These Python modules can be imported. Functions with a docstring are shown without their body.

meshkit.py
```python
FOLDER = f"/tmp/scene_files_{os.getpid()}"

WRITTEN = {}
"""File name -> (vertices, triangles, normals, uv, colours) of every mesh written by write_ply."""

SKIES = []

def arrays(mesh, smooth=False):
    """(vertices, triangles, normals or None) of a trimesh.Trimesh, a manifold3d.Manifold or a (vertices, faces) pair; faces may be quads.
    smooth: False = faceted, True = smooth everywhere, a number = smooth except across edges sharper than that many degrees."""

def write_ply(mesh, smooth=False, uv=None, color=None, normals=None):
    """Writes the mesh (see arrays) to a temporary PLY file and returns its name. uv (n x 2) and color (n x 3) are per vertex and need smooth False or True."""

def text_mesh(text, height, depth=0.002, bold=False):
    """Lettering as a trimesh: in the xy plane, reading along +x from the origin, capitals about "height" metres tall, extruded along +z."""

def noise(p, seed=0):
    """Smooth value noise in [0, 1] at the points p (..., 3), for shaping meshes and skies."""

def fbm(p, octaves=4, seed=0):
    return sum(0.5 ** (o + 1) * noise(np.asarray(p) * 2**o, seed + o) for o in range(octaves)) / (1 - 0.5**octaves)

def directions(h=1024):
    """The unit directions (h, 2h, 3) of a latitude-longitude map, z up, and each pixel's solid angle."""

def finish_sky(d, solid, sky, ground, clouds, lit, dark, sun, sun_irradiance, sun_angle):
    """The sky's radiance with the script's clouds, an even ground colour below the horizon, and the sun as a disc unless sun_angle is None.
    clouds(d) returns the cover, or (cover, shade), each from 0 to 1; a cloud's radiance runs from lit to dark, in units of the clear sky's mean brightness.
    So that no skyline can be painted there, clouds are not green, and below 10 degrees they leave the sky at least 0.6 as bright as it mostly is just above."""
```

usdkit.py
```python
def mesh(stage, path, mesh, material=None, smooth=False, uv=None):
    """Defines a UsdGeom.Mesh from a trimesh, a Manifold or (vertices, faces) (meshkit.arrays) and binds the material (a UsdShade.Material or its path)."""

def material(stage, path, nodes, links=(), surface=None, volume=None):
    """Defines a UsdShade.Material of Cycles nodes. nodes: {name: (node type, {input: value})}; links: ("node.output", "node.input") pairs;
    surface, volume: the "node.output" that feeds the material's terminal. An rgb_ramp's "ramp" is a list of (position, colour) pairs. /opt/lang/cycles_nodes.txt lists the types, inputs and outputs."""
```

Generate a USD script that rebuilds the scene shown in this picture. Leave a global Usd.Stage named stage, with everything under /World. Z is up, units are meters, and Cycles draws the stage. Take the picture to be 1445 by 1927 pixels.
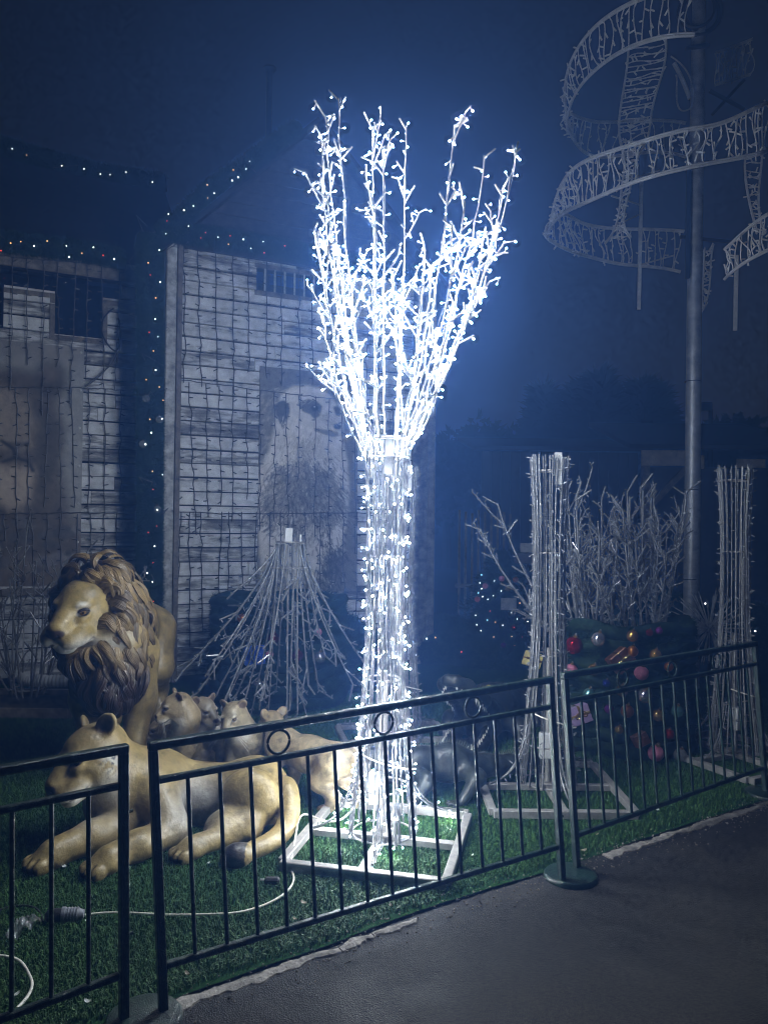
import math, random
import numpy as np, trimesh
import usdkit, meshkit
from pxr import Usd, UsdGeom, UsdShade, UsdLux, Gf, Sdf, Vt

stage = Usd.Stage.CreateInMemory()
UsdGeom.SetStageUpAxis(stage, UsdGeom.Tokens.z)
UsdGeom.SetStageMetersPerUnit(stage, 1.0)
UsdGeom.Xform.Define(stage, '/World')
UsdGeom.Scope.Define(stage, '/World/Looks')

# ------------------------------------------------------------------ camera, sky, exposure
EYE = np.array([0.0, 0.0, 1.66])
FPX, CX, CY = 1430.0, 722.5, 963.5
PITCH, ROLL = math.radians(1.06), math.radians(0.6)
_F = np.array([0, math.cos(PITCH), math.sin(PITCH)])
_U0 = np.array([0, -math.sin(PITCH), math.cos(PITCH)])
_R0 = np.array([1.0, 0, 0])
_R = _R0 * math.cos(ROLL) + _U0 * math.sin(ROLL) * 1.0
_U = _U0 * math.cos(ROLL) - _R0 * math.sin(ROLL)
cam = UsdGeom.Camera.Define(stage, '/World/camera')
cam.CreateFocalLengthAttr(26.0)
cam.CreateHorizontalApertureAttr(26.0 * 1445 / FPX)
cam.CreateVerticalApertureAttr(26.0 * 1927 / FPX)
cam.CreateClippingRangeAttr(Gf.Vec2f(0.05, 500))
CAM_M = Gf.Matrix4d(*_R, 0, *_U, 0, *(-_F), 0, *EYE, 1)
cam.AddTransformOp().Set(CAM_M)
cam.CreateExposureAttr(0.0)

SKY_STRENGTH, SUN_EL, SUN_ROT = 0.052, math.radians(-2.6), math.radians(24)
HAZE_DENSITY, HAZE_COLOR, HAZE_FORWARD = 0.0225, (0.15, 0.36, 1.0), 0.60
LED_COLOR, LED_STRENGTH = (0.86, 0.94, 1.0), 1550.0
usdkit.material(stage, '/World/Looks/sky', {
    'sky': ('sky_texture', {'sky_type': 'single_scattering', 'sun_disc': False, 'sun_elevation': SUN_EL, 'sun_rotation': SUN_ROT}),
    'bg': ('background_shader', {'strength': SKY_STRENGTH})}, [('sky.color', 'bg.color')], surface='bg.background')
dome = UsdLux.DomeLight.Define(stage, '/World/sky')
UsdShade.MaterialBindingAPI.Apply(dome.GetPrim()).Bind(UsdShade.Material.Get(stage, '/World/Looks/sky'))
dome.GetPrim().SetCustomDataByKey('kind', 'structure')


def ray(px, py):
    return _R * ((px - CX) / FPX) - _U * ((py - CY) / FPX) + _F


def at(px, py, Y):
    d = ray(px, py)
    return EYE + d * (Y / d[1])


def ground(px, py, z=0.0):
    d = ray(px, py)
    return EYE + d * ((z - EYE[2]) / d[2])


def project(p):
    q = np.asarray(p, float) - EYE
    return CX + FPX * (q @ _R) / (q @ _F), CY - FPX * (q @ _U) / (q @ _F)


# ------------------------------------------------------------------ materials
M = {}


def mat(name, nodes, links=(), surface='p.BSDF', volume=None):
    M[name] = usdkit.material(stage, '/World/Looks/' + name, nodes, links, surface, volume)
    return M[name]


def plain(name, col, rough=0.5, metal=0.0, var=0.25, scale=20.0, bump=0.0, spec=0.5, rand=0.0):
    """A colour with procedural mottling and an optional fine relief."""
    c0, c1 = [max(0, c * (1 - var)) for c in col], [min(1, c * (1 + var)) for c in col]
    nodes = {'tc': ('texture_coordinate', {}), 'n': ('noise_texture', {'scale': scale, 'detail': 5.0, 'roughness': 0.65}),
             'r': ('rgb_ramp', {'ramp': [(0.3, c0), (0.7, c1)]}),
             'p': ('principled_bsdf', {'roughness': rough, 'metallic': metal, 'specular_ior_level': spec})}
    links = [('tc.object', 'n.vector'), ('n.fac', 'r.fac')]
    last = 'r.color'
    if rand:
        nodes['oi'] = ('object_info', {})
        nodes['mr'] = ('map_range', {'from_min': 0.0, 'from_max': 1.0, 'to_min': 1 - rand, 'to_max': 1 + rand})
        nodes['hs'] = ('hsv', {})
        links += [('oi.random', 'mr.value'), ('mr.result', 'hs.value'), (last, 'hs.color')]
        last = 'hs.color'
    links.append((last, 'p.base_color'))
    if bump:
        nodes['n2'] = ('noise_texture', {'scale': scale * 6, 'detail': 4.0})
        nodes['b'] = ('bump', {'strength': min(1.0, bump), 'distance': 0.01})
        links += [('tc.object', 'n2.vector'), ('n2.fac', 'b.height'), ('b.normal', 'p.normal')]
    return mat(name, nodes, links)


def emit(name, col, strength):
    return mat(name, {'e': ('emission', {'color': col, 'strength': strength})}, surface='e.emission')


def painted(name, rough=0.45, bump=0.25, bscale=90.0, spec=0.5, mott=0.25, mscale=14.0, coat=0.0):
    """Reads the paint of a mesh from its primvar 'col'."""
    return mat(name, {'a': ('attribute', {'attribute': 'col'}), 'tc': ('texture_coordinate', {}),
                      'n': ('noise_texture', {'scale': mscale, 'detail': 6.0, 'roughness': 0.7}),
                      'mr': ('map_range', {'from_min': 0.3, 'from_max': 0.7, 'to_min': 1 - mott, 'to_max': 1 + mott}),
                      'hs': ('hsv', {}),
                      'n2': ('noise_texture', {'scale': bscale, 'detail': 4.0}),
                      'b': ('bump', {'strength': bump, 'distance': 0.006}),
                      'p': ('principled_bsdf', {'roughness': rough, 'specular_ior_level': spec, 'coat_weight': coat, 'coat_roughness': 0.25})},
               [('tc.object', 'n.vector'), ('n.fac', 'mr.value'), ('mr.result', 'hs.value'), ('a.color', 'hs.color'), ('hs.color', 'p.base_color'),
                ('tc.object', 'n2.vector'), ('n2.fac', 'b.height'), ('b.normal', 'p.normal')])


# ------------------------------------------------------------------ prim helpers
_used = {}


def numbered(parent, name):
    k = (parent, name)
    n = _used.get(k, 0)
    _used[k] = n + 1
    return f'{parent}/{name}' if n == 0 else f'{parent}/{name}_{n:03d}'


class T:
    """A top-level thing: an Xform at its base; its parts are given in world coordinates (or local ones if local=True)."""

    def __init__(self, name, label, cat, loc=(0, 0, 0), rz=0.0, group=None, kind=None):
        self.path = numbered('/World', name)
        self.loc, self.rz = np.asarray(loc, float), rz
        x = UsdGeom.Xform.Define(stage, self.path)
        x.AddTranslateOp().Set(Gf.Vec3d(*map(float, self.loc)))
        if rz:
            x.AddRotateZOp().Set(math.degrees(rz))
        self.prim = x.GetPrim()
        meta(self.prim, label, cat, group, kind)

    def to_local(self, v):
        v = np.asarray(v, float) - self.loc
        c, s = math.cos(-self.rz), math.sin(-self.rz)
        return np.stack([v[:, 0] * c - v[:, 1] * s, v[:, 0] * s + v[:, 1] * c, v[:, 2]], 1)

    def part(self, name, mesh, material, parent=None, local=False, smooth=False, col=None, label=None, kind=None):
        if mesh is None:
            return None
        base = parent.GetPath().pathString if parent else self.path
        path = numbered(base, name)
        v, f = vf(mesh)
        if not local:
            v = self.to_local(v)
        p = raw(path, v, f, material, smooth, col)
        meta(p, label, None, None, kind)
        return p


def meta(p, label=None, cat=None, group=None, kind=None):
    for k, v in (('label', label), ('category', cat), ('group', group), ('kind', kind)):
        if v:
            p.SetCustomDataByKey(k, v)


def vf(mesh):
    if isinstance(mesh, tuple):
        return np.asarray(mesh[0], float), np.asarray(mesh[1], int)
    if hasattr(mesh, 'to_mesh'):
        m = mesh.to_mesh()
        return np.asarray(m.vert_properties[:, :3], float), np.asarray(m.tri_verts, int)
    return np.asarray(mesh.vertices, float), np.asarray(mesh.faces, int)


def raw(path, v, f, material, smooth=False, col=None):
    m = usdkit.mesh(stage, path, (v, f), M[material] if isinstance(material, str) else material, smooth=smooth)
    if col is not None:
        UsdGeom.PrimvarsAPI(m).CreatePrimvar('col', Sdf.ValueTypeNames.Color3fArray, 'vertex').Set(Vt.Vec3fArray.FromNumpy(np.asarray(col, np.float32)))
    return m.GetPrim()


def single(name, mesh, material, label=None, cat=None, group=None, kind=None, smooth=False, col=None):
    """A thing that is one mesh."""
    v, f = vf(mesh)
    path = numbered('/World', name)
    if kind != 'structure':
        lo, hi = v.min(0), v.max(0)
        o = np.array([(lo[0] + hi[0]) / 2, (lo[1] + hi[1]) / 2, lo[2]])
        p = raw(path, v - o, f, material, smooth, col)
        UsdGeom.Xformable(p).AddTranslateOp().Set(Gf.Vec3d(*map(float, o)))
    else:
        p = raw(path, v, f, material, smooth, col)
    meta(p, label, cat, group, kind)
    return p


def copy_of(src, name, label, cat, loc, rz, group=None):
    path = numbered('/World', name)
    x = UsdGeom.Xform.Define(stage, path)
    x.GetPrim().GetReferences().AddInternalReference(src.path)
    x.ClearXformOpOrder()
    t = x.GetPrim().GetAttribute('xformOp:translate')
    (UsdGeom.XformOp(t) if t else x.AddTranslateOp()).Set(Gf.Vec3d(*map(float, loc)))
    ops = [UsdGeom.XformOp(x.GetPrim().GetAttribute('xformOp:translate'))]
    r = x.GetPrim().GetAttribute('xformOp:rotateZ')
    if r:
        ro = UsdGeom.XformOp(r)
        ro.Set(math.degrees(rz))
    else:
        ro = x.AddRotateZOp()
        ro.Set(math.degrees(rz))
    x.SetXformOpOrder([ops[0], ro])
    meta(x.GetPrim(), label, cat, group)
    x.GetPrim().SetInstanceable(True)
    return x.GetPrim()


# ------------------------------------------------------------------ mesh helpers
def join(ms):
    vs, fs, n = [], [], 0
    for m in ms:
        if m is None:
            continue
        v, f = vf(m)
        vs.append(v)
        fs.append(f + n)
        n += len(v)
    return (np.vstack(vs), np.vstack(fs)) if vs else None


def tube(points, radius, sides=6, closed=False, cap=True):
    p = np.asarray(points, float)
    n = len(p)
    r = np.broadcast_to(np.asarray(radius, float), (n,))
    if closed:
        t = np.roll(p, -1, 0) - np.roll(p, 1, 0)
    else:
        t = np.gradient(p, axis=0)
    t = t / (np.linalg.norm(t, axis=1, keepdims=True) + 1e-12)
    ref = np.array([0, 0, 1.0]) if np.mean(np.abs(t[:, 2])) < 0.8 else np.array([0.31, 0.95, 0])
    a = np.cross(t, ref)
    a /= np.linalg.norm(a, axis=1, keepdims=True) + 1e-12
    b = np.cross(t, a)
    ang = np.arange(sides) * 2 * np.pi / sides
    v = p[:, None] + r[:, None, None] * (np.cos(ang)[None, :, None] * a[:, None] + np.sin(ang)[None, :, None] * b[:, None])
    m = n if closed else n - 1
    i, j = np.meshgrid(np.arange(m), np.arange(sides), indexing='ij')
    i2, j2 = (i + 1) % n, (j + 1) % sides
    q = np.stack([i * sides + j, i2 * sides + j, i2 * sides + j2, i * sides + j2], -1).reshape(-1, 4)
    f = np.vstack([q[:, [0, 1, 2]], q[:, [0, 2, 3]]])
    v = v.reshape(-1, 3)
    if cap and not closed:
        k = np.arange(1, sides - 1)
        c0 = np.stack([np.zeros_like(k), k, k + 1], 1)
        c1 = np.stack([np.zeros_like(k), k + 1, k], 1) + (n - 1) * sides
        f = np.vstack([f, c0, c1])
    return v, f


def box(lo, hi):
    lo, hi = np.asarray(lo, float), np.asarray(hi, float)
    v = np.array([[x, y, z] for x in (0, 1) for y in (0, 1) for z in (0, 1)], float) * (hi - lo) + lo
    f = np.array([[0, 1, 3], [0, 3, 2], [4, 6, 7], [4, 7, 5], [0, 4, 5], [0, 5, 1], [2, 3, 7], [2, 7, 6], [0, 2, 6], [0, 6, 4], [1, 5, 7], [1, 7, 3]])
    return v, f


def bevel_box(lo, hi, b=0.004):
    """A box with chamfered edges: the hull of three shrunken boxes."""
    lo, hi = np.asarray(lo, float), np.asarray(hi, float)
    pts = []
    for k in range(3):
        s = np.full(3, b)
        s[k] = 0
        pts.append(box(lo + s, hi - s)[0])
    h = trimesh.convex.convex_hull(np.vstack(pts))
    return np.array(h.vertices), np.array(h.faces)


def beam(a, b, w, h, up=(0, 0, 1), bev=0.0):
    """A bar of section w x h from a to b."""
    a, b = np.asarray(a, float), np.asarray(b, float)
    L = np.linalg.norm(b - a)
    x = (b - a) / L
    y = np.cross(np.asarray(up, float), x)
    if np.linalg.norm(y) < 1e-6:
        y = np.cross([0, 1.0, 0], x)
    y /= np.linalg.norm(y)
    z = np.cross(x, y)
    v, f = (bevel_box if bev else box)([0, -w / 2, -h / 2], [L, w / 2, h / 2], *([bev] if bev else []))
    return a + v[:, :1] * x + v[:, 1:2] * y + v[:, 2:] * z, f


def ring(c, r, rt, axis=(0, 0, 1), n=24, sides=6):
    a = np.asarray(axis, float) / np.linalg.norm(axis)
    u = np.cross(a, [0.3, 0.9, 0.1])
    u /= np.linalg.norm(u)
    w = np.cross(a, u)
    t = np.arange(n) * 2 * np.pi / n
    return tube(np.asarray(c, float) + r * (np.cos(t)[:, None] * u + np.sin(t)[:, None] * w), rt, sides, closed=True)


def lathe(profile, n=24, center=(0, 0, 0)):
    p = np.asarray(profile, float)
    t = np.arange(n) * 2 * np.pi / n
    v = np.stack([p[:, 0][:, None] * np.cos(t), p[:, 0][:, None] * np.sin(t), np.broadcast_to(p[:, 1][:, None], (len(p), n))], -1).reshape(-1, 3)
    i, j = np.meshgrid(np.arange(len(p) - 1), np.arange(n), indexing='ij')
    q = np.stack([i * n + j, i * n + (j + 1) % n, (i + 1) * n + (j + 1) % n, (i + 1) * n + j], -1).reshape(-1, 4)
    return v + np.asarray(center, float), np.vstack([q[:, [0, 1, 2]], q[:, [0, 2, 3]]])


def stamps(template, pos, dirs, scale=1.0, roll=None):
    """Copies of a template (along +z) at pos, aimed along dirs, joined."""
    tv, tf = vf(template)
    pos, d = np.asarray(pos, float), np.asarray(dirs, float)
    d = d / (np.linalg.norm(d, axis=1, keepdims=True) + 1e-12)
    ref = np.where(np.abs(d[:, 2:]) < 0.9, [[0, 0, 1.0]], [[1.0, 0, 0]])
    a = np.cross(ref, d)
    a /= np.linalg.norm(a, axis=1, keepdims=True)
    b = np.cross(d, a)
    if roll is not None:
        a, b = a * np.cos(roll)[:, None] + b * np.sin(roll)[:, None], b * np.cos(roll)[:, None] - a * np.sin(roll)[:, None]
    s = np.broadcast_to(np.asarray(scale, float), (len(pos),))[:, None, None]
    v = pos[:, None] + s * (tv[None, :, :1] * a[:, None] + tv[None, :, 1:2] * b[:, None] + tv[None, :, 2:] * d[:, None])
    f = tf[None] + (np.arange(len(pos)) * len(tv))[:, None, None]
    return v.reshape(-1, 3), f.reshape(-1, 3)


def bez(p0, p1, p2, n=10, p3=None):
    t = np.linspace(0, 1, n)[:, None]
    p0, p1, p2 = (np.asarray(q, float) for q in (p0, p1, p2))
    if p3 is None:
        return (1 - t) ** 2 * p0 + 2 * t * (1 - t) * p1 + t ** 2 * p2
    return (1 - t) ** 3 * p0 + 3 * t * (1 - t) ** 2 * p1 + 3 * t ** 2 * (1 - t) * p2 + t ** 3 * np.asarray(p3, float)


def spline(pts, n=40):
    """A smooth curve through the points."""
    from scipy.interpolate import CubicSpline, PchipInterpolator
    p = np.asarray(pts, float)
    s = np.r_[0, np.cumsum(np.linalg.norm(np.diff(p, axis=0), axis=1))]
    return (CubicSpline if len(p) > 3 else PchipInterpolator)(s, p)(np.linspace(0, s[-1], n))


def along(curve, step, start=0.0):
    """Points and tangents every step metres along a polyline."""
    c = np.asarray(curve, float)
    s = np.r_[0, np.cumsum(np.linalg.norm(np.diff(c, axis=0), axis=1))]
    t = np.arange(start, s[-1], step)
    p = np.stack([np.interp(t, s, c[:, k]) for k in range(3)], 1)
    q = np.stack([np.interp(np.minimum(t + 0.01, s[-1]), s, c[:, k]) - np.interp(np.maximum(t - 0.01, 0), s, c[:, k]) for k in range(3)], 1)
    return p, q / (np.linalg.norm(q, axis=1, keepdims=True) + 1e-9)


def rot2(v, a):
    c, s = math.cos(a), math.sin(a)
    v = np.asarray(v, float)
    return np.stack([v[..., 0] * c - v[..., 1] * s, v[..., 0] * s + v[..., 1] * c, v[..., 2]], -1)


# ------------------------------------------------------------------ materials of the place
mat('asphalt', {'tc': ('texture_coordinate', {}), 'n1': ('noise_texture', {'scale': 1.6, 'detail': 6.0, 'roughness': 0.65}), 'n2': ('noise_texture', {'scale': 95.0, 'detail': 3.0}),
                'v': ('voronoi_texture', {'scale': 170.0, 'feature': 'f1'}), 
                'r1': ('rgb_ramp', {'ramp': [(0.32, (0.015, 0.0143, 0.0135)), (0.5, (0.027, 0.0255, 0.0235)), (0.68, (0.044, 0.041, 0.037))]}),
                'r2': ('map_range', {'from_min': 0.25, 'from_max': 0.75, 'to_min': 0.55, 'to_max': 1.5}), 'hs': ('hsv', {}),
                
                'rr': ('map_range', {'from_min': 0.35, 'from_max': 0.65, 'to_min': 0.55, 'to_max': 0.9}),
                'b': ('bump', {'strength': 0.55, 'distance': 0.006}), 'p': ('principled_bsdf', {'specular_ior_level': 0.25})},
    [('tc.object', 'n1.vector'), ('tc.object', 'n2.vector'), ('tc.object', 'v.vector'), ('n1.fac', 'r1.fac'), ('n2.fac', 'r2.value'), ('r2.result', 'hs.value'), ('r1.color', 'hs.color'),
     ('hs.color', 'p.base_color'), ('n1.fac', 'rr.value'), ('rr.result', 'p.roughness'), ('v.distance', 'b.height'), ('b.normal', 'p.normal')])
plain('soil', (0.055, 0.042, 0.032), 0.9, var=0.5, scale=9.0, bump=0.6, spec=0.2)
plain('concrete', (0.22, 0.20, 0.18), 0.88, var=0.6, scale=11.0, bump=0.6, spec=0.25)
plain('turf_base', (0.022, 0.065, 0.018), 0.95, var=0.55, scale=60.0, bump=0.8, spec=0.1)
plain('fence_green', (0.009, 0.026, 0.020), 0.30, var=0.7, scale=34.0, bump=0.4, spec=0.6)
plain('frame_metal', (0.30, 0.285, 0.265), 0.5, metal=0.35, var=0.22, scale=25.0, bump=0.12)
plain('galvanised', (0.30, 0.31, 0.33), 0.5, metal=0.6, var=0.25, scale=9.0, bump=0.05)
plain('dark_metal', (0.03, 0.033, 0.037), 0.5, metal=0.5)
plain('rod', (0.165, 0.165, 0.162), 0.22, var=0.4, scale=40.0, spec=0.9)
plain('clear_bulb', (0.24, 0.245, 0.25), 0.12, var=0.05)
plain('wire', (0.13, 0.13, 0.135), 0.4, var=0.2, scale=50.0)
plain('dark_wire', (0.055, 0.055, 0.06), 0.5)
plain('white_cable', (0.70, 0.66, 0.58), 0.4, var=0.12, scale=30.0)
plain('black_rubber', (0.015, 0.015, 0.016), 0.5)
plain('grey_plastic', (0.20, 0.21, 0.23), 0.4)
plain('tag_white', (0.46, 0.46, 0.45), 0.5, var=0.1)
plain('garland', (0.010, 0.026, 0.014), 0.8, var=0.5, scale=30.0, spec=0.2)
plain('needles', (0.016, 0.042, 0.024), 0.75, var=0.5, scale=14.0, spec=0.25)
plain('dark_wood', (0.040, 0.036, 0.034), 0.8, var=0.4, scale=12.0, bump=0.3)
plain('post_wood', (0.17, 0.15, 0.13), 0.8, var=0.45, scale=11.0, bump=0.5)
plain('flaked_post', (0.40, 0.40, 0.39), 0.8, var=0.5, scale=13.0, bump=0.7)
plain('roof_felt', (0.020, 0.022, 0.028), 0.9, var=0.35, scale=5.0, bump=0.4)
plain('far_foliage', (0.022, 0.034, 0.024), 0.9, var=0.5, scale=1.2)
plain('bark', (0.06, 0.05, 0.04), 0.9, var=0.4, scale=8.0, bump=0.5)
plain('far_wall', (0.045, 0.042, 0.044), 0.85, var=0.4, scale=3.0)
plain('cream_board', (0.42, 0.38, 0.31), 0.7, var=0.2, scale=6.0)
mat('window_glass', {'g': ('glossy_bsdf', {'color': (0.9, 0.95, 1.0), 'roughness': 0.04}), 't': ('transparent_bsdf', {'color': (0.8, 0.85, 0.9)}),
                     'f': ('fresnel', {'IOR': 1.5}), 'm': ('mix_closure', {})},
    [('f.fac', 'm.fac'), ('t.BSDF', 'm.closure1'), ('g.BSDF', 'm.closure2')], surface='m.closure')
plain('tag_dim', (0.25, 0.26, 0.27), 0.6)
plain('dark_room', (0.006, 0.006, 0.008), 0.9)
mat('turf_blade', {'oi': ('geometry', {}), 'r': ('rgb_ramp', {'ramp': [(0.0, (0.040, 0.100, 0.020)), (0.6, (0.085, 0.195, 0.038)), (1.0, (0.18, 0.26, 0.06))]}),
                   'p': ('principled_bsdf', {'roughness': 0.5, 'specular_ior_level': 0.3})},
    [('oi.random_per_island', 'r.fac'), ('r.color', 'p.base_color')])
mat('plank', {'tc': ('texture_coordinate', {}), 'mp': ('mapping', {'scale': (1.3, 1.0, 6.5)}), 'mq': ('mapping', {'scale': (2.0, 1.0, 60.0)}), 'oi': ('object_info', {}),
              'of': ('vector_math', {'math_type': 'add'}), 'cx': ('combine_xyz', {}), 'm9': ('math', {'math_type': 'multiply', 'value2': 37.0}),
              'n': ('noise_texture', {'scale': 2.2, 'detail': 9.0, 'roughness': 0.66, 'distortion': 0.4}),
              'gr': ('noise_texture', {'scale': 1.0, 'detail': 4.0, 'roughness': 0.6}),
              'g1': ('map_range', {'from_min': 0.2, 'from_max': 0.8, 'to_min': -0.06, 'to_max': 0.06}),
              'o1': ('map_range', {'from_min': 0.0, 'from_max': 1.0, 'to_min': -0.10, 'to_max': 0.19}),
              'ad': ('math', {'math_type': 'add'}), 'ae': ('math', {'math_type': 'add'}),
              'r': ('rgb_ramp', {'ramp': [(0.28, (0.10, 0.094, 0.088)), (0.40, (0.24, 0.23, 0.22)), (0.47, (0.40, 0.395, 0.385)), (0.54, (0.66, 0.66, 0.65)), (0.75, (0.77, 0.77, 0.76))]}),
              'g': ('noise_texture', {'scale': 7.0, 'detail': 6.0}), 'gm': ('map_range', {'from_min': 0.3, 'from_max': 0.7, 'to_min': 0.72, 'to_max': 1.1}),
              'hs': ('hsv', {}), 'b': ('bump', {'strength': 0.5, 'distance': 0.006}),
              'p': ('principled_bsdf', {'roughness': 0.6, 'specular_ior_level': 0.4})},
    [('oi.random', 'm9.value1'), ('m9.value', 'cx.x'), ('m9.value', 'cx.y'), ('tc.object', 'of.vector1'), ('cx.vector', 'of.vector2'),
     ('of.vector', 'mp.vector'), ('of.vector', 'mq.vector'), ('mp.vector', 'n.vector'), ('mq.vector', 'gr.vector'), ('gr.fac', 'g1.value'), ('oi.random', 'o1.value'),
     ('n.fac', 'ad.value1'), ('o1.result', 'ad.value2'), ('ad.value', 'ae.value1'), ('g1.result', 'ae.value2'), ('ae.value', 'r.fac'),
     ('of.vector', 'g.vector'), ('g.fac', 'gm.value'), ('gm.result', 'hs.value'), ('r.color', 'hs.color'), ('hs.color', 'p.base_color'),
     ('ae.value', 'b.height'), ('b.normal', 'p.normal')])
for k, f in enumerate((0.45, 1.0, 1.6)):
    emit(f'led_lit_{k}', LED_COLOR, LED_STRENGTH * f)
for nm, c, s in (('white', (0.95, 0.95, 0.9), 5.0), ('warm', (1.0, 0.42, 0.14), 2.2), ('red', (1.0, 0.06, 0.04), 1.6), ('blue', (0.1, 0.25, 1.0), 4.0), ('violet', (0.75, 0.1, 1.0), 4.0), ('pink', (1.0, 0.4, 0.55), 3.0), ('cyan', (0.35, 0.8, 1.0), 4.0)):
    emit('fairy_' + nm, c, s)
rng = np.random.default_rng(7)

# ------------------------------------------------------------------ ground, path, turf, kerb
def grid_sheet(x0, x1, y0, y1, nx, ny, zf):
    X, Y = np.meshgrid(np.linspace(x0, x1, nx), np.linspace(y0, y1, ny), indexing='ij')
    Z = zf(X, Y)
    v = np.stack([X, Y, Z], -1).reshape(-1, 3)
    i, j = np.meshgrid(np.arange(nx - 1), np.arange(ny - 1), indexing='ij')
    q = np.stack([i * ny + j, (i + 1) * ny + j, (i + 1) * ny + j + 1, i * ny + j + 1], -1).reshape(-1, 4)
    return v, np.vstack([q[:, [0, 1, 2]], q[:, [0, 2, 3]]])


single('ground', grid_sheet(-48, 48, -12, 47, 30, 30, lambda x, y: -0.03 + 0 * x), 'soil', 'dark bare earth around the display and far beyond it', 'ground', kind='structure')

# the edge between the path and the turf, from the photograph
EDGE = np.array([ground(px, py)[:2] for px, py in ((-250, 2080), (60, 1985), (330, 1893), (480, 1840), (640, 1785), (760, 1738), (900, 1690), (1020, 1652), (1140, 1612), (1290, 1562), (1445, 1513))])
_far = EDGE[-1] + (EDGE[-1] - EDGE[-3]) / np.linalg.norm(EDGE[-1] - EDGE[-3]) * 9.0
EDGE = np.vstack([EDGE[0] + (EDGE[0] - EDGE[1]) * 2, EDGE, _far])
EDGE = spline(np.c_[EDGE, np.zeros(len(EDGE))], 300)[:, :2]
_et = np.gradient(EDGE, axis=0)
_et /= np.linalg.norm(_et, axis=1, keepdims=True)
_en = np.stack([-_et[:, 1], _et[:, 0]], 1)          # towards the turf


def strip(offsets, zs, jitter=0.0, seed=0):
    """A ribbon of the edge line: rows of offsets towards the turf."""
    r = np.random.default_rng(seed)
    rows = []
    for o, z in zip(offsets, zs):
        j = (meshkit.fbm(np.c_[EDGE * 3.0, np.full(len(EDGE), o * 7 + seed)], 4) - 0.5) * jitter
        rows.append(np.c_[EDGE + _en * (o + j)[:, None], np.full(len(EDGE), z)])
    v = np.stack(rows, 1).reshape(-1, 3)
    n, k = len(EDGE), len(offsets)
    i, j = np.meshgrid(np.arange(n - 1), np.arange(k - 1), indexing='ij')
    q = np.stack([i * k + j, (i + 1) * k + j, (i + 1) * k + j + 1, i * k + j + 1], -1).reshape(-1, 4)
    return v, np.vstack([q[:, [0, 1, 2]], q[:, [0, 2, 3]]])


_off = np.r_[np.linspace(-14, -0.6, 16), np.linspace(-0.5, 0.03, 8)]
_p = strip(_off, [-0.006] * len(_off))
_p[0][:, 2] += (meshkit.fbm(_p[0] * [5, 5, 0], 4) - 0.5) * 0.012
single('path', _p, 'asphalt', 'dark worn tarmac path curving along the fence', 'path', kind='structure', smooth=True)
_toff = np.r_[np.linspace(0.05, 0.6, 8), np.linspace(0.9, 16, 22)]
_t = strip(_toff, [0.0] * len(_toff), jitter=0.02, seed=3)
_t[0][:, 2] += (meshkit.fbm(_t[0] * [2.2, 2.2, 0], 4) - 0.5) * 0.02 - 0.006
single('turf', _t, 'turf_base', 'green artificial turf laid under the statues', 'turf', kind='structure', smooth=True)


def on_turf(p):
    d = ((p[:, None, :2] - EDGE[None, ::3]) ** 2).sum(-1)
    k = d.argmin(1) * 3
    return ((p[:, :2] - EDGE[k]) * _en[k]).sum(1)


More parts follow.
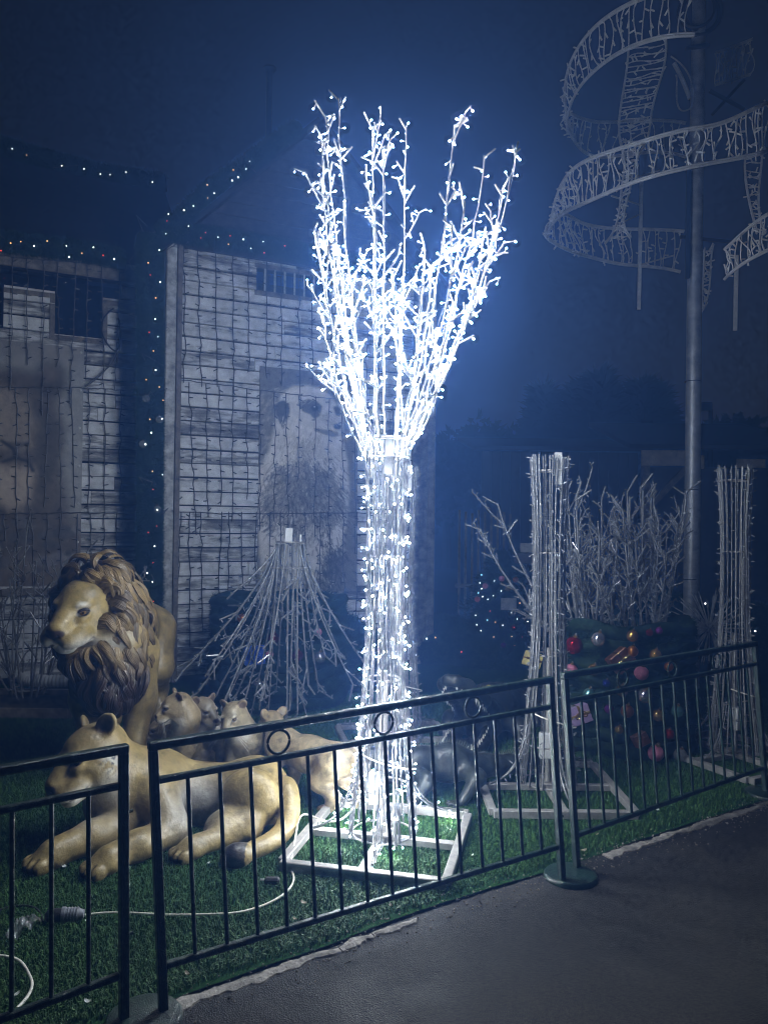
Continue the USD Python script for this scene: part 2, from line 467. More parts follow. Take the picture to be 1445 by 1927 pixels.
def blades(n, seed, y0, y1):
    r = np.random.default_rng(seed)
    Y = y0 + (y1 - y0) * r.random(n) ** 1.25
    X = (r.random(n) - 0.5) * 2 * (Y * 0.56 + 0.15)
    P = np.stack([X, Y, np.zeros(n)], 1)
    side = on_turf(P)
    keep = side > 0.055 + 0.05 * r.random(n)
    P = P[keep]
    n = len(P)
    a, lean, h = r.random(n) * 6.283, (0.5 + 1.0 * r.random(n)), 0.008 + 0.012 * r.random(n)
    w = (0.0014 + 0.0012 * r.random(n)) * (0.6 + P[:, 1] / 6)
    d = np.stack([np.cos(a), np.sin(a), np.zeros(n)], 1)
    s = np.stack([-np.sin(a), np.cos(a), np.zeros(n)], 1) * w[:, None]
    z = np.array([0, 0, 1.0])
    m = P + d * (h * 0.35 * lean)[:, None] + z * (h * 0.75)[:, None]
    t = P + d * (h * 1.0 * lean)[:, None] + z * (h * 1.0)[:, None]
    P = P - z * 0.008
    v = np.stack([P - s, P + s, m - s * 0.8, m + s * 0.8, t], 1).reshape(-1, 3)
    b = (np.arange(n) * 5)[:, None]
    return v, np.vstack([b + [0, 1, 3], b + [0, 3, 2], b + [2, 3, 4]])


single('turf_pile', blades(300000, 5, 2.2, 7.5), 'turf_blade', 'short green plastic grass blades of the turf', 'turf pile', kind='stuff')


def grit(n, seed):
    """Loose stones and crumbs along the edge of the path."""
    r = np.random.default_rng(seed)
    k = r.integers(20, 250, n)
    o = r.normal(0.0, 0.07, n)
    P = np.c_[EDGE[k] + _en[k] * o[:, None] + r.normal(0, .02, (n, 2)), np.full(n, -0.001)]
    P = P[(P[:, 1] > 1.6) & (P[:, 1] < 5.2)]
    m = trimesh.creation.icosphere(0)
    return stamps((np.array(m.vertices) * [1, .8, .6], np.array(m.faces)), P, r.normal(size=P.shape), scale=0.0022 + 0.005 * r.random(len(P)) ** 3)


single('grit', grit(3200, 19), 'concrete', 'loose grit and crumbs along the edge of the path', 'grit', kind='stuff')


# broken pale kerb stones showing between the turf and the tarmac
def kerb_run(px0, px1, n, w, seed):
    """Irregular slabs, each a part, between two photograph columns."""
    px = np.array([project((*e, 0.0))[0] if e[1] > 0.4 else -9999 for e in EDGE])
    ok = np.where((px >= px0) & (px <= px1))[0]
    r = np.random.default_rng(seed)
    cuts = np.linspace(ok[0], ok[-1], n + 1) + np.r_[0, r.normal(0, 1.0, n - 1), 0]
    out = []
    for a, b in zip(cuts[:-1], cuts[1:]):
        s = np.linspace(a + 0.06, b - 0.06, 34)
        e = np.stack([np.interp(s, np.arange(len(EDGE)), EDGE[:, k]) for k in (0, 1)], 1)
        nn = np.stack([np.interp(s, np.arange(len(EDGE)), _en[:, k]) for k in (0, 1)], 1)
        q = np.c_[e * 16.0, np.full(len(e), seed)]
        ww = w(np.interp(s, [ok[0], ok[-1]], [0, 1]))
        lo = -ww * 0.6 + (meshkit.fbm(q, 4, 1) - 0.5) * 0.06
        hi = ww * 0.5 + (meshkit.fbm(q + 9, 4, 2) - 0.5) * 0.05
        rows = []
        for t, z in ((lo - 0.012, -0.02), (lo, 0.000), (lo * 0.5 + hi * 0.5, 0.004), (hi, 0.003), (hi + 0.006, -0.02)):
            zz = z + (meshkit.fbm(np.c_[e * 25, t * 30], 3) - 0.5) * (0.010 if z > -.01 else 0)
            rows.append(np.c_[e + nn * t[:, None], zz])
        v = np.stack(rows, 1).reshape(-1, 3)
        k = len(rows)
        i, j = np.meshgrid(np.arange(len(s) - 1), np.arange(k - 1), indexing='ij')
        f = np.stack([i * k + j, (i + 1) * k + j, (i + 1) * k + j + 1, i * k + j + 1], -1).reshape(-1, 4)
        f = np.vstack([f[:, [0, 1, 2]], f[:, [0, 2, 3]]])
        ends = np.array([[0, j, j + 1] for j in range(1, k - 1)] + [[(len(s) - 1) * k, (len(s) - 1) * k + j + 1, (len(s) - 1) * k + j] for j in range(1, k - 1)])
        out.append((v, np.vstack([f, ends])))
    return out


for nm, lab, px0, px1, n, w, sd in (
        ('kerb', 'pale broken concrete edging at the foot of the front fence panel, beside the round foot plate', 325, 790, 5, lambda t: 0.045 - 0.022 * t, 3),
        ('kerb', 'ragged pale concrete edging along the turf beyond the second round foot plate', 1128, 1480, 5, lambda t: 0.048 - 0.018 * t, 11)):
    k = T(nm, lab, 'kerb', (*EDGE[150], 0))
    k.prim.SetCustomDataByKey('kind', 'structure')
    for m in kerb_run(px0, px1, n, w, sd):
        k.part('slab', m, 'concrete')

# ------------------------------------------------------------------ the timber huts
WD = np.array([0.908, 0.419, 0.0])
WD /= np.linalg.norm(WD)
WN = np.array([-WD[1], WD[0], 0.0])                 # away from the camera
WA = math.atan2(WD[1], WD[0])
OR = np.array([-2.28, 8.0, 0.0])
OL = OR - WD * 1.42 + WN * 0.5


def wall_uz(px, py, O):
    d = ray(px, py)
    t = ((O - EYE) @ WN) / (d @ WN)
    p = EYE + d * t
    return (p - O) @ WD, p[2]


def planks(th, u0, u1, z0, z1, h, holes, seed, joint=0.0):
    """Horizontal lapped boards of uneven length, cut round the holes; every board is a part."""
    r = np.random.default_rng(seed)
    z = z0
    while z < z1 - 0.02:
        top = min(z + h, z1)
        spans = [(u0, u1)]
        for a, b, c, d in holes:
            if c < top - 0.03 and d > z + 0.03:
                spans = [s for s0, s1 in spans for s in ((s0, min(s1, a)), (max(s0, b), s1)) if s[1] - s[0] > 0.03]
        for s0, s1 in spans:
            u = s0
            while u < s1 - 1e-6:
                L = r.uniform(0.7, 1.9)
                e = s1 if u + L > s1 - 0.3 else u + L
                t = 0.018 + 0.008 * r.random()
                dz = r.normal(0, 0.0025)
                tilt = r.normal(0, 0.003)
                # a lapped board: proud at its lower edge
                v = np.array([[u + .003, -t - .020, z + .015 + dz], [e - .003, -t - .020, z + .015 + dz + tilt], [e - .002, -t, top + dz + tilt], [u + .002, -t, top + dz],
                              [u + .003, 0, z + .015 + dz], [e - .003, 0, z + .015 + dz + tilt], [e - .002, 0, top + dz + tilt], [u + .002, 0, top + dz]])
                f = np.array([[0, 1, 2], [0, 2, 3], [0, 4, 5], [0, 5, 1], [3, 2, 6], [3, 6, 7], [0, 3, 7], [0, 7, 4], [1, 5, 6], [1, 6, 2]])
                th.part('plank', (v, f), 'plank', local=True)
                u = e
        z = top


# right hut -----------------------------------------------------------------
HR = T('timber_hut', 'whitewashed plank hut with a gable front, meerkat poster on its wall', 'hut', OR, WA)
UR, ZR = 3.18, 4.60
wr = [wall_uz(482, 500, OR), wall_uz(602, 560, OR)]
RW = (wr[0][0], wr[1][0] + 0.12, wr[1][1] - 0.02, wr[0][1] - 0.02)
planks(HR, 0.115, UR - 0.32, 0.05, ZR, 0.150, [RW], 21)
HR.part('wall', join([box((0.02, 0.004, 0), (RW[0], 0.12, ZR)), box((RW[1], 0.004, 0), (UR, 0.12, ZR)), box((RW[0], 0.004, 0), (RW[1], 0.12, RW[2])), box((RW[0], 0.004, RW[3]), (RW[1], 0.12, ZR)),
                      box((RW[0], 0.5, RW[2]), (RW[1], 0.52, RW[3]))]), 'dark_wood', local=True)
for k in range(3):
    HR.part('corner_post', bevel_box((UR - 0.31 + k * 0.105, -0.045, 0), (UR - 0.215 + k * 0.105, 0, ZR), 0.006), 'post_wood', local=True)
HR.part('corner_post', bevel_box((0.058, -0.075, 0), (0.112, 0.0, ZR + 0.02), 0.006), 'post_wood', local=True)
w = HR.part('window', join([box((RW[0] - .02, -.03, RW[3]), (RW[1], 0.02, RW[3] + .06)), box((RW[0] - .02, -.03, RW[2] - .06), (RW[1], 0.02, RW[2]))]), 'post_wood', local=True)
for k in range(6):
    u = RW[0] + 0.09 + k * 0.115
    HR.part('bar', bevel_box((u, -0.02, RW[2]), (u + 0.018, 0.0, RW[3]), 0.003), 'tag_white', w, local=True)
HR.part('pane', box((RW[0], 0.03, RW[2]), (RW[1], 0.036, RW[3])), 'window_glass', w, local=True)
HR.part('side_wall', box((0.0, 0.004, 0), (0.018, 2.2, ZR)), 'dark_wood', local=True)
# gable of dark boards, ridge running back
AP = (UR / 2, ZR + 1.62)
for k in range(11):
    za, zb = ZR + k * 0.147, ZR + k * 0.147 + 0.145
    fa, fb = (za - ZR) / 1.62, min(1, (zb - ZR) / 1.62)
    a0, a1, b0, b1 = AP[0] * fa, UR - AP[0] * fa, AP[0] * fb, UR - AP[0] * fb
    v = np.array([[a0, -.03, za], [a1, -.03, za], [b1, -.018, zb], [b0, -.018, zb], [a0, 0.01, za], [a1, 0.01, za], [b1, 0.01, zb], [b0, 0.01, zb]])
    f = np.array([[0, 1, 2], [0, 2, 3], [4, 6, 5], [4, 7, 6], [0, 3, 7], [0, 7, 4], [1, 5, 6], [1, 6, 2], [0, 4, 5], [0, 5, 1], [3, 2, 6], [3, 6, 7]])
    HR.part('gable_board', (v, f), 'dark_wood', local=True)
for s in (0, 1):
    e = np.array([-0.18 if s == 0 else UR + 0.18, 0, ZR - 0.19])
    a = np.array([AP[0], 0, AP[1] + 0.0])
    n = np.array([-(a - e)[2], 0, (a - e)[0]]) * (1 if s == 0 else -1)
    n = n / np.linalg.norm(n) * 0.05
    q = [e, a, a + n, e + n]
    v = np.array([[p[0], y, p[2]] for y in (-0.2, 2.4) for p in q])
    f = np.array([[0, 1, 2], [0, 2, 3], [4, 6, 5], [4, 7, 6], [0, 4, 5], [0, 5, 1], [1, 5, 6], [1, 6, 2], [2, 6, 7], [2, 7, 3], [3, 7, 4], [3, 4, 0]])
    HR.part('roof', (v + [0, 0, 0.012], f), 'roof_felt', local=True)
c = at(505, 300, 10.6)
T('flue_pipe', 'thin dark flue pipe rising behind the gable roof', 'flue', (c[0], c[1], 4.5)).part('pipe', tube([(c[0], c[1], 4.5), (c[0], c[1], at(505, 135, 10.6)[2])], 0.045, 12), 'dark_metal', smooth=40)
fl = stage.GetPrimAtPath('/World/flue_pipe')
ct = at(505, 135, 10.6)
raw('/World/flue_pipe/cowl', *(lambda m: (m[0], m[1]))(lathe([(0, 1.0), (0.09, 0.96), (0.09, 0.94), (0.045, 0.94)], 14, (0, 0, ct[2] - 4.5 - 0.9))), 'dark_metal')

# flaking post and strip that ends the right hut
fp = T('flaked_post', 'tall weathered post with flaking paint at the corner of the right hut', 'post', OR + WN * -0.04, WA)
fp.part('post', bevel_box((-0.055, -0.03, 0), (0.05, 0.035, 4.62), 0.008), 'flaked_post', local=True)
fp.part('tar_strip', bevel_box((-0.085, -0.015, 0), (-0.058, 0.03, 4.55), 0.004), 'dark_wood', local=True)

# left hut ------------------------------------------------------------------
HL = T('timber_hut', 'whitewashed plank hut at the left with a long low roof, lion poster on its wall', 'hut', OL, WA)
ul0 = -2.6
ul1 = 1.40
ZL = wall_uz(100, 462, OL)[1]
wA = (ul0 + 0.3, wall_uz(228, 560, OL)[0], wall_uz(60, 545, OL)[1] - 0.02, wall_uz(60, 508, OL)[1])
a0, a1 = wall_uz(103, 600, OL), wall_uz(192, 630, OL)
wB = (a0[0], a1[0], a1[1] - 0.06, wA[2])
wC = (wall_uz(-60, 560, OL)[0], wall_uz(6, 600, OL)[0], wall_uz(3, 622, OL)[1], wA[2])
planks(HL, ul0, ul1, 0.05, ZL - 0.02, 0.150, [wA, wB, wC], 33)
m = []
for u0, u1, z0, z1 in ((ul0, ul1, 0, wB[2]), (wC[1], wB[0], wB[2], wA[2]), (wB[1], ul1, wB[2], wA[2]), (wA[1], ul1, wA[2], wA[3]), (ul0, wA[0], wA[2], wA[3]), (ul0, ul1, wA[3], ZL)):
    m.append(box((u0 + .002, 0.004, z0), (u1 - .002, 0.1, z1)))
m.append(box((ul0, 0.6, wB[2] - .2), (ul1, 0.62, wA[3] + .1)))
HL.part('wall', join(m), 'dark_room', local=True)
w1 = HL.part('window', join([box((wB[0] - .05, -.045, wB[2] - .05), (wB[1] + .05, 0.0, wB[2])), box((wB[0] - .05, -.045, wB[2]), (wB[0], 0.0, wB[3])), box((wB[1], -.045, wB[2]), (wB[1] + .05, 0.0, wB[3]))]), 'post_wood', local=True)
HL.part('pane', box((wB[0], 0.03, wB[2]), (wB[1], 0.036, wB[3])), 'window_glass', w1, local=True)
w2 = HL.part('window', box((wC[1], -.045, wA[2] - .05), (wB[0] - .051, 0.0, wA[2])), 'post_wood', local=True)
HL.part('sill', box((wB[1] + .051, -.045, wA[2] - .05), (wA[1] - 0.02, 0.0, wA[2])), 'post_wood', local=True)
HL.part('pane', box((wA[0], 0.03, wA[2]), (wA[1], 0.036, wA[3])), 'window_glass', w2, local=True)
HL.part('fascia', bevel_box((ul0, -0.06, wA[3]), (ul1, -0.036, wA[3] + 0.16), 0.004), 'post_wood', local=True)
dr = 1.75
_d = ray(120, 314)
zr = (EYE + _d * (((OL + WN * dr - EYE) @ WN) / (_d @ WN)))[2]
v = np.array([[ul0, -0.25, ZL - 0.10], [ul1 + 0.25, -0.25, ZL - 0.10], [ul1 + 0.25, dr, zr], [ul0, dr, zr], [ul0, dr + 1.9, ZL], [ul1 + 0.25, dr + 1.9, ZL]])
v = np.vstack([v, v - [0, 0, 0.06]])
f = [[0, 1, 2], [0, 2, 3], [3, 2, 5], [3, 5, 4], [6, 8, 7], [6, 9, 8], [9, 11, 8], [9, 10, 11], [0, 6, 7], [0, 7, 1], [1, 7, 8], [1, 8, 2], [2, 8, 11], [2, 11, 5], [4, 5, 11], [4, 11, 10]]
HL.part('roof', (v, np.array(f)), 'roof_felt', local=True)
HL.part('ledge', bevel_box((wall_uz(3, 1112, OL)[0], -0.10, wall_uz(60, 1120, OL)[1]), (wall_uz(100, 1112, OL)[0], -0.04, wall_uz(60, 1106, OL)[1]), 0.006), 'post_wood', local=True)


# ------------------------------------------------------------------ posters (flat print)
def poster(name, label, cat, O, u0, u1, z0, z1, img, y=-0.045):
    """img: (rows from the top, columns, 3) of print colours, laid on a thin board."""
    th = T(name, label, cat, O + WD * u0 + WN * y + np.array([0, 0, z0]), WA)
    H, W = img.shape[:2]
    X, Z = np.meshgrid(np.linspace(0, u1 - u0, W), np.linspace(z1 - z0, 0, H))
    v = np.stack([X, np.full_like(X, -0.006), Z], -1).reshape(-1, 3)
    i, j = np.meshgrid(np.arange(H - 1), np.arange(W - 1), indexing='ij')
    q = np.stack([i * W + j, (i + 1) * W + j, (i + 1) * W + j + 1, i * W + j + 1], -1).reshape(-1, 4)
    th.part('print', (v, np.vstack([q[:, [0, 1, 2]], q[:, [0, 2, 3]]])), 'poster_print', local=True, col=img.reshape(-1, 3))
    th.part('backing_board', box((0, -0.005, 0), (u1 - u0, 0.005, z1 - z0)), 'post_wood', local=True)
    return th


painted('poster_print', rough=0.5, bump=0.03, mott=0.10, mscale=5.0)
from PIL import Image, ImageDraw, ImageFilter


def fur(im, n, seed, region, colf, length, flow, width=1):
    d = ImageDraw.Draw(im)
    r = np.random.default_rng(seed)
    for _ in range(n):
        x, y = region(r)
        L = length * r.uniform(0.5, 1.4)
        a = flow(x, y) + r.normal(0, 0.3)
        d.line([x, y, x + L * math.cos(a), y + L * math.sin(a)], fill=colf(r, x, y), width=width)


def g3(v, tint=(1.0, 0.97, 0.92)):
    v = max(0, min(1, v))
    return tuple(int(255 * v * t) for t in tint)


# an upright meerkat looking to the right: board pixel = (x, y) of a 715 x 1675 layout, halved
def meerkat():
    S = 0.36
    W, H = int(715 * S), int(1675 * S)
    im = Image.new('RGB', (W, H), g3(0.36))
    d = ImageDraw.Draw(im)
    s = lambda pts: [(x * S, y * S) for x, y in pts]
    d.rectangle([0, 0, W, 150 * S], fill=g3(0.34))
    d.rectangle([600 * S, 0, W, H], fill=g3(0.38))
    body = [(120, 300), (150, 190), (230, 125), (340, 110), (440, 130), (520, 190), (560, 250), (590, 330), (600, 400), (585, 470), (610, 560), (640, 700), (650, 900), (640, 1100), (600, 1300), (560, 1420), (540, 1675), (40, 1675), (10, 1300), (0, 1100), (5, 760), (70, 620), (100, 480)]
    d.polygon(s(body), fill=g3(0.86))
    im = im.filter(ImageFilter.GaussianBlur(3))
    d = ImageDraw.Draw(im)
    fur(im, 1500, 1, lambda r: (r.uniform(20, 630) * S, r.uniform(150, 1600) * S), lambda r, x, y: g3(r.uniform(0.66, 0.92)) , 10, lambda x, y: 1.6 + (x / W - 0.45) * -1.4)
    d = ImageDraw.Draw(im)
    d.polygon(s([(110, 300), (130, 255), (170, 240), (205, 260), (210, 320), (190, 400), (165, 455), (140, 400), (115, 350)]), fill=g3(0.24))            # ear
    d.polygon(s([(285, 240), (340, 215), (400, 225), (440, 260), (430, 330), (390, 365), (360, 330), (300, 310)]), fill=g3(0.28))                      # eye patch
    d.polygon(s([(525, 260), (560, 245), (580, 280), (570, 330), (545, 320)]), fill=g3(0.30))
    d.ellipse([365 * S, 255 * S, 410 * S, 300 * S], fill=g3(0.10))
    d.ellipse([378 * S, 263 * S, 388 * S, 273 * S], fill=g3(0.9))
    d.polygon(s([(520, 395), (560, 385), (585, 400), (575, 425), (540, 425)]), fill=g3(0.14))                                                         # nose
    d.polygon(s([(385, 430), (430, 435), (500, 440), (560, 450), (570, 480), (520, 490), (450, 470), (390, 450)]), fill=g3(0.42))                      # mouth
    im = im.filter(ImageFilter.GaussianBlur(1.3))
    # belly and forearm fur: dark strokes fanning out
    for cx, cy, rx, ry, n, base, ang in ((300, 760, 70, 140, 260, 0.48, 1.6), (190, 830, 90, 170, 420, 0.40, 2.0), (430, 830, 130, 170, 500, 0.38, 1.0), (300, 960, 190, 150, 700, 0.33, 1.57), (120, 1010, 100, 170, 420, 0.42, 2.2), (520, 1020, 110, 160, 420, 0.42, 0.9), (330, 1180, 160, 140, 420, 0.40, 1.57), (520, 1480, 80, 160, 420, 0.26, 1.3), (380, 1600, 160, 80, 250, 0.33, 1.57), (120, 1560, 100, 120, 200, 0.45, 1.8)):
        fur(im, n, int(cx + cy), lambda r: ((cx + rx * r.normal(0, 0.55)) * S, (cy + ry * r.normal(0, 0.55)) * S), lambda r, x, y: g3(base * r.uniform(0.55, 1.5)), 52 * S, lambda x, y: ang, width=2)
    fur(im, 60, 4, lambda r: (r.uniform(330, 420) * S, r.uniform(1150, 1300) * S), lambda r, x, y: g3(r.uniform(0.7, 0.85)), 70 * S, lambda x, y: 1.75)
    im = im.filter(ImageFilter.GaussianBlur(0.9))
    d = ImageDraw.Draw(im)
    for cx, cy, rx, ry, n, base, ang in ((330, 560, 120, 60, 260, .62, 1.7), (480, 360, 60, 60, 120, .70, .6), (250, 200, 90, 40, 160, .95, 2.6), (240, 420, 70, 60, 200, .95, 1.9), (180, 640, 90, 60, 260, .92, 1.8), (450, 620, 90, 60, 220, .80, 1.3)):
        fur(im, n, int(cx * 3 + cy), lambda r: ((cx + rx * r.normal(0, 0.6)) * S, (cy + ry * r.normal(0, 0.6)) * S), lambda r, x, y: g3(base * r.uniform(0.8, 1.1)), 34 * S, lambda x, y: ang)
    d.ellipse([372 * S, 258 * S, 412 * S, 298 * S], fill=g3(0.07))
    d.ellipse([383 * S, 264 * S, 393 * S, 274 * S], fill=g3(0.9))
    im = im.filter(ImageFilter.GaussianBlur(0.5))
    a = np.asarray(im, float) / 255
    return (a ** 1.5) * np.array([0.92, 0.90, 0.88])


r0, r1 = wall_uz(487, 690, OR), wall_uz(667, 1112, OR)
poster('poster', 'tall poster of a pale meerkat on the right hut', 'poster', OR, r0[0], r1[0], r1[1], r0[1], meerkat())


# a lioness's head, brown and grey: layout in photograph pixels (x from -170 to 150, y from 650 to 1100)
def lioness_print():
    S = 0.9
    W, H = int(320 * S), int(455 * S)
    q = lambda pts: [((x + 170) * S, (y - 650) * S) for x, y in pts]
    T2 = (1.0, 0.93, 0.85)
    im = Image.new('RGB', (W, H), g3(0.66, (0.93, 0.97, 1.0)))
    d = ImageDraw.Draw(im)
    d.rectangle([0, 330 * S, W, H], fill=g3(0.42, T2))
    d.rectangle([0, 0, W, 30 * S], fill=g3(0.58, (.95, .97, 1.0)))
    d.polygon(q([(-120, 720), (-60, 690), (0, 702), (60, 700), (100, 740), (116, 800), (112, 870), (128, 960), (140, 1050), (-150, 1050), (-160, 850)]), fill=g3(0.31, T2))
    d.ellipse([*q([(72, 684)])[0], *q([(122, 748)])[0]], fill=g3(0.22, T2))
    im = im.filter(ImageFilter.GaussianBlur(5))
    d = ImageDraw.Draw(im)
    d.ellipse([*q([(80, 690)])[0], *q([(106, 722)])[0]], fill=g3(0.40, T2))
    d.polygon(q([(78, 770), (118, 800), (110, 880), (80, 930), (70, 850)]), fill=g3(0.25, T2))
    d.ellipse([*q([(-4, 775)])[0], *q([(16, 805)])[0]], fill=g3(0.12, T2))
    d.ellipse([*q([(2, 735)])[0], *q([(20, 750)])[0]], fill=g3(0.20, T2))
    d.polygon(q([(-10, 740), (40, 735), (75, 800), (62, 850), (20, 850), (-20, 800)]), fill=g3(0.58, T2))
    d.polygon(q([(5, 880), (75, 880), (68, 945), (40, 965), (12, 945), (-20, 900)]), fill=g3(0.78, T2))
    d.polygon(q([(18, 745), (26, 745), (20, 850), (14, 850)]), fill=g3(0.62, T2))
    d.polygon(q([(55, 745), (62, 745), (72, 850), (66, 850)]), fill=g3(0.56, T2))
    im = im.filter(ImageFilter.GaussianBlur(5))
    fur(im, 2600, 8, lambda r: (r.uniform(0, W), r.uniform(60, H)), lambda r, x, y: tuple(int(c * k) for c, k in zip(im.getpixel((min(W - 1, max(0, int(x))), min(H - 1, max(0, int(y))))), (lambda k: (k, k, k))(r.uniform(0.75, 1.18)))), 10, lambda x, y: 1.57 + (x / W - 0.62) * -1.5)
    d = ImageDraw.Draw(im)
    for (x0, y0), (x1, y1) in (((20, 835), (38, 848)), ((38, 848), (64, 838)), ((38, 848), (45, 866)), ((45, 866), (22, 876)), ((45, 866), (62, 872)), ((62, 872), (72, 890))):
        d.line(q([(x0, y0), (x1, y1)]), fill=g3(0.07, T2), width=4)
    d.polygon(q([(28, 838), (60, 836), (46, 850)]), fill=g3(0.36, T2))
    r = np.random.default_rng(3)
    for _ in range(46):
        x, y = r.uniform(-160, 148), r.uniform(980, 1100)
        k = r.uniform(6, 22)
        d.ellipse([*q([(x - k, y - k * .6)])[0], *q([(x + k, y + k * .6)])[0]], fill=g3(r.uniform(0.22, 0.5), (0.95, 0.95, 1.0)))
    im = im.filter(ImageFilter.GaussianBlur(1.6))
    a = np.asarray(im, float) / 255
    return (np.clip((a - .08) * 1.25, 0, 1) ** 1.5) * np.array([0.56, 0.51, 0.46])


l0, l1 = wall_uz(0, 650, OL), wall_uz(150, 1100, OL)
ps = poster('poster', 'brown poster of a lioness on the left hut', 'poster', OL, l1[0] - 1.92, l1[0], l1[1], wall_uz(150, 656, OL)[1], lioness_print())
for k in range(7):
    z = (wall_uz(150, 656, OL)[1] - l1[1]) * (0.02 + 0.16 * k)
    ps.part('screw_cap', lathe([(0, 0.004), (0.012, 0.003), (0.013, 0.0)], 10)[0:2] if False else ((lambda m: (m[0][:, [0, 2, 1]] * [1, -1, 1] + [1.92 - 0.03, -0.006, z], m[1]))(lathe([(0, 0.006), (0.012, 0.004), (0.014, 0.0)], 10))), 'tag_white', local=True)
# ------------------------------------------------------------------ light-tree kit
def led_stamp():
    st = tube([(0, 0, 0), (0, 0, 0.010), (0, 0, 0.024)], [0.0022, 0.0042, 0.0036], 5)
    hd = trimesh.creation.icosphere(1, 0.0031)
    hv = np.array(hd.vertices) * [1, 1, 1.15] + [0, 0, 0.0255]
    return st, (hv, np.array(hd.faces))


LED_STEM, LED_HEAD = led_stamp()
LED_SMALL = (trimesh.creation.icosphere(0).vertices * 0.0036 + [0, 0, 0.024], trimesh.creation.icosphere(0).faces)


def add_leds(th, P, D, lit, name='led'):
    if not len(P):
        return
    P, D = np.asarray(P), np.asarray(D)
    th.part(name + '_stems', stamps(LED_STEM, P, D), 'clear_bulb', kind='stuff')
    if lit:
        lv = np.random.default_rng(len(P)).integers(0, 3, len(P))
        for k in range(3):
            th.part(name + '_heads', stamps(LED_HEAD, P[lv == k], D[lv == k]), f'led_lit_{k}', kind='stuff')
    else:
        th.part(name + '_heads', stamps(LED_SMALL, P, D), 'clear_bulb', kind='stuff')


def leds_on(curve, step, r, rr, out=None, tilt=0.5):
    """LED positions and directions beside a rod."""
    P, t = along(curve, step, rr.random() * step)
    d = rr.normal(size=P.shape)
    d -= (d * t).sum(1, keepdims=True) * t
    d /= np.linalg.norm(d, axis=1, keepdims=True)
    if out is not None:
        o = P - out
        o[:, 2] = 0
        o /= np.linalg.norm(o, axis=1, keepdims=True) + 1e-9
        d = d * 0.55 + o * 0.8
    d = d + t * rr.normal(0, tilt, (len(P), 1))
    return P + d * 0.5 * r, d


PROF_Z = np.array([0.05, 0.25, 0.5, 0.8, 1.1, 1.5, 1.85, 2.1])
PROF_R = np.array([0.172, 0.152, 0.128, 0.102, 0.088, 0.088, 0.098, 0.114])


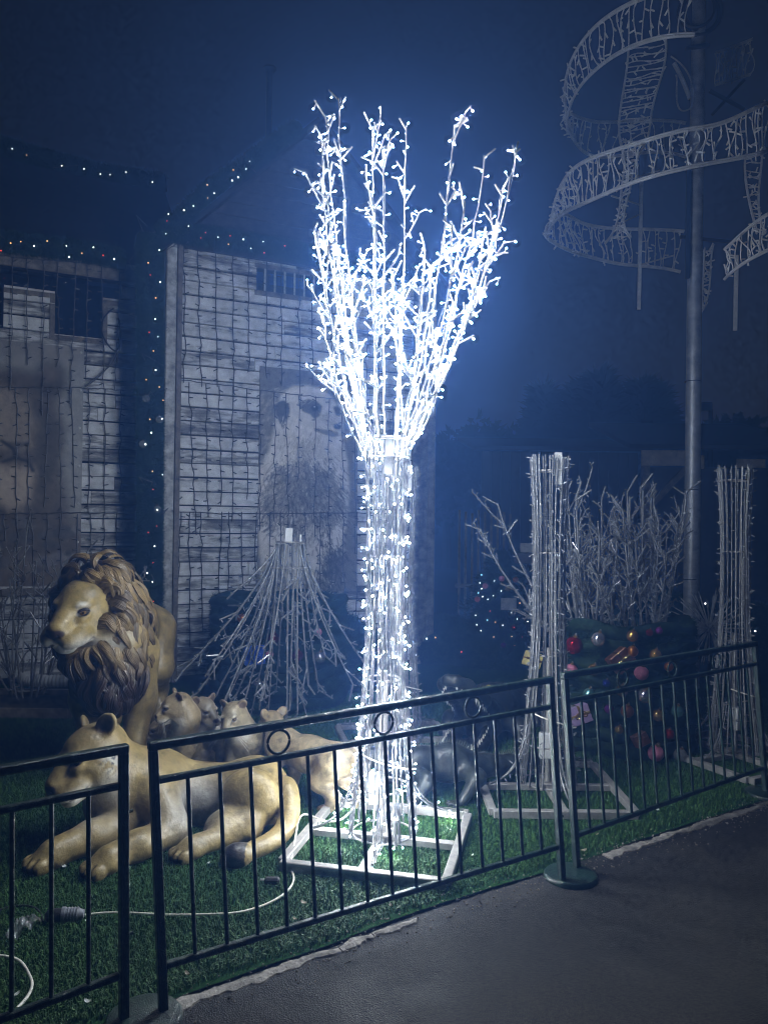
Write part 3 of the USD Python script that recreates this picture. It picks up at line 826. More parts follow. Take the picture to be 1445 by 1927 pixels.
def trunk(th, base, yaw, lit, fw, fd, seed, n=19, h=2.1):
    """Rods in a waisted bundle on a square frame; base is the centre on the ground."""
    r = np.random.default_rng(seed)
    B = np.asarray(base, float)
    W = lambda p: rot2(np.asarray(p, float), yaw) + B
    rod_m = 'rod'
    s = 0.045
    x, y = fw / 2, fd / 2
    for a, b in (((-x, -y), (x, -y)), ((-x, y), (x, y))):
        th.part('frame_bar', beam(*W([[a[0], a[1], 0.03], [b[0], b[1], 0.03]]), s, s, bev=0.004), 'frame_metal')
    for a, b in (((-x, -y + s / 2), (-x, y - s / 2)), ((x, -y + s / 2), (x, y - s / 2)), ((0, -y + s / 2), (0, y - s / 2))):
        th.part('frame_bar', beam(*W([[a[0], a[1], 0.029], [b[0], b[1], 0.029]]), s, s - .004, bev=0.004), 'frame_metal')
    th.part('frame_bar', beam(*W([[-x + s / 2, 0, 0.027], [-s / 2, 0, 0.027]]), s, s - .008, bev=0.004), 'frame_metal')
    th.part('frame_bar', beam(*W([[s / 2, 0, 0.027], [x - s / 2, 0, 0.027]]), s, s - .008, bev=0.004), 'frame_metal')
    th.part('frame_plate', join([box((-0.06, -0.06, 0.055), (0.06, 0.06, 0.062))]) and (W(box((-0.06, -0.06, 0.055), (0.06, 0.06, 0.062))[0]), box((0, 0, 0), (1, 1, 1))[1]), 'frame_metal')
    P, D, cords = [], [], []
    for k in range(n):
        a = 2 * math.pi * k / n + r.normal(0, 0.05)
        z0 = 0.05 + 0.02 * r.random()
        z1 = h + r.uniform(-0.01, 0.035)
        zz = np.linspace(z0, z1, 16)
        rad = np.interp(zz, PROF_Z * h / 2.1, PROF_R) * (1 + 0.03 * r.normal()) + 0.004 * np.sin(zz * 3 + r.random() * 6)
        aa = a + 0.05 * np.sin(zz * 1.3 + k) + r.normal(0, 0.02)
        c = np.stack([rad * np.cos(aa), rad * np.sin(aa), zz], 1)
        th.part('rod', tube(W(c), 0.0058, 6), rod_m, smooth=60)
        off = 0.009
        w = W(np.stack([(rad + off) * np.cos(aa + 0.03 * np.sin(zz * 40)), (rad + off) * np.sin(aa + 0.03 * np.sin(zz * 40)), zz], 1))
        cords.append(tube(w, 0.0022, 4))
        p, d = leds_on(W(c), 0.13 if lit else 0.10, 0.02, r, out=B)
        P.append(p), D.append(d)
    th.part('light_cord', join(cords), 'wire', kind='stuff')
    for z in (0.06, 0.30, 0.86, 1.5, 2.02):
        z *= h / 2.1
        th.part('hoop', ring(W([[0, 0, z]])[0], np.interp(z, PROF_Z * h / 2.1, PROF_R) - 0.012, 0.005, n=28), 'frame_metal', smooth=True)
    th.part('centre_pole', tube(W([[0, 0, 0.03], [0, 0, 0.9]]), 0.02, 10), 'frame_metal', smooth=50)
    th.part('socket_plate', beam(*W([[0.03, -0.10, h - 0.17], [0.03, -0.10, h + 0.03]]), 0.045, 0.006, up=(0, 1, 0)), 'tag_white')
    th.part('junction_box', beam(*W([[-0.03, -0.05, 0.22], [-0.03, -0.05, 0.38]]), 0.07, 0.05, up=(0, 1, 0), bev=0.006), 'tag_white')
    # rope lights running down to the corners
    for cx, cy in ((-x + .03, -y * 0.15), (x - .03, y - .03), (x * 0.12, -y + .03), (-x + .03, y - .05)):
        a = math.atan2(cy, cx)
        c = bez((0.14 * math.cos(a), 0.14 * math.sin(a), 0.42), (0.19 * math.cos(a), 0.19 * math.sin(a), 0.10), (cx, cy, 0.065), 14)
        th.part('rope_light', tube(W(c), 0.006, 6), rod_m, smooth=60)
        c2 = c + [0.015, -0.01, 0.012]
        th.part('rope_light', tube(W(c2), 0.004, 5), rod_m, smooth=60)
        p, d = leds_on(W(c), 0.05, 0.02, r)
        P.append(p), D.append(d)
    c = spline([(0.17 * math.cos(t), 0.17 * math.sin(t), 0.40 - 0.05 * t) for t in np.linspace(-2.6, 1.2, 9)], 30)
    th.part('loose_cable', tube(W(c), 0.0045, 5), 'white_cable', smooth=60)
    return np.vstack(P), np.vstack(D)


def stub(rr, p, t, L0=0.05, L1=0.11):
    """A straight twig leaving p near direction t."""
    d = rr.normal(size=3)
    d -= (d @ t) * t
    d /= np.linalg.norm(d)
    a = rr.uniform(0.5, 1.05)
    d = t * math.cos(a) + d * math.sin(a)
    return p + d * 0.0, p + d * rr.uniform(L0, L1)


def branch(th, curve, lit, rr, n_twigs, P, D, cords, rod_m, r0=0.0075, fork=0.35, led_step=0.055, start=0.18, tl=(0.05, 0.11), tled=.045, tr=0.0056):
    curve = np.asarray(curve, float)
    rad = np.linspace(r0, r0 * 0.62, len(curve))
    b = th.part('branch', tube(curve, rad, 6), rod_m, smooth=60)
    s = np.r_[0, np.cumsum(np.linalg.norm(np.diff(curve, axis=0), axis=1))]
    jig = curve + rr.normal(0, 0.006, curve.shape)
    cords.append(tube(jig, 0.0018, 4))
    p, d = leds_on(curve, led_step, 0.012, rr)
    P.append(p), D.append(d)
    ts = start + (1 - start) * np.sort(rr.random(n_twigs)) ** 0.8
    for t in np.r_[ts, 0.995]:
        q = np.array([np.interp(t * s[-1], s, curve[:, k]) for k in range(3)])
        e = np.array([np.interp(min(t * s[-1] + 0.02, s[-1]), s, curve[:, k]) - np.interp(t * s[-1] - 0.02, s, curve[:, k]) for k in range(3)])
        e /= np.linalg.norm(e)
        q0, q1 = stub(rr, q, e, *tl)
        if rr.random() < fork and t < 0.95:      # a longer side shoot with its own stubs
            L = np.linalg.norm(q1 - q0) * 1.75
            dd = (q1 - q0) / np.linalg.norm(q1 - q0)
            sh = bez(q0, q0 + dd * L * 0.5 + e * 0.01, q0 + dd * L * 0.85 + e * L * 0.35, 6)
            m = [tube(sh, 0.0052, 5)]
            for u in (3, 5):
                ee = sh[u] - sh[u - 1]
                ee /= np.linalg.norm(ee)
                a0, a1 = stub(rr, sh[u], ee, 0.04, 0.07)
                m.append(tube([a0, a1], 0.005, 5))
                p, d = leds_on(np.array([a0, a1]), 0.04, 0.012, rr)
                P.append(p), D.append(d)
            th.part('twig', join(m), rod_m, b)
            p, d = leds_on(sh, tled * 1.2, 0.012, rr)
        else:
            th.part('twig', tube([q0, q1], tr, 6), rod_m, b)
            p, d = leds_on(np.array([q0, q1]), tled, 0.012, rr)
        P.append(p), D.append(d)


# ------------------------------------------------------------------ the lit tree
MB = np.array([0.0, 3.95, 0.0])
_c = [ground(px, py) for px, py in ((545, 1640), (848, 1683), (890, 1540), (628, 1518))]
MB[:2] = np.mean(_c, 0)[:2]
MB[0] -= 0.024
_e = (_c[1] - _c[0]) + (_c[2] - _c[3])
MYAW = math.atan2(_e[1], _e[0])
tree = T('light_tree', 'tall glowing white light tree on a metal frame, the only one lit', 'light tree', MB)
P, D = trunk(tree, MB, MYAW, True, 0.80, 0.86, 41)
P, D, cords = [P], [D], []
rr = np.random.default_rng(17)
H0 = 2.08
# tips in photograph pixels, with how far behind (+) or before (-) the trunk's axis each one ends, and a bend
TIPS = [(637, 184, .05, -.02), (612, 218, .15, -.02), (604, 268, -.15, -.02), (700, 240, .28, .0), (722, 285, .10, .0), (705, 385, -.2, .02), (606, 352, .10, -.03), (598, 440, -.05, -.04), (612, 520, -.25, -.03),
        (606, 590, .22, -.04), (620, 685, -.12, -.03), (764, 240, .20, .02), (856, 234, .05, .03), (972, 276, -.05, .10), (912, 292, .18, .08), (946, 352, .0, .09), (873, 380, -.25, .06), (912, 440, .25, .08),
        (905, 500, -.15, .08), (860, 545, .28, .06), (838, 610, -.25, .06), (830, 685, .08, .07), (740, 520, .0, .0),
        (800, 470, .10, .03), (640, 560, .05, -.04), (655, 500, -.2, -.02), (700, 540, -.28, .0), (752, 560, .25, .02), (790, 540, -.25, .03), (812, 500, .2, .04), (664, 610, -.25, -.03), ]
for k, (px, py, dy, bend) in enumerate(TIPS):
    tip = at(px, py, MB[1] + dy)
    a = math.atan2(tip[1] - MB[1], tip[0] - MB[0]) + rr.normal(0, 0.25)
    p0 = MB + [0.098 * math.cos(a), 0.098 * math.sin(a), H0 - rr.uniform(0.0, 0.12)]
    h = tip[2] - p0[2]
    mid1 = p0 + [(tip[0] - p0[0]) * 0.38 + bend * 0.5, (tip[1] - p0[1]) * 0.38, h * 0.30]
    mid2 = p0 + [(tip[0] - p0[0]) * 0.76 + bend * 0.7, (tip[1] - p0[1]) * 0.76, h * 0.68]
    c = bez(p0, mid1, mid2, 18, tip)
    c[2:-1] += rr.normal(0, 0.004, c[2:-1].shape)
    branch(tree, c, True, rr, int(3 + h * 4.0), P, D, cords, 'rod', r0=0.0064, led_step=0.13, start=0.34, fork=0.3, tl=(.05, .12), tled=.075)
tree.part('branch_cord', join(cords), 'wire', kind='stuff')
tree.part('collar', join([ring(MB + [0, 0, 2.115], 0.118, 0.008, n=30), ring(MB + [0, 0, 2.02], 0.116, 0.006, n=30)]), 'frame_metal', smooth=True)
for k in range(5):
    a = 2 * math.pi * k / 5 - 1.4
    c0 = MB + [0.10 * math.cos(a), 0.10 * math.sin(a), 0]
    tree.part('collar_strap', beam(c0 + [0, 0, 1.92], c0 + [0, 0, 2.12], 0.035, 0.004, up=(math.cos(a), math.sin(a), 0)), 'frame_metal')
P, D = np.vstack(P), np.vstack(D)
add_leds(tree, P, D, True)
print('lit LEDs', len(P))

# ------------------------------------------------------------------ unlit trunks: one built, two copied
KB = np.mean([ground(930, 1545), ground(1200, 1543), ground(1112, 1442), ground(890, 1446)], 0)
kt = T('unlit_light_tree', 'unlit light tree trunk without branches in front of the baubled tub', 'light tree', KB)
p, d = trunk(kt, KB, 0.0, False, 0.82, 0.93, 51)
add_leds(kt, p, d, False)
DB, EB = at(1383, 880, 5.55), at(756, 885, 5.8)
copy_of(kt, 'unlit_light_tree', 'unlit light tree trunk beyond the pole at the right edge', 'light tree', (DB[0], DB[1], 0), 0.45)
copy_of(kt, 'unlit_light_tree', 'dim unlit light tree trunk standing just behind the glowing tree', 'light tree', (EB[0], EB[1], 0), 0.2)

# ------------------------------------------------------------------ loose crowns
# the upturned crown like a skirt, before the right hut
UB = at(546, 1020, 6.0)
uc = T('light_branches', 'unlit branch crown stood upside down with its twigs spread on the turf', 'light branches', (UB[0], UB[1], 0))
rr = np.random.default_rng(23)
P, D, cords = [], [], []
ut = UB[2]
SK = [(345, 1262, -.1), (365, 1240, .2), (372, 1305, -.25), (395, 1330, .0), (415, 1335, -.35), (430, 1345, .25), (455, 1340, -.15), (470, 1355, .3), (490, 1320, -.4), (505, 1340, .1), (520, 1300, .45), (545, 1338, -.2), (560, 1300, .3), (580, 1290, -.1), (600, 1300, .2), (612, 1235, .0), (605, 1125, .2), (640, 1230, .15), (690, 1255, .1), (665, 1290, -.1), (445, 1110, -.2), (420, 1180, .35), (540, 1360, -.35), (400, 1250, -.3), (470, 1230, .4), (500, 1290, -.1), (560, 1345, -.3), (440, 1290, .1)]
for k, (px, py, dy) in enumerate(SK):
    tip = at(px, py, UB[1] + dy)
    tip[2] = max(tip[2], 0.02)
    a = math.atan2(tip[1] - UB[1], tip[0] - UB[0]) + rr.normal(0, 0.3)
    p0 = np.array([UB[0] + 0.105 * math.cos(a), UB[1] + 0.105 * math.sin(a), ut - 0.02])
    h = p0[2] - tip[2]
    m1 = p0 + [(tip[0] - p0[0]) * 0.10, (tip[1] - p0[1]) * 0.10, -h * 0.30]
    m2 = p0 + [(tip[0] - p0[0]) * 0.60, (tip[1] - p0[1]) * 0.60, -h * 0.70]
    branch(uc, bez(p0, m1, m2, 14, tip), False, rr, int(2 + h * 3.6), P, D, cords, 'rod', r0=0.0090, fork=0.15, led_step=0.2, tl=(0.07, 0.15), tled=.12, tr=.0068)
uc.part('light_cord', join(cords), 'wire', kind='stuff')
uc.part('collar', join([ring((UB[0], UB[1], ut), 0.108, 0.007, n=28), ring((UB[0], UB[1], ut - 0.2), 0.15, 0.004, n=28)]), 'frame_metal', smooth=True)
uc.part('label_tag', beam((UB[0], UB[1] - 0.1, ut - 0.005), (UB[0] + 0.004, UB[1] - 0.1, ut + 0.11), 0.055, 0.004, up=(0, 1, 0)), 'tag_white')
uc.part('cable_end', tube([(UB[0] + .085, UB[1] - .06, ut), (UB[0] + .09, UB[1] - .06, ut + .06)], 0.009, 8), 'tag_white')
add_leds(uc, np.vstack(P), np.vstack(D), False)


def upright_crown(name, label, base, z0, tips, seed, r_ring=0.1, twigs=5, grp=None, fork=0.45, kz=0.78):
    rr = np.random.default_rng(seed)
    th = T(name, label, 'light branches', (base[0], base[1], z0), group=grp)
    P, D, cords = [], [], []
    for tip in tips:
        a = math.atan2(tip[1] - base[1], tip[0] - base[0]) + rr.normal(0, 0.3)
        p0 = np.array([base[0] + r_ring * math.cos(a), base[1] + r_ring * math.sin(a), z0])
        h = tip[2] - z0
        m1 = p0 + [(tip[0] - p0[0]) * 0.42, (tip[1] - p0[1]) * 0.42, h * 0.3]
        m2 = p0 + [(tip[0] - p0[0]) * kz, (tip[1] - p0[1]) * kz, h * 0.6]
        branch(th, bez(p0, m1, m2, 12, tip), False, rr, twigs, P, D, cords, 'rod', r0=0.0098, fork=fork, led_step=0.18, tl=(0.08, 0.17), tled=.11, tr=.0072)
    th.part('collar', ring((base[0], base[1], z0 + 0.06), r_ring + 0.01, 0.006, n=26), 'frame_metal', smooth=True)
    th.part('light_cord', join(cords), 'wire', kind='stuff')
    add_leds(th, np.vstack(P), np.vstack(D), False)
    return th


# two crowns standing in the baubled tub
TB = at(1172, 1300, 5.95)
c1, c2 = TB + [-0.22, 0.0, 0], TB + [0.20, 0.05, 0]
rj = np.random.default_rng(5)
t1 = [at(px, py, TB[1] + dy) for px, py, dy in ((903, 995, -.1), (936, 948, .0), (930, 1045, .15), (1066, 875, .1), (1080, 960, -.2), (1060, 920, -.1), (1092, 975, .3), (1112, 990, .0), (1128, 1010, -.3), (1150, 980, .2), (1070, 1040, .35), (1012, 1040, .3))]
t1 += [at(rj.uniform(1010, 1190), rj.uniform(930, 1090), TB[1] + rj.uniform(-.4, .4)) for _ in range(9)]
t2 = [at(px, py, TB[1] + dy) for px, py, dy in ((1180, 925, .0), (1205, 915, .2), (1210, 950, -.2), (1230, 928, .1), (1172, 960, -.3), (1240, 1000, -.1), (1292, 925, .15), (1285, 950, .3), (1275, 985, -.1), (1150, 1020, .1), (1255, 1040, -.35), (1200, 1010, .35))]
t2 += [at(rj.uniform(1120, 1268), rj.uniform(930, 1090), TB[1] + rj.uniform(-.4, .4)) for _ in range(9)]
upright_crown('light_branches', 'left of two unlit branch crowns in the baubled tub, reaching behind the bare trunk', c1, 0.62, t1, 61, twigs=8)
upright_crown('light_branches', 'right of two unlit branch crowns in the baubled tub, beside the pole', c2, 0.62, t2, 62, twigs=8)
GB = at(52, 1300, 6.9)
t3 = [at(px, py, GB[1] + dy) for px, py, dy in ((52, 985, .0), (28, 1030, -.1), (-25, 1040, .1), (82, 1060, .1), (118, 1060, -.1), (66, 1080, -.2), (100, 1085, .2), (140, 1075, .1), (165, 1035, .3), (2, 1145, .0), (-40, 1130, .2), (90, 1120, .3), (20, 1120, -.25), (45, 1150, .3), (272, 1085, .5), (75, 1180, -.3), (10, 1200, -.3), (-30, 1220, -.1), (110, 1190, .1))]
upright_crown('light_branches', 'dark unlit branch crown standing in a tray behind the big lion', GB, 0.10, t3, 63, r_ring=0.13, twigs=5, kz=0.55)
tr = T('tray', 'low dark tray on the turf under the branch crown at the left', 'tray', (GB[0], GB[1], 0))
tr.part('tray_base', bevel_box((GB[0] - .75, GB[1] - .42, 0.0), (GB[0] + .55, GB[1] + .3, 0.03), 0.006), 'dark_wood')
for lo, hi in (((-.75, -.45), (.55, -.42)), ((-.75, .3), (.55, .33)), ((-.78, -.45), (-.75, .33)), ((.55, -.45), (.58, .33))):
    tr.part('rim', bevel_box((GB[0] + lo[0], GB[1] + lo[1], 0.0), (GB[0] + hi[0], GB[1] + hi[1], 0.085), 0.004), 'post_wood')
# ------------------------------------------------------------------ the barrier panels
FG = 'metal barrier panels along the path'


def panel(A, B, label, lean, tilt, ha=1.0, hb=1.0):
    """Barrier panel between the ground points A and B: two posts, three rails, fifteen bars, three rings."""
    A, B = np.array([*A[:2], 0.0]), np.array([*B[:2], 0.0])
    x = (B - A) / np.linalg.norm(B - A)
    n = np.array([-x[1], x[0], 0])
    L = np.linalg.norm(B - A)
    th = T('fence_panel', label, 'fence panel', (A + B) / 2, group=FG)
    W = lambda u, z, o=0.0: A + x * (u - lean * z / 0.95) + n * (tilt * z / 0.95 + o) + np.array([0, 0, z * (ha + (hb - ha) * u / L)])
    for u in (0.0, L):
        th.part('post', beam(W(u, 0.012), W(u, 0.925), 0.030, 0.030, up=x, bev=0.003), 'fence_green')
    th.part('top_rail', beam(W(-0.016, 0.940), W(L + 0.016, 0.940), 0.032, 0.030, bev=0.004), 'fence_green')
    th.part('middle_rail', beam(W(0.0152, 0.815), W(L - 0.0152, 0.815), 0.022, 0.022, bev=0.003), 'fence_green')
    th.part('bottom_rail', beam(W(0.0152, 0.168), W(L - 0.0152, 0.168), 0.022, 0.022, bev=0.003), 'fence_green')
    for k in range(1, 16):
        u = L * k / 16
        th.part('bar', tube([W(u, 0.1795), W(u, 0.8035)], 0.0075, 10), 'fence_green', smooth=50)
        if k % 4 == 0:
            th.part('ring', ring(W(u, 0.8755), 0.044, 0.0055, axis=n, n=36, sides=8), 'fence_green', smooth=True)
    for z in (0.30, 0.72):
        th.part('hinge_lug', beam(W(0.0, z, -0.017), W(0.0, z + 0.03, -0.017), 0.012, 0.006, up=x), 'fence_green')
        th.part('bolt', tube([W(L + 0.0155, z), W(L + 0.03, z)], 0.006, 8), 'fence_green')
    return th, W, L


def foot(c, label):
    th = T('foot_plate', label, 'fence foot', (c[0], c[1], -0.006))
    th.part('plate', lathe([(0, 0.030), (0.085, 0.028), (0.118, 0.022), (0.126, 0.012), (0.127, 0.0), (0, 0.0)], 40, (c[0], c[1], -0.006)), 'fence_green', smooth=35)
    return th


gA0, gB0 = at(-352, 1990, 1.0), ground(237, 1935)
pB = ground(308, 1912)
pC = ground(1058, 1662)
pD = ground(1086, 1640)
pE = at(1441, 1440, 4.80)
d0 = np.array([-.30, -.24])
d0 = d0 / np.linalg.norm(d0) * 1.83
P0e = np.array([*(at(235, 1830, 2.55)[:2]), 0])
P0s = P0e + [d0[0], d0[1], 0]
panel(P0s, P0e, 'nearest dark green barrier panel cut off by the left edge of the photo', 0.01, 0.02, 0.962, 0.962)
panel(pB, pC, 'dark green barrier panel with three rings, in front of the lions and the glowing tree', 0.036, 0.055, 0.955, 1.0)
panel(pD, pE, 'dark green barrier panel at the right, in front of the baubled tub', 0.045, 0.05)
foot((P0e * 0.5 + pB * 0.5), 'round green foot plate cut by the bottom edge of the photo')
foot((pC * 0.45 + pD * 0.55), 'round green foot plate on the tarmac between the middle and right panels')
foot(pE, 'round green foot plate at the far end of the right panel')

# ------------------------------------------------------------------ lamp pole and the spiral light ribbon
PX, PY, PYY = 1298, 1200, 8.0
pb = at(PX + 2, 1200, PYY)
pt = at(1318, -160, PYY)
PC = np.array([pb[0], pb[1], 0.0])
pole = T('lamp_pole', 'tall galvanised steel pole carrying the spiral light ribbons', 'pole', PC)
pole.part('pole_shaft', tube([PC, pb, at(1308, 430, PYY), pt], [0.084, 0.082, 0.074, 0.066], 28), 'galvanised', smooth=50)
for py in (718, 922, 1090):
    c = at(1300 + (1000 - py) * 0.012, py, PYY)
    pole.part('band', ring(c, 0.080, 0.005, n=28), 'dark_metal', smooth=True)
pole.part('cable_channel', beam(at(1293, 524, PYY - .09), at(1296, 290, PYY - .09), 0.045, 0.03, up=(0, 1, 0), bev=0.003), 'dark_metal')
pole.part('coil', join([ring(at(1317, 22, PYY - .1), 0.22, 0.02, axis=(0.1, 1, 0.2), n=30), ring(at(1312, 18, PYY - .13), 0.17, 0.016, axis=(0.2, 1, 0.1), n=30), ring(at(1320, 20, PYY - .06), 0.20, 0.018, axis=(-0.2, 1, 0.1), n=30)]), 'black_rubber', smooth=True)
pole.part('hanging_cable', join([tube(spline([at(x, y, PYY - .25) for x, y in ((1262, 105), (1290, 130), (1303, 160), (1296, 205), (1285, 208), (1273, 180), (1271, 140))], 30), 0.008, 6),
                                 tube(spline([at(x, y, PYY - .2) for x, y in ((1268, 118), (1282, 145), (1298, 185))], 12), 0.022, 6)]), 'grey_plastic', smooth=60)
pole.part('clamp', join([beam(at(1288, 318, PYY - .12), at(1338, 306, PYY - .12), 0.05, 0.03, bev=0.004), beam(at(1290, 90, PYY - .12), at(1335, 84, PYY - .12), 0.05, 0.03, bev=0.004)]), 'dark_metal')
pole.part('bracket', join([beam(at(1280, 445, PYY), at(1380, 455, PYY), 0.03, 0.03), beam(at(1335, 170, PYY), at(1400, 205, PYY), 0.03, 0.03), beam(at(1400, 150, PYY + .1), at(1340, 215, PYY + .1), 0.03, 0.03)]), 'dark_metal')


def ribbon(name, label, up, lo, rungs, seed, R=1.47, rail=0.014, wig=0.022, led=3):
    """A lit ribbon: two rails through (px, py, Y) points and hanging light strands between them."""
    rr = np.random.default_rng(seed)
    U = spline([at(*p) for p in up], 60)
    Lw = spline([at(*p) for p in lo], 60)
    th = T(name, label, 'light ribbon', (U + Lw).mean(0))
    for c in (U, Lw):
        th.part('rail', tube(c, rail, 7), 'rib_rail', smooth=60)
        th.part('rail_light', tube(c + [0.0, -0.02, 0.012], rail * 0.55, 6), 'rib_rail', smooth=60)
    P, D = [], []
    rungs = int(rungs * 1.35)
    tt = np.linspace(0.02, 0.98, rungs)
    for t in tt:
        t = t + rr.normal(0, 0.25 / rungs)
        a = np.array([np.interp(t * 59, range(60), U[:, k]) for k in range(3)])
        b = np.array([np.interp((t + rr.normal(0, 0.3 / rungs)) * 59, range(60), Lw[:, k]) for k in range(3)])
        c = a + (b - a) * np.array([0, .3, .68, 1])[:, None]
        c[1:3] += rr.normal(0, wig, (2, 3))
        c = spline(c, 9)
        th.part('light_strand', tube(c, 0.0058, 5), 'rib_wire', smooth=60)
        p, d = along(c, np.linalg.norm(b - a) / (led + 0.3), rr.random() * 0.1)
        s = rr.normal(size=p.shape)
        P.append(p), D.append(s)
    P, D = np.vstack(P), np.vstack(D)
    th.part('bulbs', stamps((lambda m: (m[0] * 1.0, m[1]))(tube([(0, 0, 0), (0, 0, 0.055)], 0.008, 5)), P, D), 'rib_wire', kind='stuff')
    return th


plain('rib_rail', (0.38, 0.38, 0.38), 0.35, var=0.15, scale=12.0)
plain('rib_wire', (0.46, 0.46, 0.45), 0.35, var=0.15, scale=12.0)
Yf, Yl, Yb = 6.65, 8.0, 9.3
ribbon('light_ribbon', 'upper broad light ribbon sweeping forward round the pole at the top', [(1312, -40, Yf), (1240, -14, 6.75), (1180, 10, 7.0), (1110, 60, 7.4), (1072, 120, 7.8), (1063, 190, 8.3), (1070, 240, 8.8)],
       [(1306, 66, Yf), (1240, 72, 6.75), (1180, 92, 7.0), (1122, 130, 7.4), (1085, 172, 7.8), (1067, 225, 8.3), (1072, 250, 8.8)], 24, 71)
ribbon('light_ribbon', 'faint back loop of light ribbon behind the upper broad one, left of the pole', [(1068, 212, 8.5), (1090, 222, 8.9), (1125, 230, 9.2), (1190, 228, 9.45), (1290, 232, 9.5)],
       [(1068, 240, 8.5), (1085, 272, 8.9), (1112, 293, 9.2), (1190, 290, 9.45), (1290, 296, 9.5)], 14, 72, rail=0.012)
ribbon('light_ribbon', 'middle light ribbon crossing in front of the pole below the upper loop', [(1445, 196, 6.9), (1400, 214, 6.7), (1345, 236, Yf), (1285, 246, 6.6), (1225, 262, 6.65), (1160, 282, 6.9), (1105, 302, 7.2), (1062, 336, 7.7), (1046, 372, 8.1), (1033, 430, 8.5)],
       [(1445, 282, 6.9), (1400, 296, 6.7), (1345, 306, Yf), (1285, 318, 6.6), (1225, 333, 6.65), (1160, 356, 6.9), (1110, 378, 7.2), (1070, 396, 7.7), (1048, 412, 8.1), (1027, 440, 8.5)], 40, 73)
ribbon('light_ribbon', 'lowest light ribbon curving back to an open end left of the pole', [(1028, 438, 8.3), (1045, 408, 8.6), (1062, 404, 8.8), (1095, 420, 9.2), (1150, 430, 9.4), (1220, 432, 9.5), (1287, 436, 9.45)],
       [(1026, 443, 8.3), (1050, 462, 8.6), (1076, 474, 8.8), (1110, 484, 9.2), (1160, 496, 9.4), (1220, 502, 9.5), (1280, 512, 9.45)], 26, 74)
ribbon('light_ribbon', 'upright light ribbon hanging inside the upper loop', [(1182, 88, 8.0), (1176, 150, 8.0), (1166, 215, 8.0), (1166, 262, 8.0), (1174, 300, 8.0), (1170, 350, 8.0), (1158, 425, 8.0), (1138, 458, 8.0)],
       [(1252, 74, 8.0), (1242, 150, 8.0), (1226, 210, 8.0), (1217, 262, 8.0), (1198, 300, 8.0), (1184, 360, 8.0), (1174, 425, 8.0), (1186, 448, 8.0)], 34, 75, rail=0.012, wig=0.012)
ribbon('light_ribbon', 'dim right-hand light ribbon rising out of the photo below the middle one', [(1362, 470, 7.0), (1395, 440, 6.9), (1430, 412, 6.8), (1480, 396, 6.8)], [(1362, 526, 7.0), (1395, 498, 6.9), (1430, 478, 6.8), (1480, 455, 6.8)], 12, 76)
ribbon('light_ribbon', 'short dim upright light ribbon at the right edge of the photo', [(1402, 292, 8.2), (1404, 350, 8.2), (1414, 400, 8.2), (1424, 440, 8.2)], [(1434, 290, 8.2), (1428, 350, 8.2), (1428, 400, 8.2), (1440, 440, 8.2)], 14, 77, rail=0.010, wig=0.012)
ribbon('light_ribbon', 'small dim square end of light ribbon right of the pole top', [(1345, 100, 9.0), (1380, 88, 9.0), (1415, 74, 9.0)], [(1345, 160, 9.0), (1380, 150, 9.0), (1412, 140, 9.0)], 9, 78, rail=0.010)
ribbon('light_ribbon', 'dim tapering tail of light ribbon low behind the right of the pole', [(1325, 468, 9.3), (1323, 520, 9.3), (1321, 560, 9.3), (1320, 580, 9.3)], [(1342, 462, 9.3), (1336, 520, 9.3), (1332, 556, 9.3), (1322, 584, 9.3)], 12, 79, rail=0.010, wig=0.012)
for lab, px0, y0, px1, y1, Y, br in (('square steel hanger bar dropping below the spiral left of the pole', 1207, 330, 1202, 582, 8.6, [((1205, 385), (1150, 368)), ((1205, 402), (1175, 416)), ((1204, 498), (1268, 480)), ((1190, 335), (1240, 320))]),
                                     ('dim square hanger bar below the spiral at the right edge', 1386, 480, 1383, 622, 8.0, [((1385, 505), (1420, 480))])):
    a, b = at(px0, y0, Y), at(px1, y1, Y)
    th = T('hanger_bar', lab, 'hanger bar', b)
    th.part('bar', beam(b, a, 0.034, 0.034, up=(0, 1, 0), bev=0.003), 'rib_rail')
    for (x0, y0_), (x1, y1_) in br:
        th.part('brace', beam(at(x0, y0_, Y - .02), at(x1, y1_, Y - .3 if x1 < x0 else Y + .2), 0.014, 0.014), 'rib_rail')

for nm, c, ro in (('red', (0.42, 0.012, 0.018), 0.08), ('silver', (0.62, 0.60, 0.66), 0.12), ('gold', (0.60, 0.36, 0.10), 0.16), ('copper', (0.45, 0.16, 0.05), 0.3), ('teal', (0.25, 0.55, 0.56), 0.18), ('violet', (0.40, 0.06, 0.45), 0.12), ('blue', (0.06, 0.10, 0.6), 0.12)):
    plain('bauble_' + nm, c, ro, metal=0.85, var=0.08, scale=30)
plain('bauble_pink', (0.40, 0.13, 0.20), 0.55, var=0.12, scale=60, bump=0.4)
mat('bauble_clear', {'p': ('principled_bsdf', {'base_color': (0.9, 0.95, 1.0), 'roughness': 0.05, 'transmission_weight': 0.9, 'ior': 1.2})})
plain('gift_purple', (0.27, 0.19, 0.33), 0.4, var=0.15)
plain('gift_copper', (0.16, 0.06, 0.02), 0.35, metal=0.3, var=0.2)
plain('gift_gold', (0.50, 0.42, 0.16), 0.35, metal=0.3, var=0.2)
plain('gift_blue', (0.03, 0.10, 0.55), 0.35, metal=0.2, var=0.2)


# ------------------------------------------------------------------ garlands
NEEDLE = None


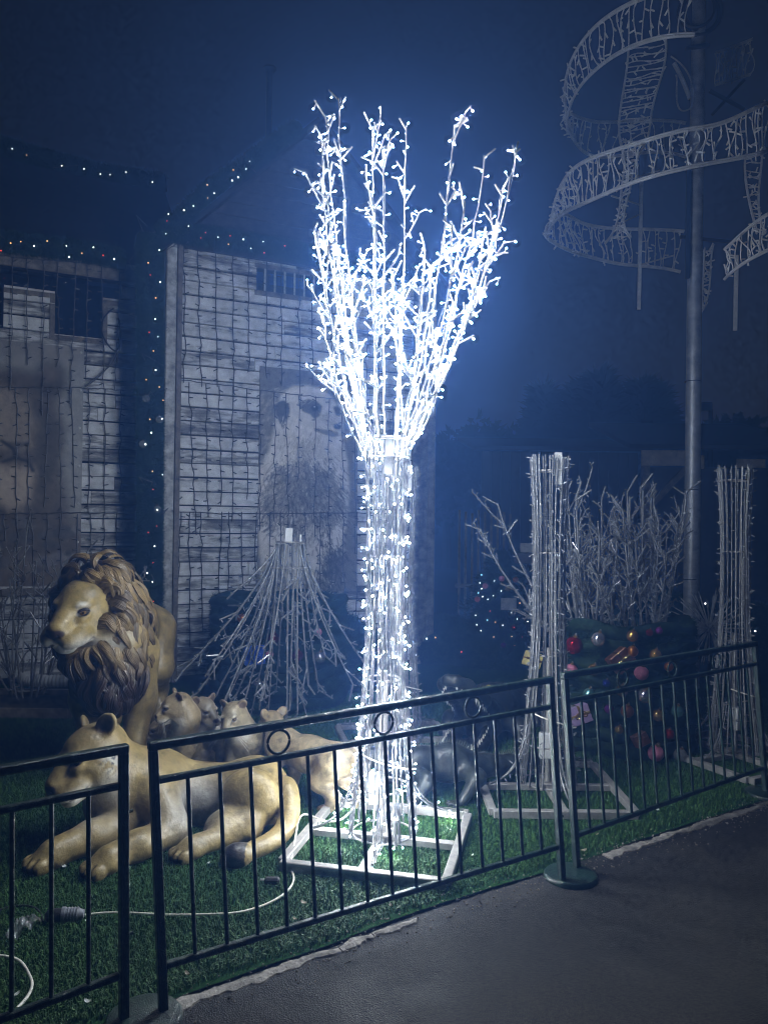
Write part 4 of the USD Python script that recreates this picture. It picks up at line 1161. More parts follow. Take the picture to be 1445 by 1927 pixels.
def tufts(P, N, length, seed, w=0.0022, per=10, spread=0.9):
    """Bristling needles: thin blades round the points P, fanned about the directions N."""
    rr = np.random.default_rng(seed)
    P, N = np.repeat(P, per, 0), np.repeat(N, per, 0)
    d = N + rr.normal(0, spread, N.shape)
    d /= np.linalg.norm(d, axis=1, keepdims=True)
    s = np.cross(d, rr.normal(size=d.shape))
    s /= np.linalg.norm(s, axis=1, keepdims=True)
    L = length * rr.uniform(0.6, 1.25, (len(P), 1))
    v = np.stack([P - s * w, P + s * w, P + d * L], 1).reshape(-1, 3)
    return v, np.arange(len(v)).reshape(-1, 3)


def garland(name, label, pts, r, seed, lights, needles=90, mat_n='needles', length=0.07):
    """A pine garland along the points, with fairy lights at (px, py, colour)."""
    rr = np.random.default_rng(seed)
    c = spline(pts, max(20, int(12 * len(pts)))) if len(pts) > 2 else np.linspace(pts[0], pts[1], 40)
    th = T(name, label, 'garland', (c.min(0) + c.max(0)) / 2)
    L = np.linalg.norm(np.diff(c, axis=0), axis=1).sum()
    s = np.linspace(0, 1, len(c))
    th.part('core', tube(c + rr.normal(0, r * 0.08, c.shape), r * (0.62 + 0.12 * np.sin(s * 40)), 9), 'garland', smooth=60)
    n = int(L * needles * 10)
    k = rr.random(n) * (len(c) - 1)
    p = np.stack([np.interp(k, range(len(c)), c[:, q]) for q in range(3)], 1)
    t = np.stack([np.interp(k, range(len(c) - 1), np.diff(c, axis=0)[:, q]) for q in range(3)], 1)
    t /= np.linalg.norm(t, axis=1, keepdims=True)
    d = rr.normal(size=p.shape)
    d -= (d * t).sum(1, keepdims=True) * t
    d /= np.linalg.norm(d, axis=1, keepdims=True)
    th.part('needles', tufts(p + d * r * 0.55, d, length, seed + 1, w=0.003, per=7), mat_n, kind='stuff')
    th.part('garland_wire', tube(c + rr.normal(0, r * 0.5, c.shape) * [1, 1, 1], 0.004, 5), 'dark_wire')
    for (q, colr) in lights:
        th.part('lamp', stamps((lambda m: (np.array(m.vertices), np.array(m.faces)))(trimesh.creation.icosphere(1, 0.0068)), [q], [[0, 0, 1]], scale=rr.uniform(0.8, 1.15)), 'fairy_' + colr)
    return th


def onY(lst, Yf_):
    out = []
    for px, py, c in lst:
        out.append((Yf_(px, py), c))
    return out


def wallp(O, off):
    def f(px, py):
        d = ray(px, py)
        t = ((O + WN * off - EYE) @ WN) / (d @ WN)
        return EYE + d * t
    return f


gr = wallp(OR, -0.24)
grf = wallp(OR, -0.42)
# the thick column of garland at the corner of the right hut
col_pts = [gr(282, y) for y in np.linspace(1265, 445, 8)]
cl = [(300, 470, 'white'), (279, 494, 'warm'), (283, 517, 'red'), (301, 530, 'white'), (293, 560, 'warm'), (292, 600, 'white'), (281, 625, 'red'), (297, 633, 'white'), (289, 660, 'warm'), (293, 696, 'white'), (275, 714, 'warm'), (300, 728, 'warm'), (307, 753, 'warm'), (282, 789, 'warm'), (304, 788, 'white'), (285, 814, 'white'), (273, 836, 'white'),
      (287, 887, 'warm'), (306, 893, 'white'), (288, 921, 'red'), (296, 959, 'white'), (295, 990, 'red'), (279, 1002, 'red'), (291, 1028, 'white'), (288, 1059, 'red'), (277, 1079, 'white'), (287, 1095, 'white'), (289, 1132, 'red'), (295, 1228, 'white'), (300, 1277, 'white')]
garland('garland', 'thick dark column of pine garland with fairy lights at the corner of the right hut', col_pts, 0.17, 81, onY(cl, grf), needles=260)
for px, py, nm, lab in ((300, 789, 'glass', 'small clear glass ball beside a white light on the garland column'), (269, 836, 'glass', 'clear glass ball hanging at the left side of the garland column'), (275, 750, 'glass', 'dim clear glass ball high on the garland column'), (296, 958, 'glass', 'clear glass ball round a white light halfway down the garland column')):
    c = grf(px, py)
    b = T('bauble', lab, 'bauble', c)
    b.part('ball', (lambda m: (np.array(m.vertices) * 0.036 + c, np.array(m.faces)))(trimesh.creation.icosphere(3)), 'bauble_clear', smooth=True)
    b.part('cap', tube([c + [0, 0, .035], c + [0, 0, .047]], 0.009, 8), 'bauble_gold')
# eaves, ridge and rake
gl = wallp(OL, -0.30)
garland('garland', 'long pine garland with lights along the eave of the left hut', [gl(x, y) for x, y in ((-40, 448), (60, 460), (140, 470), (235, 488))], 0.13, 83,
        onY([(2, 471, 'red'), (20, 457, 'warm'), (39, 454, 'warm'), (64, 462, 'white'), (89, 453, 'warm'), (125, 462, 'white'), (130, 483, 'white'), (154, 476, 'warm'), (194, 480, 'red'), (215, 487, 'white'), (176, 465, 'white')], wallp(OL, -0.43)), needles=140)
lr = wallp(OL, 1.60)
garland('garland', 'dark pine garland with sparse lights along the roof ridge of the left hut', [lr(x, y) for x, y in ((-40, 262), (40, 285), (120, 307), (200, 325), (270, 336), (312, 345))], 0.15, 84,
        onY([(23, 279, 'white'), (50, 291, 'warm'), (116, 311, 'white'), (158, 317, 'white'), (189, 327, 'white'), (207, 328, 'white'), (237, 323, 'white'), (287, 342, 'white')], wallp(OL, 1.42)), needles=140)
garland('garland', 'pine garland with lights along the top of the right hut wall', [gr(x, y) for x, y in ((300, 432), (380, 443), (460, 455), (560, 474), (660, 494), (800, 522))], 0.13, 85,
        onY([(312, 439, 'white'), (355, 425, 'white'), (378, 447, 'red'), (387, 437, 'red'), (410, 446, 'white'), (433, 443, 'red'), (458, 450, 'white'), (472, 467, 'white'), (495, 454, 'white'), (497, 475, 'red'), (430, 459, 'warm'), (536, 462, 'red')], grf), needles=140)
gk = wallp(OR, -0.22)
gkf = wallp(OR, -0.36)
garland('garland', 'pine garland with lights climbing the gable of the right hut', [gk(x, y) for x, y in ((300, 440), (345, 405), (400, 352), (450, 318), (500, 282), (560, 240))], 0.12, 86,
        onY([(314, 415, 'red'), (317, 402, 'white'), (346, 395, 'white'), (364, 387, 'white'), (391, 372, 'warm'), (390, 347, 'warm'), (403, 363, 'white'), (437, 339, 'white'), (448, 333, 'white'), (439, 319, 'warm'), (463, 317, 'white'), (470, 303, 'white')], gkf), needles=130)

# ------------------------------------------------------------------ curtains of light wires on the huts
def curtain(label, O, off, line, drops, seed):
    """A horizontal wire with hanging light wires; line and drops in photograph pixels on the wall."""
    rr = np.random.default_rng(seed)
    f = wallp(O, off)
    L = spline([f(*p) for p in line], 40)
    th = T('light_curtain', label, 'light curtain', L.mean(0))
    th.part('top_wire', tube(L + rr.normal(0, 0.004, L.shape), 0.005, 5), 'dark_wire')
    P, D = [], []
    for x, y0, x1, y1 in drops:
        a, b = f(x, y0), f(x1, y1)
        n = max(6, int(abs(a[2] - b[2]) / 0.10))
        c = a + (b - a) * np.linspace(0, 1, n)[:, None]
        c[1:] += rr.normal(0, 0.007, (n - 1, 1)) * WD + rr.normal(0, 0.006, (n - 1, 1)) * WN
        th.part('drop_wire', tube(c, 0.0048, 5), 'curtain_wire')
        p, t = along(c, 0.11, 0.05)
        s = rr.choice([-1, 1], len(p))[:, None] * WD + rr.normal(0, 0.35, (len(p), 3))
        P.append(p), D.append(s)
    P, D = np.vstack(P), np.vstack(D)
    th.part('bulbs', stamps(tube([(0, 0, 0), (0, 0, 0.045)], 0.006, 5), P, D), 'curtain_wire', kind='stuff')


plain('curtain_wire', (0.05, 0.05, 0.053), 0.4, var=0.2)


def xs(a, b, n, seed, y0, y1, slope=0.0, j=3.0, ragged=40):
    r = np.random.default_rng(seed)
    return [(x + r.normal(0, j), y0(x), x + r.normal(0, j), y1(x) + r.normal(0, ragged)) for x in np.linspace(a, b, n)]


curtain('top row of hanging light wires on the right hut wall', OR, -0.07, [(322, 462), (420, 478), (560, 498), (660, 515), (790, 535)], xs(345, 780, 15, 1, lambda x: 462 + (x - 322) * 0.155, lambda x: 705 + (x - 322) * 0.10), 91)
curtain('middle row of hanging light wires on the right hut wall', OR, -0.06, [(318, 712), (400, 722), (500, 735), (640, 752), (780, 765)], xs(338, 770, 18, 2, lambda x: 714 + (x - 318) * 0.115, lambda x: 960 + (x - 322) * 0.03), 92)
curtain('bottom row of hanging light wires on the right hut wall', OR, -0.065, [(322, 962), (420, 966), (540, 966), (670, 966), (780, 968)], xs(335, 770, 19, 3, lambda x: 963, lambda x: 1230 - (x - 322) * 0.12), 93)
curtain('top row of hanging light wires on the left hut wall', OL, -0.09, [(-30, 476), (80, 488), (160, 495), (230, 508)], xs(-5, 222, 9, 4, lambda x: 480 + x * 0.11, lambda x: 735, ragged=30), 94)
curtain('middle row of hanging light wires on the left hut wall', OL, -0.07, [(-30, 726), (60, 729), (150, 730), (235, 736)], xs(0, 225, 9, 5, lambda x: 728 + x * 0.02, lambda x: 985, ragged=25), 95)
curtain('bottom row of hanging light wires on the left hut wall', OL, -0.075, [(-30, 968), (60, 966), (150, 965), (240, 966)], xs(5, 225, 9, 6, lambda x: 967, lambda x: 1120, ragged=40), 96)
fcab = wallp(OL, -0.12)
cb = T('loose_cable', 'loose grey cables looped between the left hut wall and the garland column', 'cable', fcab(200, 660))
cb.part('cable', tube(spline([fcab(x, y) for x, y in ((214, 580), (196, 598), (198, 640), (218, 660), (226, 640), (222, 600))], 30), 0.009, 6), 'black_rubber', smooth=60)
cb.part('cable', tube(spline([fcab(x, y) for x, y in ((228, 650), (205, 690), (178, 712), (160, 728), (172, 720), (200, 694), (232, 640))], 30), 0.007, 6), 'wire', smooth=60)

# ------------------------------------------------------------------ baubles, gifts and the garlanded tubs
def tub(label, c, R, H, seed, needles=5200):
    rr = np.random.default_rng(seed)
    th = T('garlanded_tub', label, 'tub', (c[0], c[1], 0))
    base = np.array([c[0], c[1], 0.0])
    th.part('tub_body', lathe([(0, 0.02), (R * .93, 0.02), (R * .95, 0.1), (R * .95, H - .06), (R * .88, H - .02), (R * .82, H - .10), (0, H - .12)], 36, base), 'garland', smooth=40)
    for k in range(8):
        z = 0.06 + (H - 0.1) * k / 7
        th.part('garland_row', tube(base + np.stack([(R - 0.02 + 0.012 * np.sin(9 * t + k)) * np.array([math.cos(t), math.sin(t), 0]) + [0, 0, z + 0.02 * math.sin(5 * t + k * 2)] for t in np.linspace(0, 2 * math.pi, 48, endpoint=False)]), 0.055, 6, closed=True), 'garland', smooth=60)
    a, z = rr.random(needles) * 6.283, rr.random(needles) * H
    p = base + np.stack([R * 0.98 * np.cos(a), R * 0.98 * np.sin(a), z], 1)
    d = np.stack([np.cos(a), np.sin(a), rr.normal(0, 0.5, needles)], 1)
    th.part('needles', tufts(p, d, 0.06, seed, w=0.003, per=8), 'needles', kind='stuff')
    return base


def on_tub(base, R, px, py):
    """The point of the tub's front seen at a pixel."""
    d = ray(px, py)
    o = EYE[:2] - base[:2]
    A, B, C = d[:2] @ d[:2], 2 * o @ d[:2], o @ o - R * R
    disc = B * B - 4 * A * C
    t = (-B - math.sqrt(max(disc, 0))) / (2 * A)
    return EYE + d * t


def bauble(c, r, m, label, cap=True):
    th = T('bauble', label, 'bauble', c - [0, 0, r])
    s = trimesh.creation.icosphere(3)
    th.part('ball', (np.array(s.vertices) * r + c, np.array(s.faces)), 'bauble_' + m, smooth=True)
    u = np.array([0.15, -0.2, 0.97])
    th.part('cap', tube([c + u * r * 0.97, c + u * r * 1.22], r * 0.24, 10), 'bauble_gold', smooth=30)
    th.part('hook', ring(c + u * r * 1.32, r * 0.13, r * 0.04, axis=(1, 0.3, 0), n=12, sides=4), 'wire')


def gift(c, s, ry, m, label, bow='bauble_gold'):
    th = T('gift_box', label, 'gift box', c)
    u = np.array([math.cos(ry), 0, math.sin(ry)])
    w = np.array([-math.sin(ry), 0, math.cos(ry)])
    n = np.array([0.25, -0.95, 0.1])
    n /= np.linalg.norm(n)
    def slab(hu, hw, hn, o):
        v, f = bevel_box((-hu, -hw, -hn), (hu, hw, hn), 0.004)
        return c + v[:, :1] * u + v[:, 1:2] * w + (v[:, 2:] + o) * n, f
    th.part('box', slab(s, s * 0.9, s * 0.5, 0), m)
    th.part('ribbon', slab(s * 0.14, s * 0.905, s * 0.5, 0.0025), bow)
    th.part('ribbon', slab(s * 1.005, s * 0.14, s * 0.5, 0.004), bow)
    for k in (-1, 1):
        th.part('bow_loop', tube(spline([c + n * s * 0.52, c + n * s * 0.7 + (u * k * 0.45 + w * 0.2) * s, c + n * s * 0.6 + (u * k * 0.55 - w * 0.15) * s, c + n * s * 0.53], 14), s * 0.06, 5), bow, smooth=60)


TR = 0.50
tb = tub('tall round tub wrapped in dark pine garland and hung with baubles, behind the right panel', TB, TR, 0.96, 101)
tp = lambda px, py: on_tub(tb, TR + 0.075, px, py)
BB = [(1079, 1215, .066, 'red', 'large glossy red bauble near the top left of the tub'), (1126, 1203, .052, 'silver', 'silver bauble beside the large red one on the tub'), (1190, 1197, .042, 'gold', 'small gold bauble high in the middle of the tub'),
      (1190, 1226, .040, 'copper', 'copper bauble just below the small high gold one'), (1233, 1233, .042, 'gold', 'gold bauble right of the copper gift box'), (1074, 1263, .052, 'pink', 'matt pink bauble below the large red one, above the rail'),
      (1117, 1261, .042, 'gold', 'gold bauble right of the matt pink one, just above the rail'), (1207, 1267, .050, 'pink', 'matt pink bauble behind the ring of the right panel'), (1108, 1306, .042, 'teal', 'pale teal bauble left, between the top and middle rails'),
      (1170, 1300, .044, 'gold', 'dull gold bauble behind the left ring of the right panel'), (1213, 1310, .052, 'silver', 'silver bauble right of the ring, behind the bars'), (1180, 1339, .046, 'copper', 'copper bauble between bars in the middle of the tub'),
      (1238, 1347, .042, 'gold', 'bright gold bauble behind the bars at the right of the tub'), (1274, 1339, .042, 'teal', 'teal bauble at the right side of the tub behind the bars'), (1234, 1418, .056, 'pink', 'lowest matt pink bauble near the foot of the tub'),
      (1280, 1421, .046, 'clear', 'clear bauble at the foot of the tub on the right'), (1146, 1335, .034, 'violet', 'glossy violet bauble between two bars at the left of the tub'), (1141, 1286, .028, 'blue', 'small deep blue bauble under the top rail'),
      (1222, 1191, .026, 'red', 'tiny red bauble high at the right of the tub'), (1240, 1187, .026, 'violet', 'tiny violet bauble highest at the right of the tub'), (1259, 1382, .036, 'red', 'dark red bauble low at the right, behind the bars'),
      (1181, 1441, .030, 'red', 'small red bauble at the very foot of the tub'), (1165, 1374, .030, 'gold', 'small gold bauble low in the middle of the tub'), (1258, 1255, .032, 'copper', 'dim copper bauble beside the pole above the right ring')]
for px, py, r, m, lab in BB:
    bauble(tp(px, py), r, m, lab)
gift(tp(1168, 1243), 0.075, 0.7, 'gift_copper', 'copper coloured gift box tilted on its corner near the top of the tub')
gift(tp(1088, 1345), 0.075, 0.35, 'gift_purple', 'lilac gift box with a gold ribbon at the left of the tub')
gift(on_tub(tb, TR + 0.05, 1062, 1240) + [-.25, -.05, 0.0], 0.06, -0.3, 'gift_gold', 'gold gift box peeping out left of the bare trunk')
gift(tp(1205, 1392), 0.05, 0.5, 'gift_copper', 'small dim copper gift box low on the tub behind the bars', bow='gift_copper')

# the second tub behind the upturned crown
SB = at(520, 1250, 7.25)
SB[0] += 0.02
sb = tub('round tub wrapped in dark garland behind the upturned branch crown', SB, 0.62, 0.98, 102)
sp = lambda px, py: on_tub(sb, 0.62 + 0.06, px, py)
for px, py, r, m, lab in ((515, 1201, .05, 'red', 'dull red bauble on the tub behind the upturned crown, high in the middle'), (507, 1232, .035, 'pink', 'small pink bauble right of the blue gift box'), (560, 1234, .05, 'red', 'dark red bauble right of centre on the tub behind the upturned crown'),
                         (602, 1237, .055, 'silver', 'pale silver bauble at the right of the tub behind the upturned crown'), (487, 1288, .045, 'silver', 'pale silver bauble low on the tub behind the upturned crown'), (598, 1190, .036, 'pink', 'pale pink bauble high right behind the upturned crown'),
                         (545, 1262, .03, 'clear', 'small clear bauble under the dark red one'), (455, 1164, .04, 'copper', 'dim copper bauble high left behind the upturned crown')):
    bauble(sp(px, py), r, m, lab)
gift(sp(478, 1233), 0.09, 0.1, 'gift_blue', 'bright blue gift box on the tub behind the upturned crown', bow='gift_blue')
# low bush right of it, with lamps
def mound(name, label, cat, c, rx, ry, h, seed, lamps, n=1500, m_n='needles'):
    rr = np.random.default_rng(seed)
    th = T(name, label, cat, (c[0], c[1], 0))
    s = trimesh.creation.icosphere(3)
    v = np.array(s.vertices)
    v *= (0.82 + 0.36 * meshkit.fbm(v * 2.2 + seed, 3))[:, None]
    v = v * [rx, ry, h] * 0.92
    v[:, 2] = np.maximum(v[:, 2], 0.0)
    th.part('foliage_mass', (v + [c[0], c[1], 0], np.array(s.faces)), 'garland', smooth=True)
    d = rr.normal(size=(n, 3))
    d[:, 2] = np.abs(d[:, 2])
    d /= np.linalg.norm(d, axis=1, keepdims=True)
    p = d * (0.82 + 0.36 * meshkit.fbm(d * 2.2 + seed, 3))[:, None] * [rx, ry, h] * 0.9 + [c[0], c[1], 0]
    th.part('needles', tufts(p, d, 0.09, seed, w=0.004, per=8), m_n, kind='stuff')
    for q, colr in lamps:
        th.part('lamp', (np.array(trimesh.creation.icosphere(1).vertices) * 0.009 + q, trimesh.creation.icosphere(1).faces), 'fairy_' + colr)
    return th


c = at(650, 1250, 8.0)
mound('bush', 'low dark garland bush with tiny lights left of the glowing trunk', 'bush', c, 0.55, 0.35, 0.75, 111, [(at(619, 1266, 7.6), 'warm'), (at(645, 1263, 7.6), 'warm'), (at(629, 1248, 7.65), 'white'), (at(652, 1232, 7.65), 'pink')])
c = at(830, 1260, 9.6)
mound('bush', 'low dark bush with tiny lights right of the glowing trunk', 'bush', c, 0.8, 0.5, 0.55, 112, [(at(803, 1202, 9.0), 'white'), (at(819, 1200, 9.0), 'warm'), (at(782, 1233, 9.0), 'white'), (at(868, 1227, 9.0), 'red')])

# christmas tree with coloured lights behind the bare trunk
XB = at(955, 1180, 9.6)
xt = T('christmas_tree', 'bushy dark christmas tree with coloured lights behind the bare trunk', 'christmas tree', (XB[0], XB[1], 0))
rr = np.random.default_rng(121)
hX = XB[2] + (1180 - 1035) / FPX * 9.6
xt.part('trunk', tube([(XB[0], XB[1], 0), (XB[0], XB[1], hX * 0.9)], [0.05, 0.015], 8), 'bark')
n = 3200
zz = rr.random(n) ** 1.1
aa = rr.random(n) * 6.283
rad = (0.62 * np.sin(np.clip(1.25 - zz * 1.1, 0, 1) * math.pi / 2) * (0.75 + 0.3 * np.sin(zz * 26 + aa * 3))) * np.sqrt(rr.random(n))
p = np.stack([XB[0] + rad * np.cos(aa), XB[1] + rad * np.sin(aa), 0.12 + zz * (hX - 0.15)], 1)
d = np.stack([np.cos(aa), np.sin(aa), -0.1 + 0 * aa], 1)
xt.part('crown', tufts(p, d, 0.12, 122, w=0.005, per=8, spread=0.6), 'needles', kind='stuff')
for px, py, colr in ((906, 1082, 'cyan'), (903, 1097, 'white'), (906, 1108, 'white'), (900, 1116, 'cyan'), (908, 1123, 'white'), (918, 1128, 'white'), (943, 1112, 'white'), (972, 1113, 'red'), (956, 1106, 'warm'), (978, 1135, 'warm'), (928, 1121, 'white'), (922, 1150, 'red'), (962, 1153, 'white'), (895, 1158, 'white'), (917, 1167, 'cyan'), (932, 1171, 'warm'), (946, 1177, 'white'), (973, 1165, 'white'), (897, 1176, 'white'), (905, 1187, 'white'), (929, 1199, 'warm'), (963, 1198, 'warm'), (983, 1199, 'red'), (897, 1212, 'warm'), (968, 1216, 'warm'), (996, 1143, 'white'), (993, 1170, 'white'), (930, 1093, 'white')):
    dx = (px - 955) / FPX * 9.4
    q = at(px, py, 9.55 - math.sqrt(max(0.0, 0.6 ** 2 - dx ** 2)) * 0.8)
    xt.part('lamp', (np.array(trimesh.creation.icosphere(1).vertices) * 0.0062 + q, trimesh.creation.icosphere(1).faces), 'fairy_' + colr)
for px, py, m, lab in ((913, 1103, 'pink', 'dim pink bauble at the left of the christmas tree'), (944, 1089, 'pink', 'dim pink bauble at the top of the christmas tree'), (970, 1091, 'copper', 'dim copper bauble top right on the christmas tree'), (898, 1128, 'pink', 'dim pink bauble at the left edge of the christmas tree'), (967, 1182, 'red', 'dim red bauble low right on the christmas tree'), (947, 1214, 'violet', 'dim violet bauble at the foot of the christmas tree'), (956, 1107, 'gold', 'small gold bauble high in the middle of the christmas tree')):
    bauble(at(px, py, 8.98), 0.034, m, lab)
pq = at(957, 1137, 8.95)
single('picture_card', beam(pq + [-.09, 0, 0], pq + [.09, 0, 0], 0.012, 0.14, bev=0.003), 'grey_plastic', 'small pale card hanging in the christmas tree', 'card')
c = at(925, 1262, 9.2)
mound('bush', 'low grey-green heather bush at the foot of the christmas tree', 'bush', c, 0.5, 0.35, 0.32, 113, [])

# starburst of silver rods beyond the pole
SP = at(1335, 1182, 7.2)
rr = np.random.default_rng(131)
sbst = T('starburst_light', 'unlit starburst ball of silver rods right of the pole', 'starburst light', SP)
sbst.part('hub', (np.array(trimesh.creation.icosphere(2).vertices) * 0.05 + SP, trimesh.creation.icosphere(2).faces), 'galvanised', smooth=True)
P, D = [], []
n = 70
for k in range(n):
    z = 1 - 2 * (k + 0.5) / n
    a = k * 2.399963
    d = np.array([math.sqrt(1 - z * z) * math.cos(a), math.sqrt(1 - z * z) * math.sin(a), z])
    L = 0.36 * rr.uniform(0.9, 1.05)
    sbst.part('rod', tube([SP + d * 0.05, SP + d * L], 0.0058, 5), 'rib_wire')
    P.append(SP + d * L), D.append(d)
    for u in (0.55, 0.78):
        P.append(SP + d * L * u), D.append(rr.normal(size=3))
add_leds(sbst, np.array(P), np.array(D), False)
sbst.part('stand', tube([(SP[0], SP[1], 0.0), (SP[0], SP[1], SP[2] - 0.05)], 0.02, 8), 'dark_metal')
c = at(1400, 1200, 8.6)
mound('bush', 'dark twiggy bush at the right edge behind the far trunk', 'bush', c, 0.9, 0.5, 0.95, 114, [(at(1362, 1229, 8.0), 'white'), (at(1395, 1216, 8.0), 'white'), (at(1386, 1236, 8.0), 'warm'), (at(1411, 1188, 8.0), 'white'), (at(1421, 1188, 8.0), 'white')])
c = at(1262, 1230, 8.8)
mound('bush', 'dark garland bush behind the pole between tub and starburst', 'bush', c, 0.6, 0.5, 1.05, 115, [(at(1263, 1203, 8.1), 'white'), (at(1275, 1203, 8.1), 'cyan'), (at(1327, 1136, 8.2), 'white')])

# ------------------------------------------------------------------ cable, connector and litter on the turf
def gspline(pts, n=60, z=0.012):
    return spline([ground(x, y) + [0, 0, z] for x, y in pts], n)


ca = T('extension_cable', 'cream extension cable running over the turf from the glowing tree', 'cable', ground(440, 1722))
ca.part('cable', tube(np.vstack([spline([MB + [-0.10, -0.05, 0.30], MB + [-0.24, -0.02, 0.12], ground(585, 1560) + [0, 0, .07], ground(556, 1610) + [0, 0, .065]], 20)[:-1], gspline(((545, 1640), (532, 1690), (500, 1708), (455, 1722), (380, 1727), (330, 1728), (240, 1724), (160, 1728)), 60)]), 0.0052, 8), 'white_cable', smooth=60)
cc = T('cable_connector', 'grey weatherproof cable connector on the turf at the left', 'connector', ground(115, 1740))
a, b = ground(158, 1732) + [0, 0, .026], ground(88, 1738) + [0, 0, .03]
dd = b - a
cc.part('sleeve', tube([a, a + dd * .12, a + dd * .15, a + dd * .5, a + dd * .52], [.016, .022, .026, .027, .024], 16), 'grey_plastic', smooth=35)
cc.part('collar', tube([a + dd * .50, a + dd * .60], [.031, .031], 18), 'grey_plastic', smooth=35)
cc.part('plug', tube([a + dd * .60, a + dd * .95, a + dd * 1.05], [.028, .027, .012], 14), 'black_rubber', smooth=35)
for k in range(4):
    cc.part('ridge', ring(a + dd * (.18 + .08 * k), .027, .0025, axis=dd, n=20, sides=5), 'grey_plastic')
mat('clear_film', {'g': ('glossy_bsdf', {'color': (0.9, 0.9, 0.9), 'roughness': 0.18}), 't': ('transparent_bsdf', {'color': (0.88, 0.9, 0.9)}), 'd': ('diffuse_bsdf', {'color': (0.5, 0.5, 0.5)}), 'm': ('mix_closure', {'fac': 0.22}), 'm2': ('mix_closure', {'fac': 0.14})},
    [('t.BSDF', 'm.closure1'), ('g.BSDF', 'm.closure2'), ('m.closure', 'm2.closure1'), ('d.BSDF', 'm2.closure2')], surface='m2.closure')


def crumpled(c, e1, e2, L, W, seed, h=0.05):
    u, v = np.meshgrid(np.linspace(-1, 1, 22), np.linspace(-1, 1, 16), indexing='ij')
    z = (meshkit.fbm(np.stack([u * 2.2, v * 2.2, 0 * u + seed], -1), 4, seed) - 0.35) * h * 2 * (1 - 0.5 * u ** 2) + 0.012
    wd = 1 - 0.45 * (u + 1) / 2
    p = c + (u * L)[..., None] * e1 + (v * W * wd)[..., None] * e2 + np.maximum(z, 0.004)[..., None] * np.array([0, 0, 1.0])
    i, j = np.meshgrid(np.arange(21), np.arange(15), indexing='ij')
    q = np.stack([i * 16 + j, (i + 1) * 16 + j, (i + 1) * 16 + j + 1, i * 16 + j + 1], -1).reshape(-1, 4)
    return p.reshape(-1, 3), np.vstack([q[:, [0, 1, 2]], q[:, [0, 2, 3]]])


e = ground(20, 1775) - ground(64, 1735)
e /= np.linalg.norm(e)
single('plastic_bag', crumpled(ground(42, 1756), e, np.array([-e[1], e[0], 0]), 0.075, 0.045, 7), 'clear_film', 'crumpled clear plastic bag beside the cable connector', 'plastic bag', smooth=True)
cm = spline([ground(x, y) + [0, 0, .012] for x, y in ((-60, 1812), (0, 1806), (30, 1812), (52, 1836), (60, 1862), (50, 1885), (32, 1905))], 40)
single('white_cable', tube(cm, 0.0058, 8), 'white_cable', 'white cable end curling over the turf in the lower left corner', 'cable', smooth=60)
single('white_cable', tube(spline([ground(x, y) + [0, 0, .012] for x, y in ((-40, 1945), (0, 1922), (20, 1913))], 16), 0.0058, 8), 'white_cable', 'short white cable piece at the lower left edge of the photo', 'cable', smooth=60)
single('dark_cable', tube(spline([ground(x, y) + [0, 0, .01] for x, y in ((-10, 1722), (20, 1712), (50, 1710), (75, 1722), (80, 1740))], 24), 0.005, 6), 'black_rubber', 'thin black cable looping over the turf behind the plastic bag', 'cable', smooth=60)
k0 = ground(512, 1664)
bp = T('black_plug', 'small black plug lying on the turf left of the tree frame', 'plug', k0)
bp.part('plug_body', bevel_box(k0 + [-.035, -.018, 0], k0 + [.035, .018, .03], 0.008), 'black_rubber')
bp.part('pin', tube([k0 + [-.035, 0, .018], k0 + [-.055, 0, .018]], 0.005, 6), 'tag_white')
plain('dry_leaf', (0.34, 0.30, 0.22), 0.7, var=0.3)
plain('pale_litter', (0.62, 0.64, 0.60), 0.6, var=0.2)
rr = np.random.default_rng(141)
LEAF = [(121, 1638, 'pale_litter', 'white scrap on the turf between the lioness forepaws'), (165, 1742, 'pale_litter', 'tiny white scrap on the turf below the cable, left of the first post'), (153, 1870, 'dry_leaf', 'curled leaf on the turf in the lower left under the rail'), (392, 1632, 'pale_litter', 'white speck on the turf right of the hind paw'), (504, 1592, 'dry_leaf', 'small dry leaf on the turf right of the tail tuft'),
        (352, 1842, 'dry_leaf', 'dry leaf on the turf near the kerb of the middle panel'), (340, 1818, 'pale_litter', 'white speck on turf under the bottom rail of the middle panel'), (735, 1712, 'dry_leaf', 'dry leaf on the turf before the tree frame'), (888, 1617, 'pale_litter', 'white scrap on the turf right of the tree frame corner'), (888, 1646, 'dry_leaf', 'dry leaf by the bottom rail right of the tree frame'),
        (1237, 1530, 'pale_litter', 'white scrap on the turf behind the right panel'), (1123, 1577, 'dry_leaf', 'leaf on the turf right of the second foot plate'), (572, 1707, 'dry_leaf', 'dry leaf on the turf below the tree frame at left'), (1098, 1607, 'dry_leaf', 'pale blade of leaf beside the second foot plate'), (30, 1882, 'pale_litter', 'white speck on the turf beside the curled cable'), (905, 1410, 'pale_litter', 'curled white leaf on the turf beside the crocodile statue'), (165, 1895, 'pale_litter', 'white speck on the turf above the first foot plate'), (555, 1738, 'dry_leaf', 'tiny dry leaf on the turf in front of the cable')]
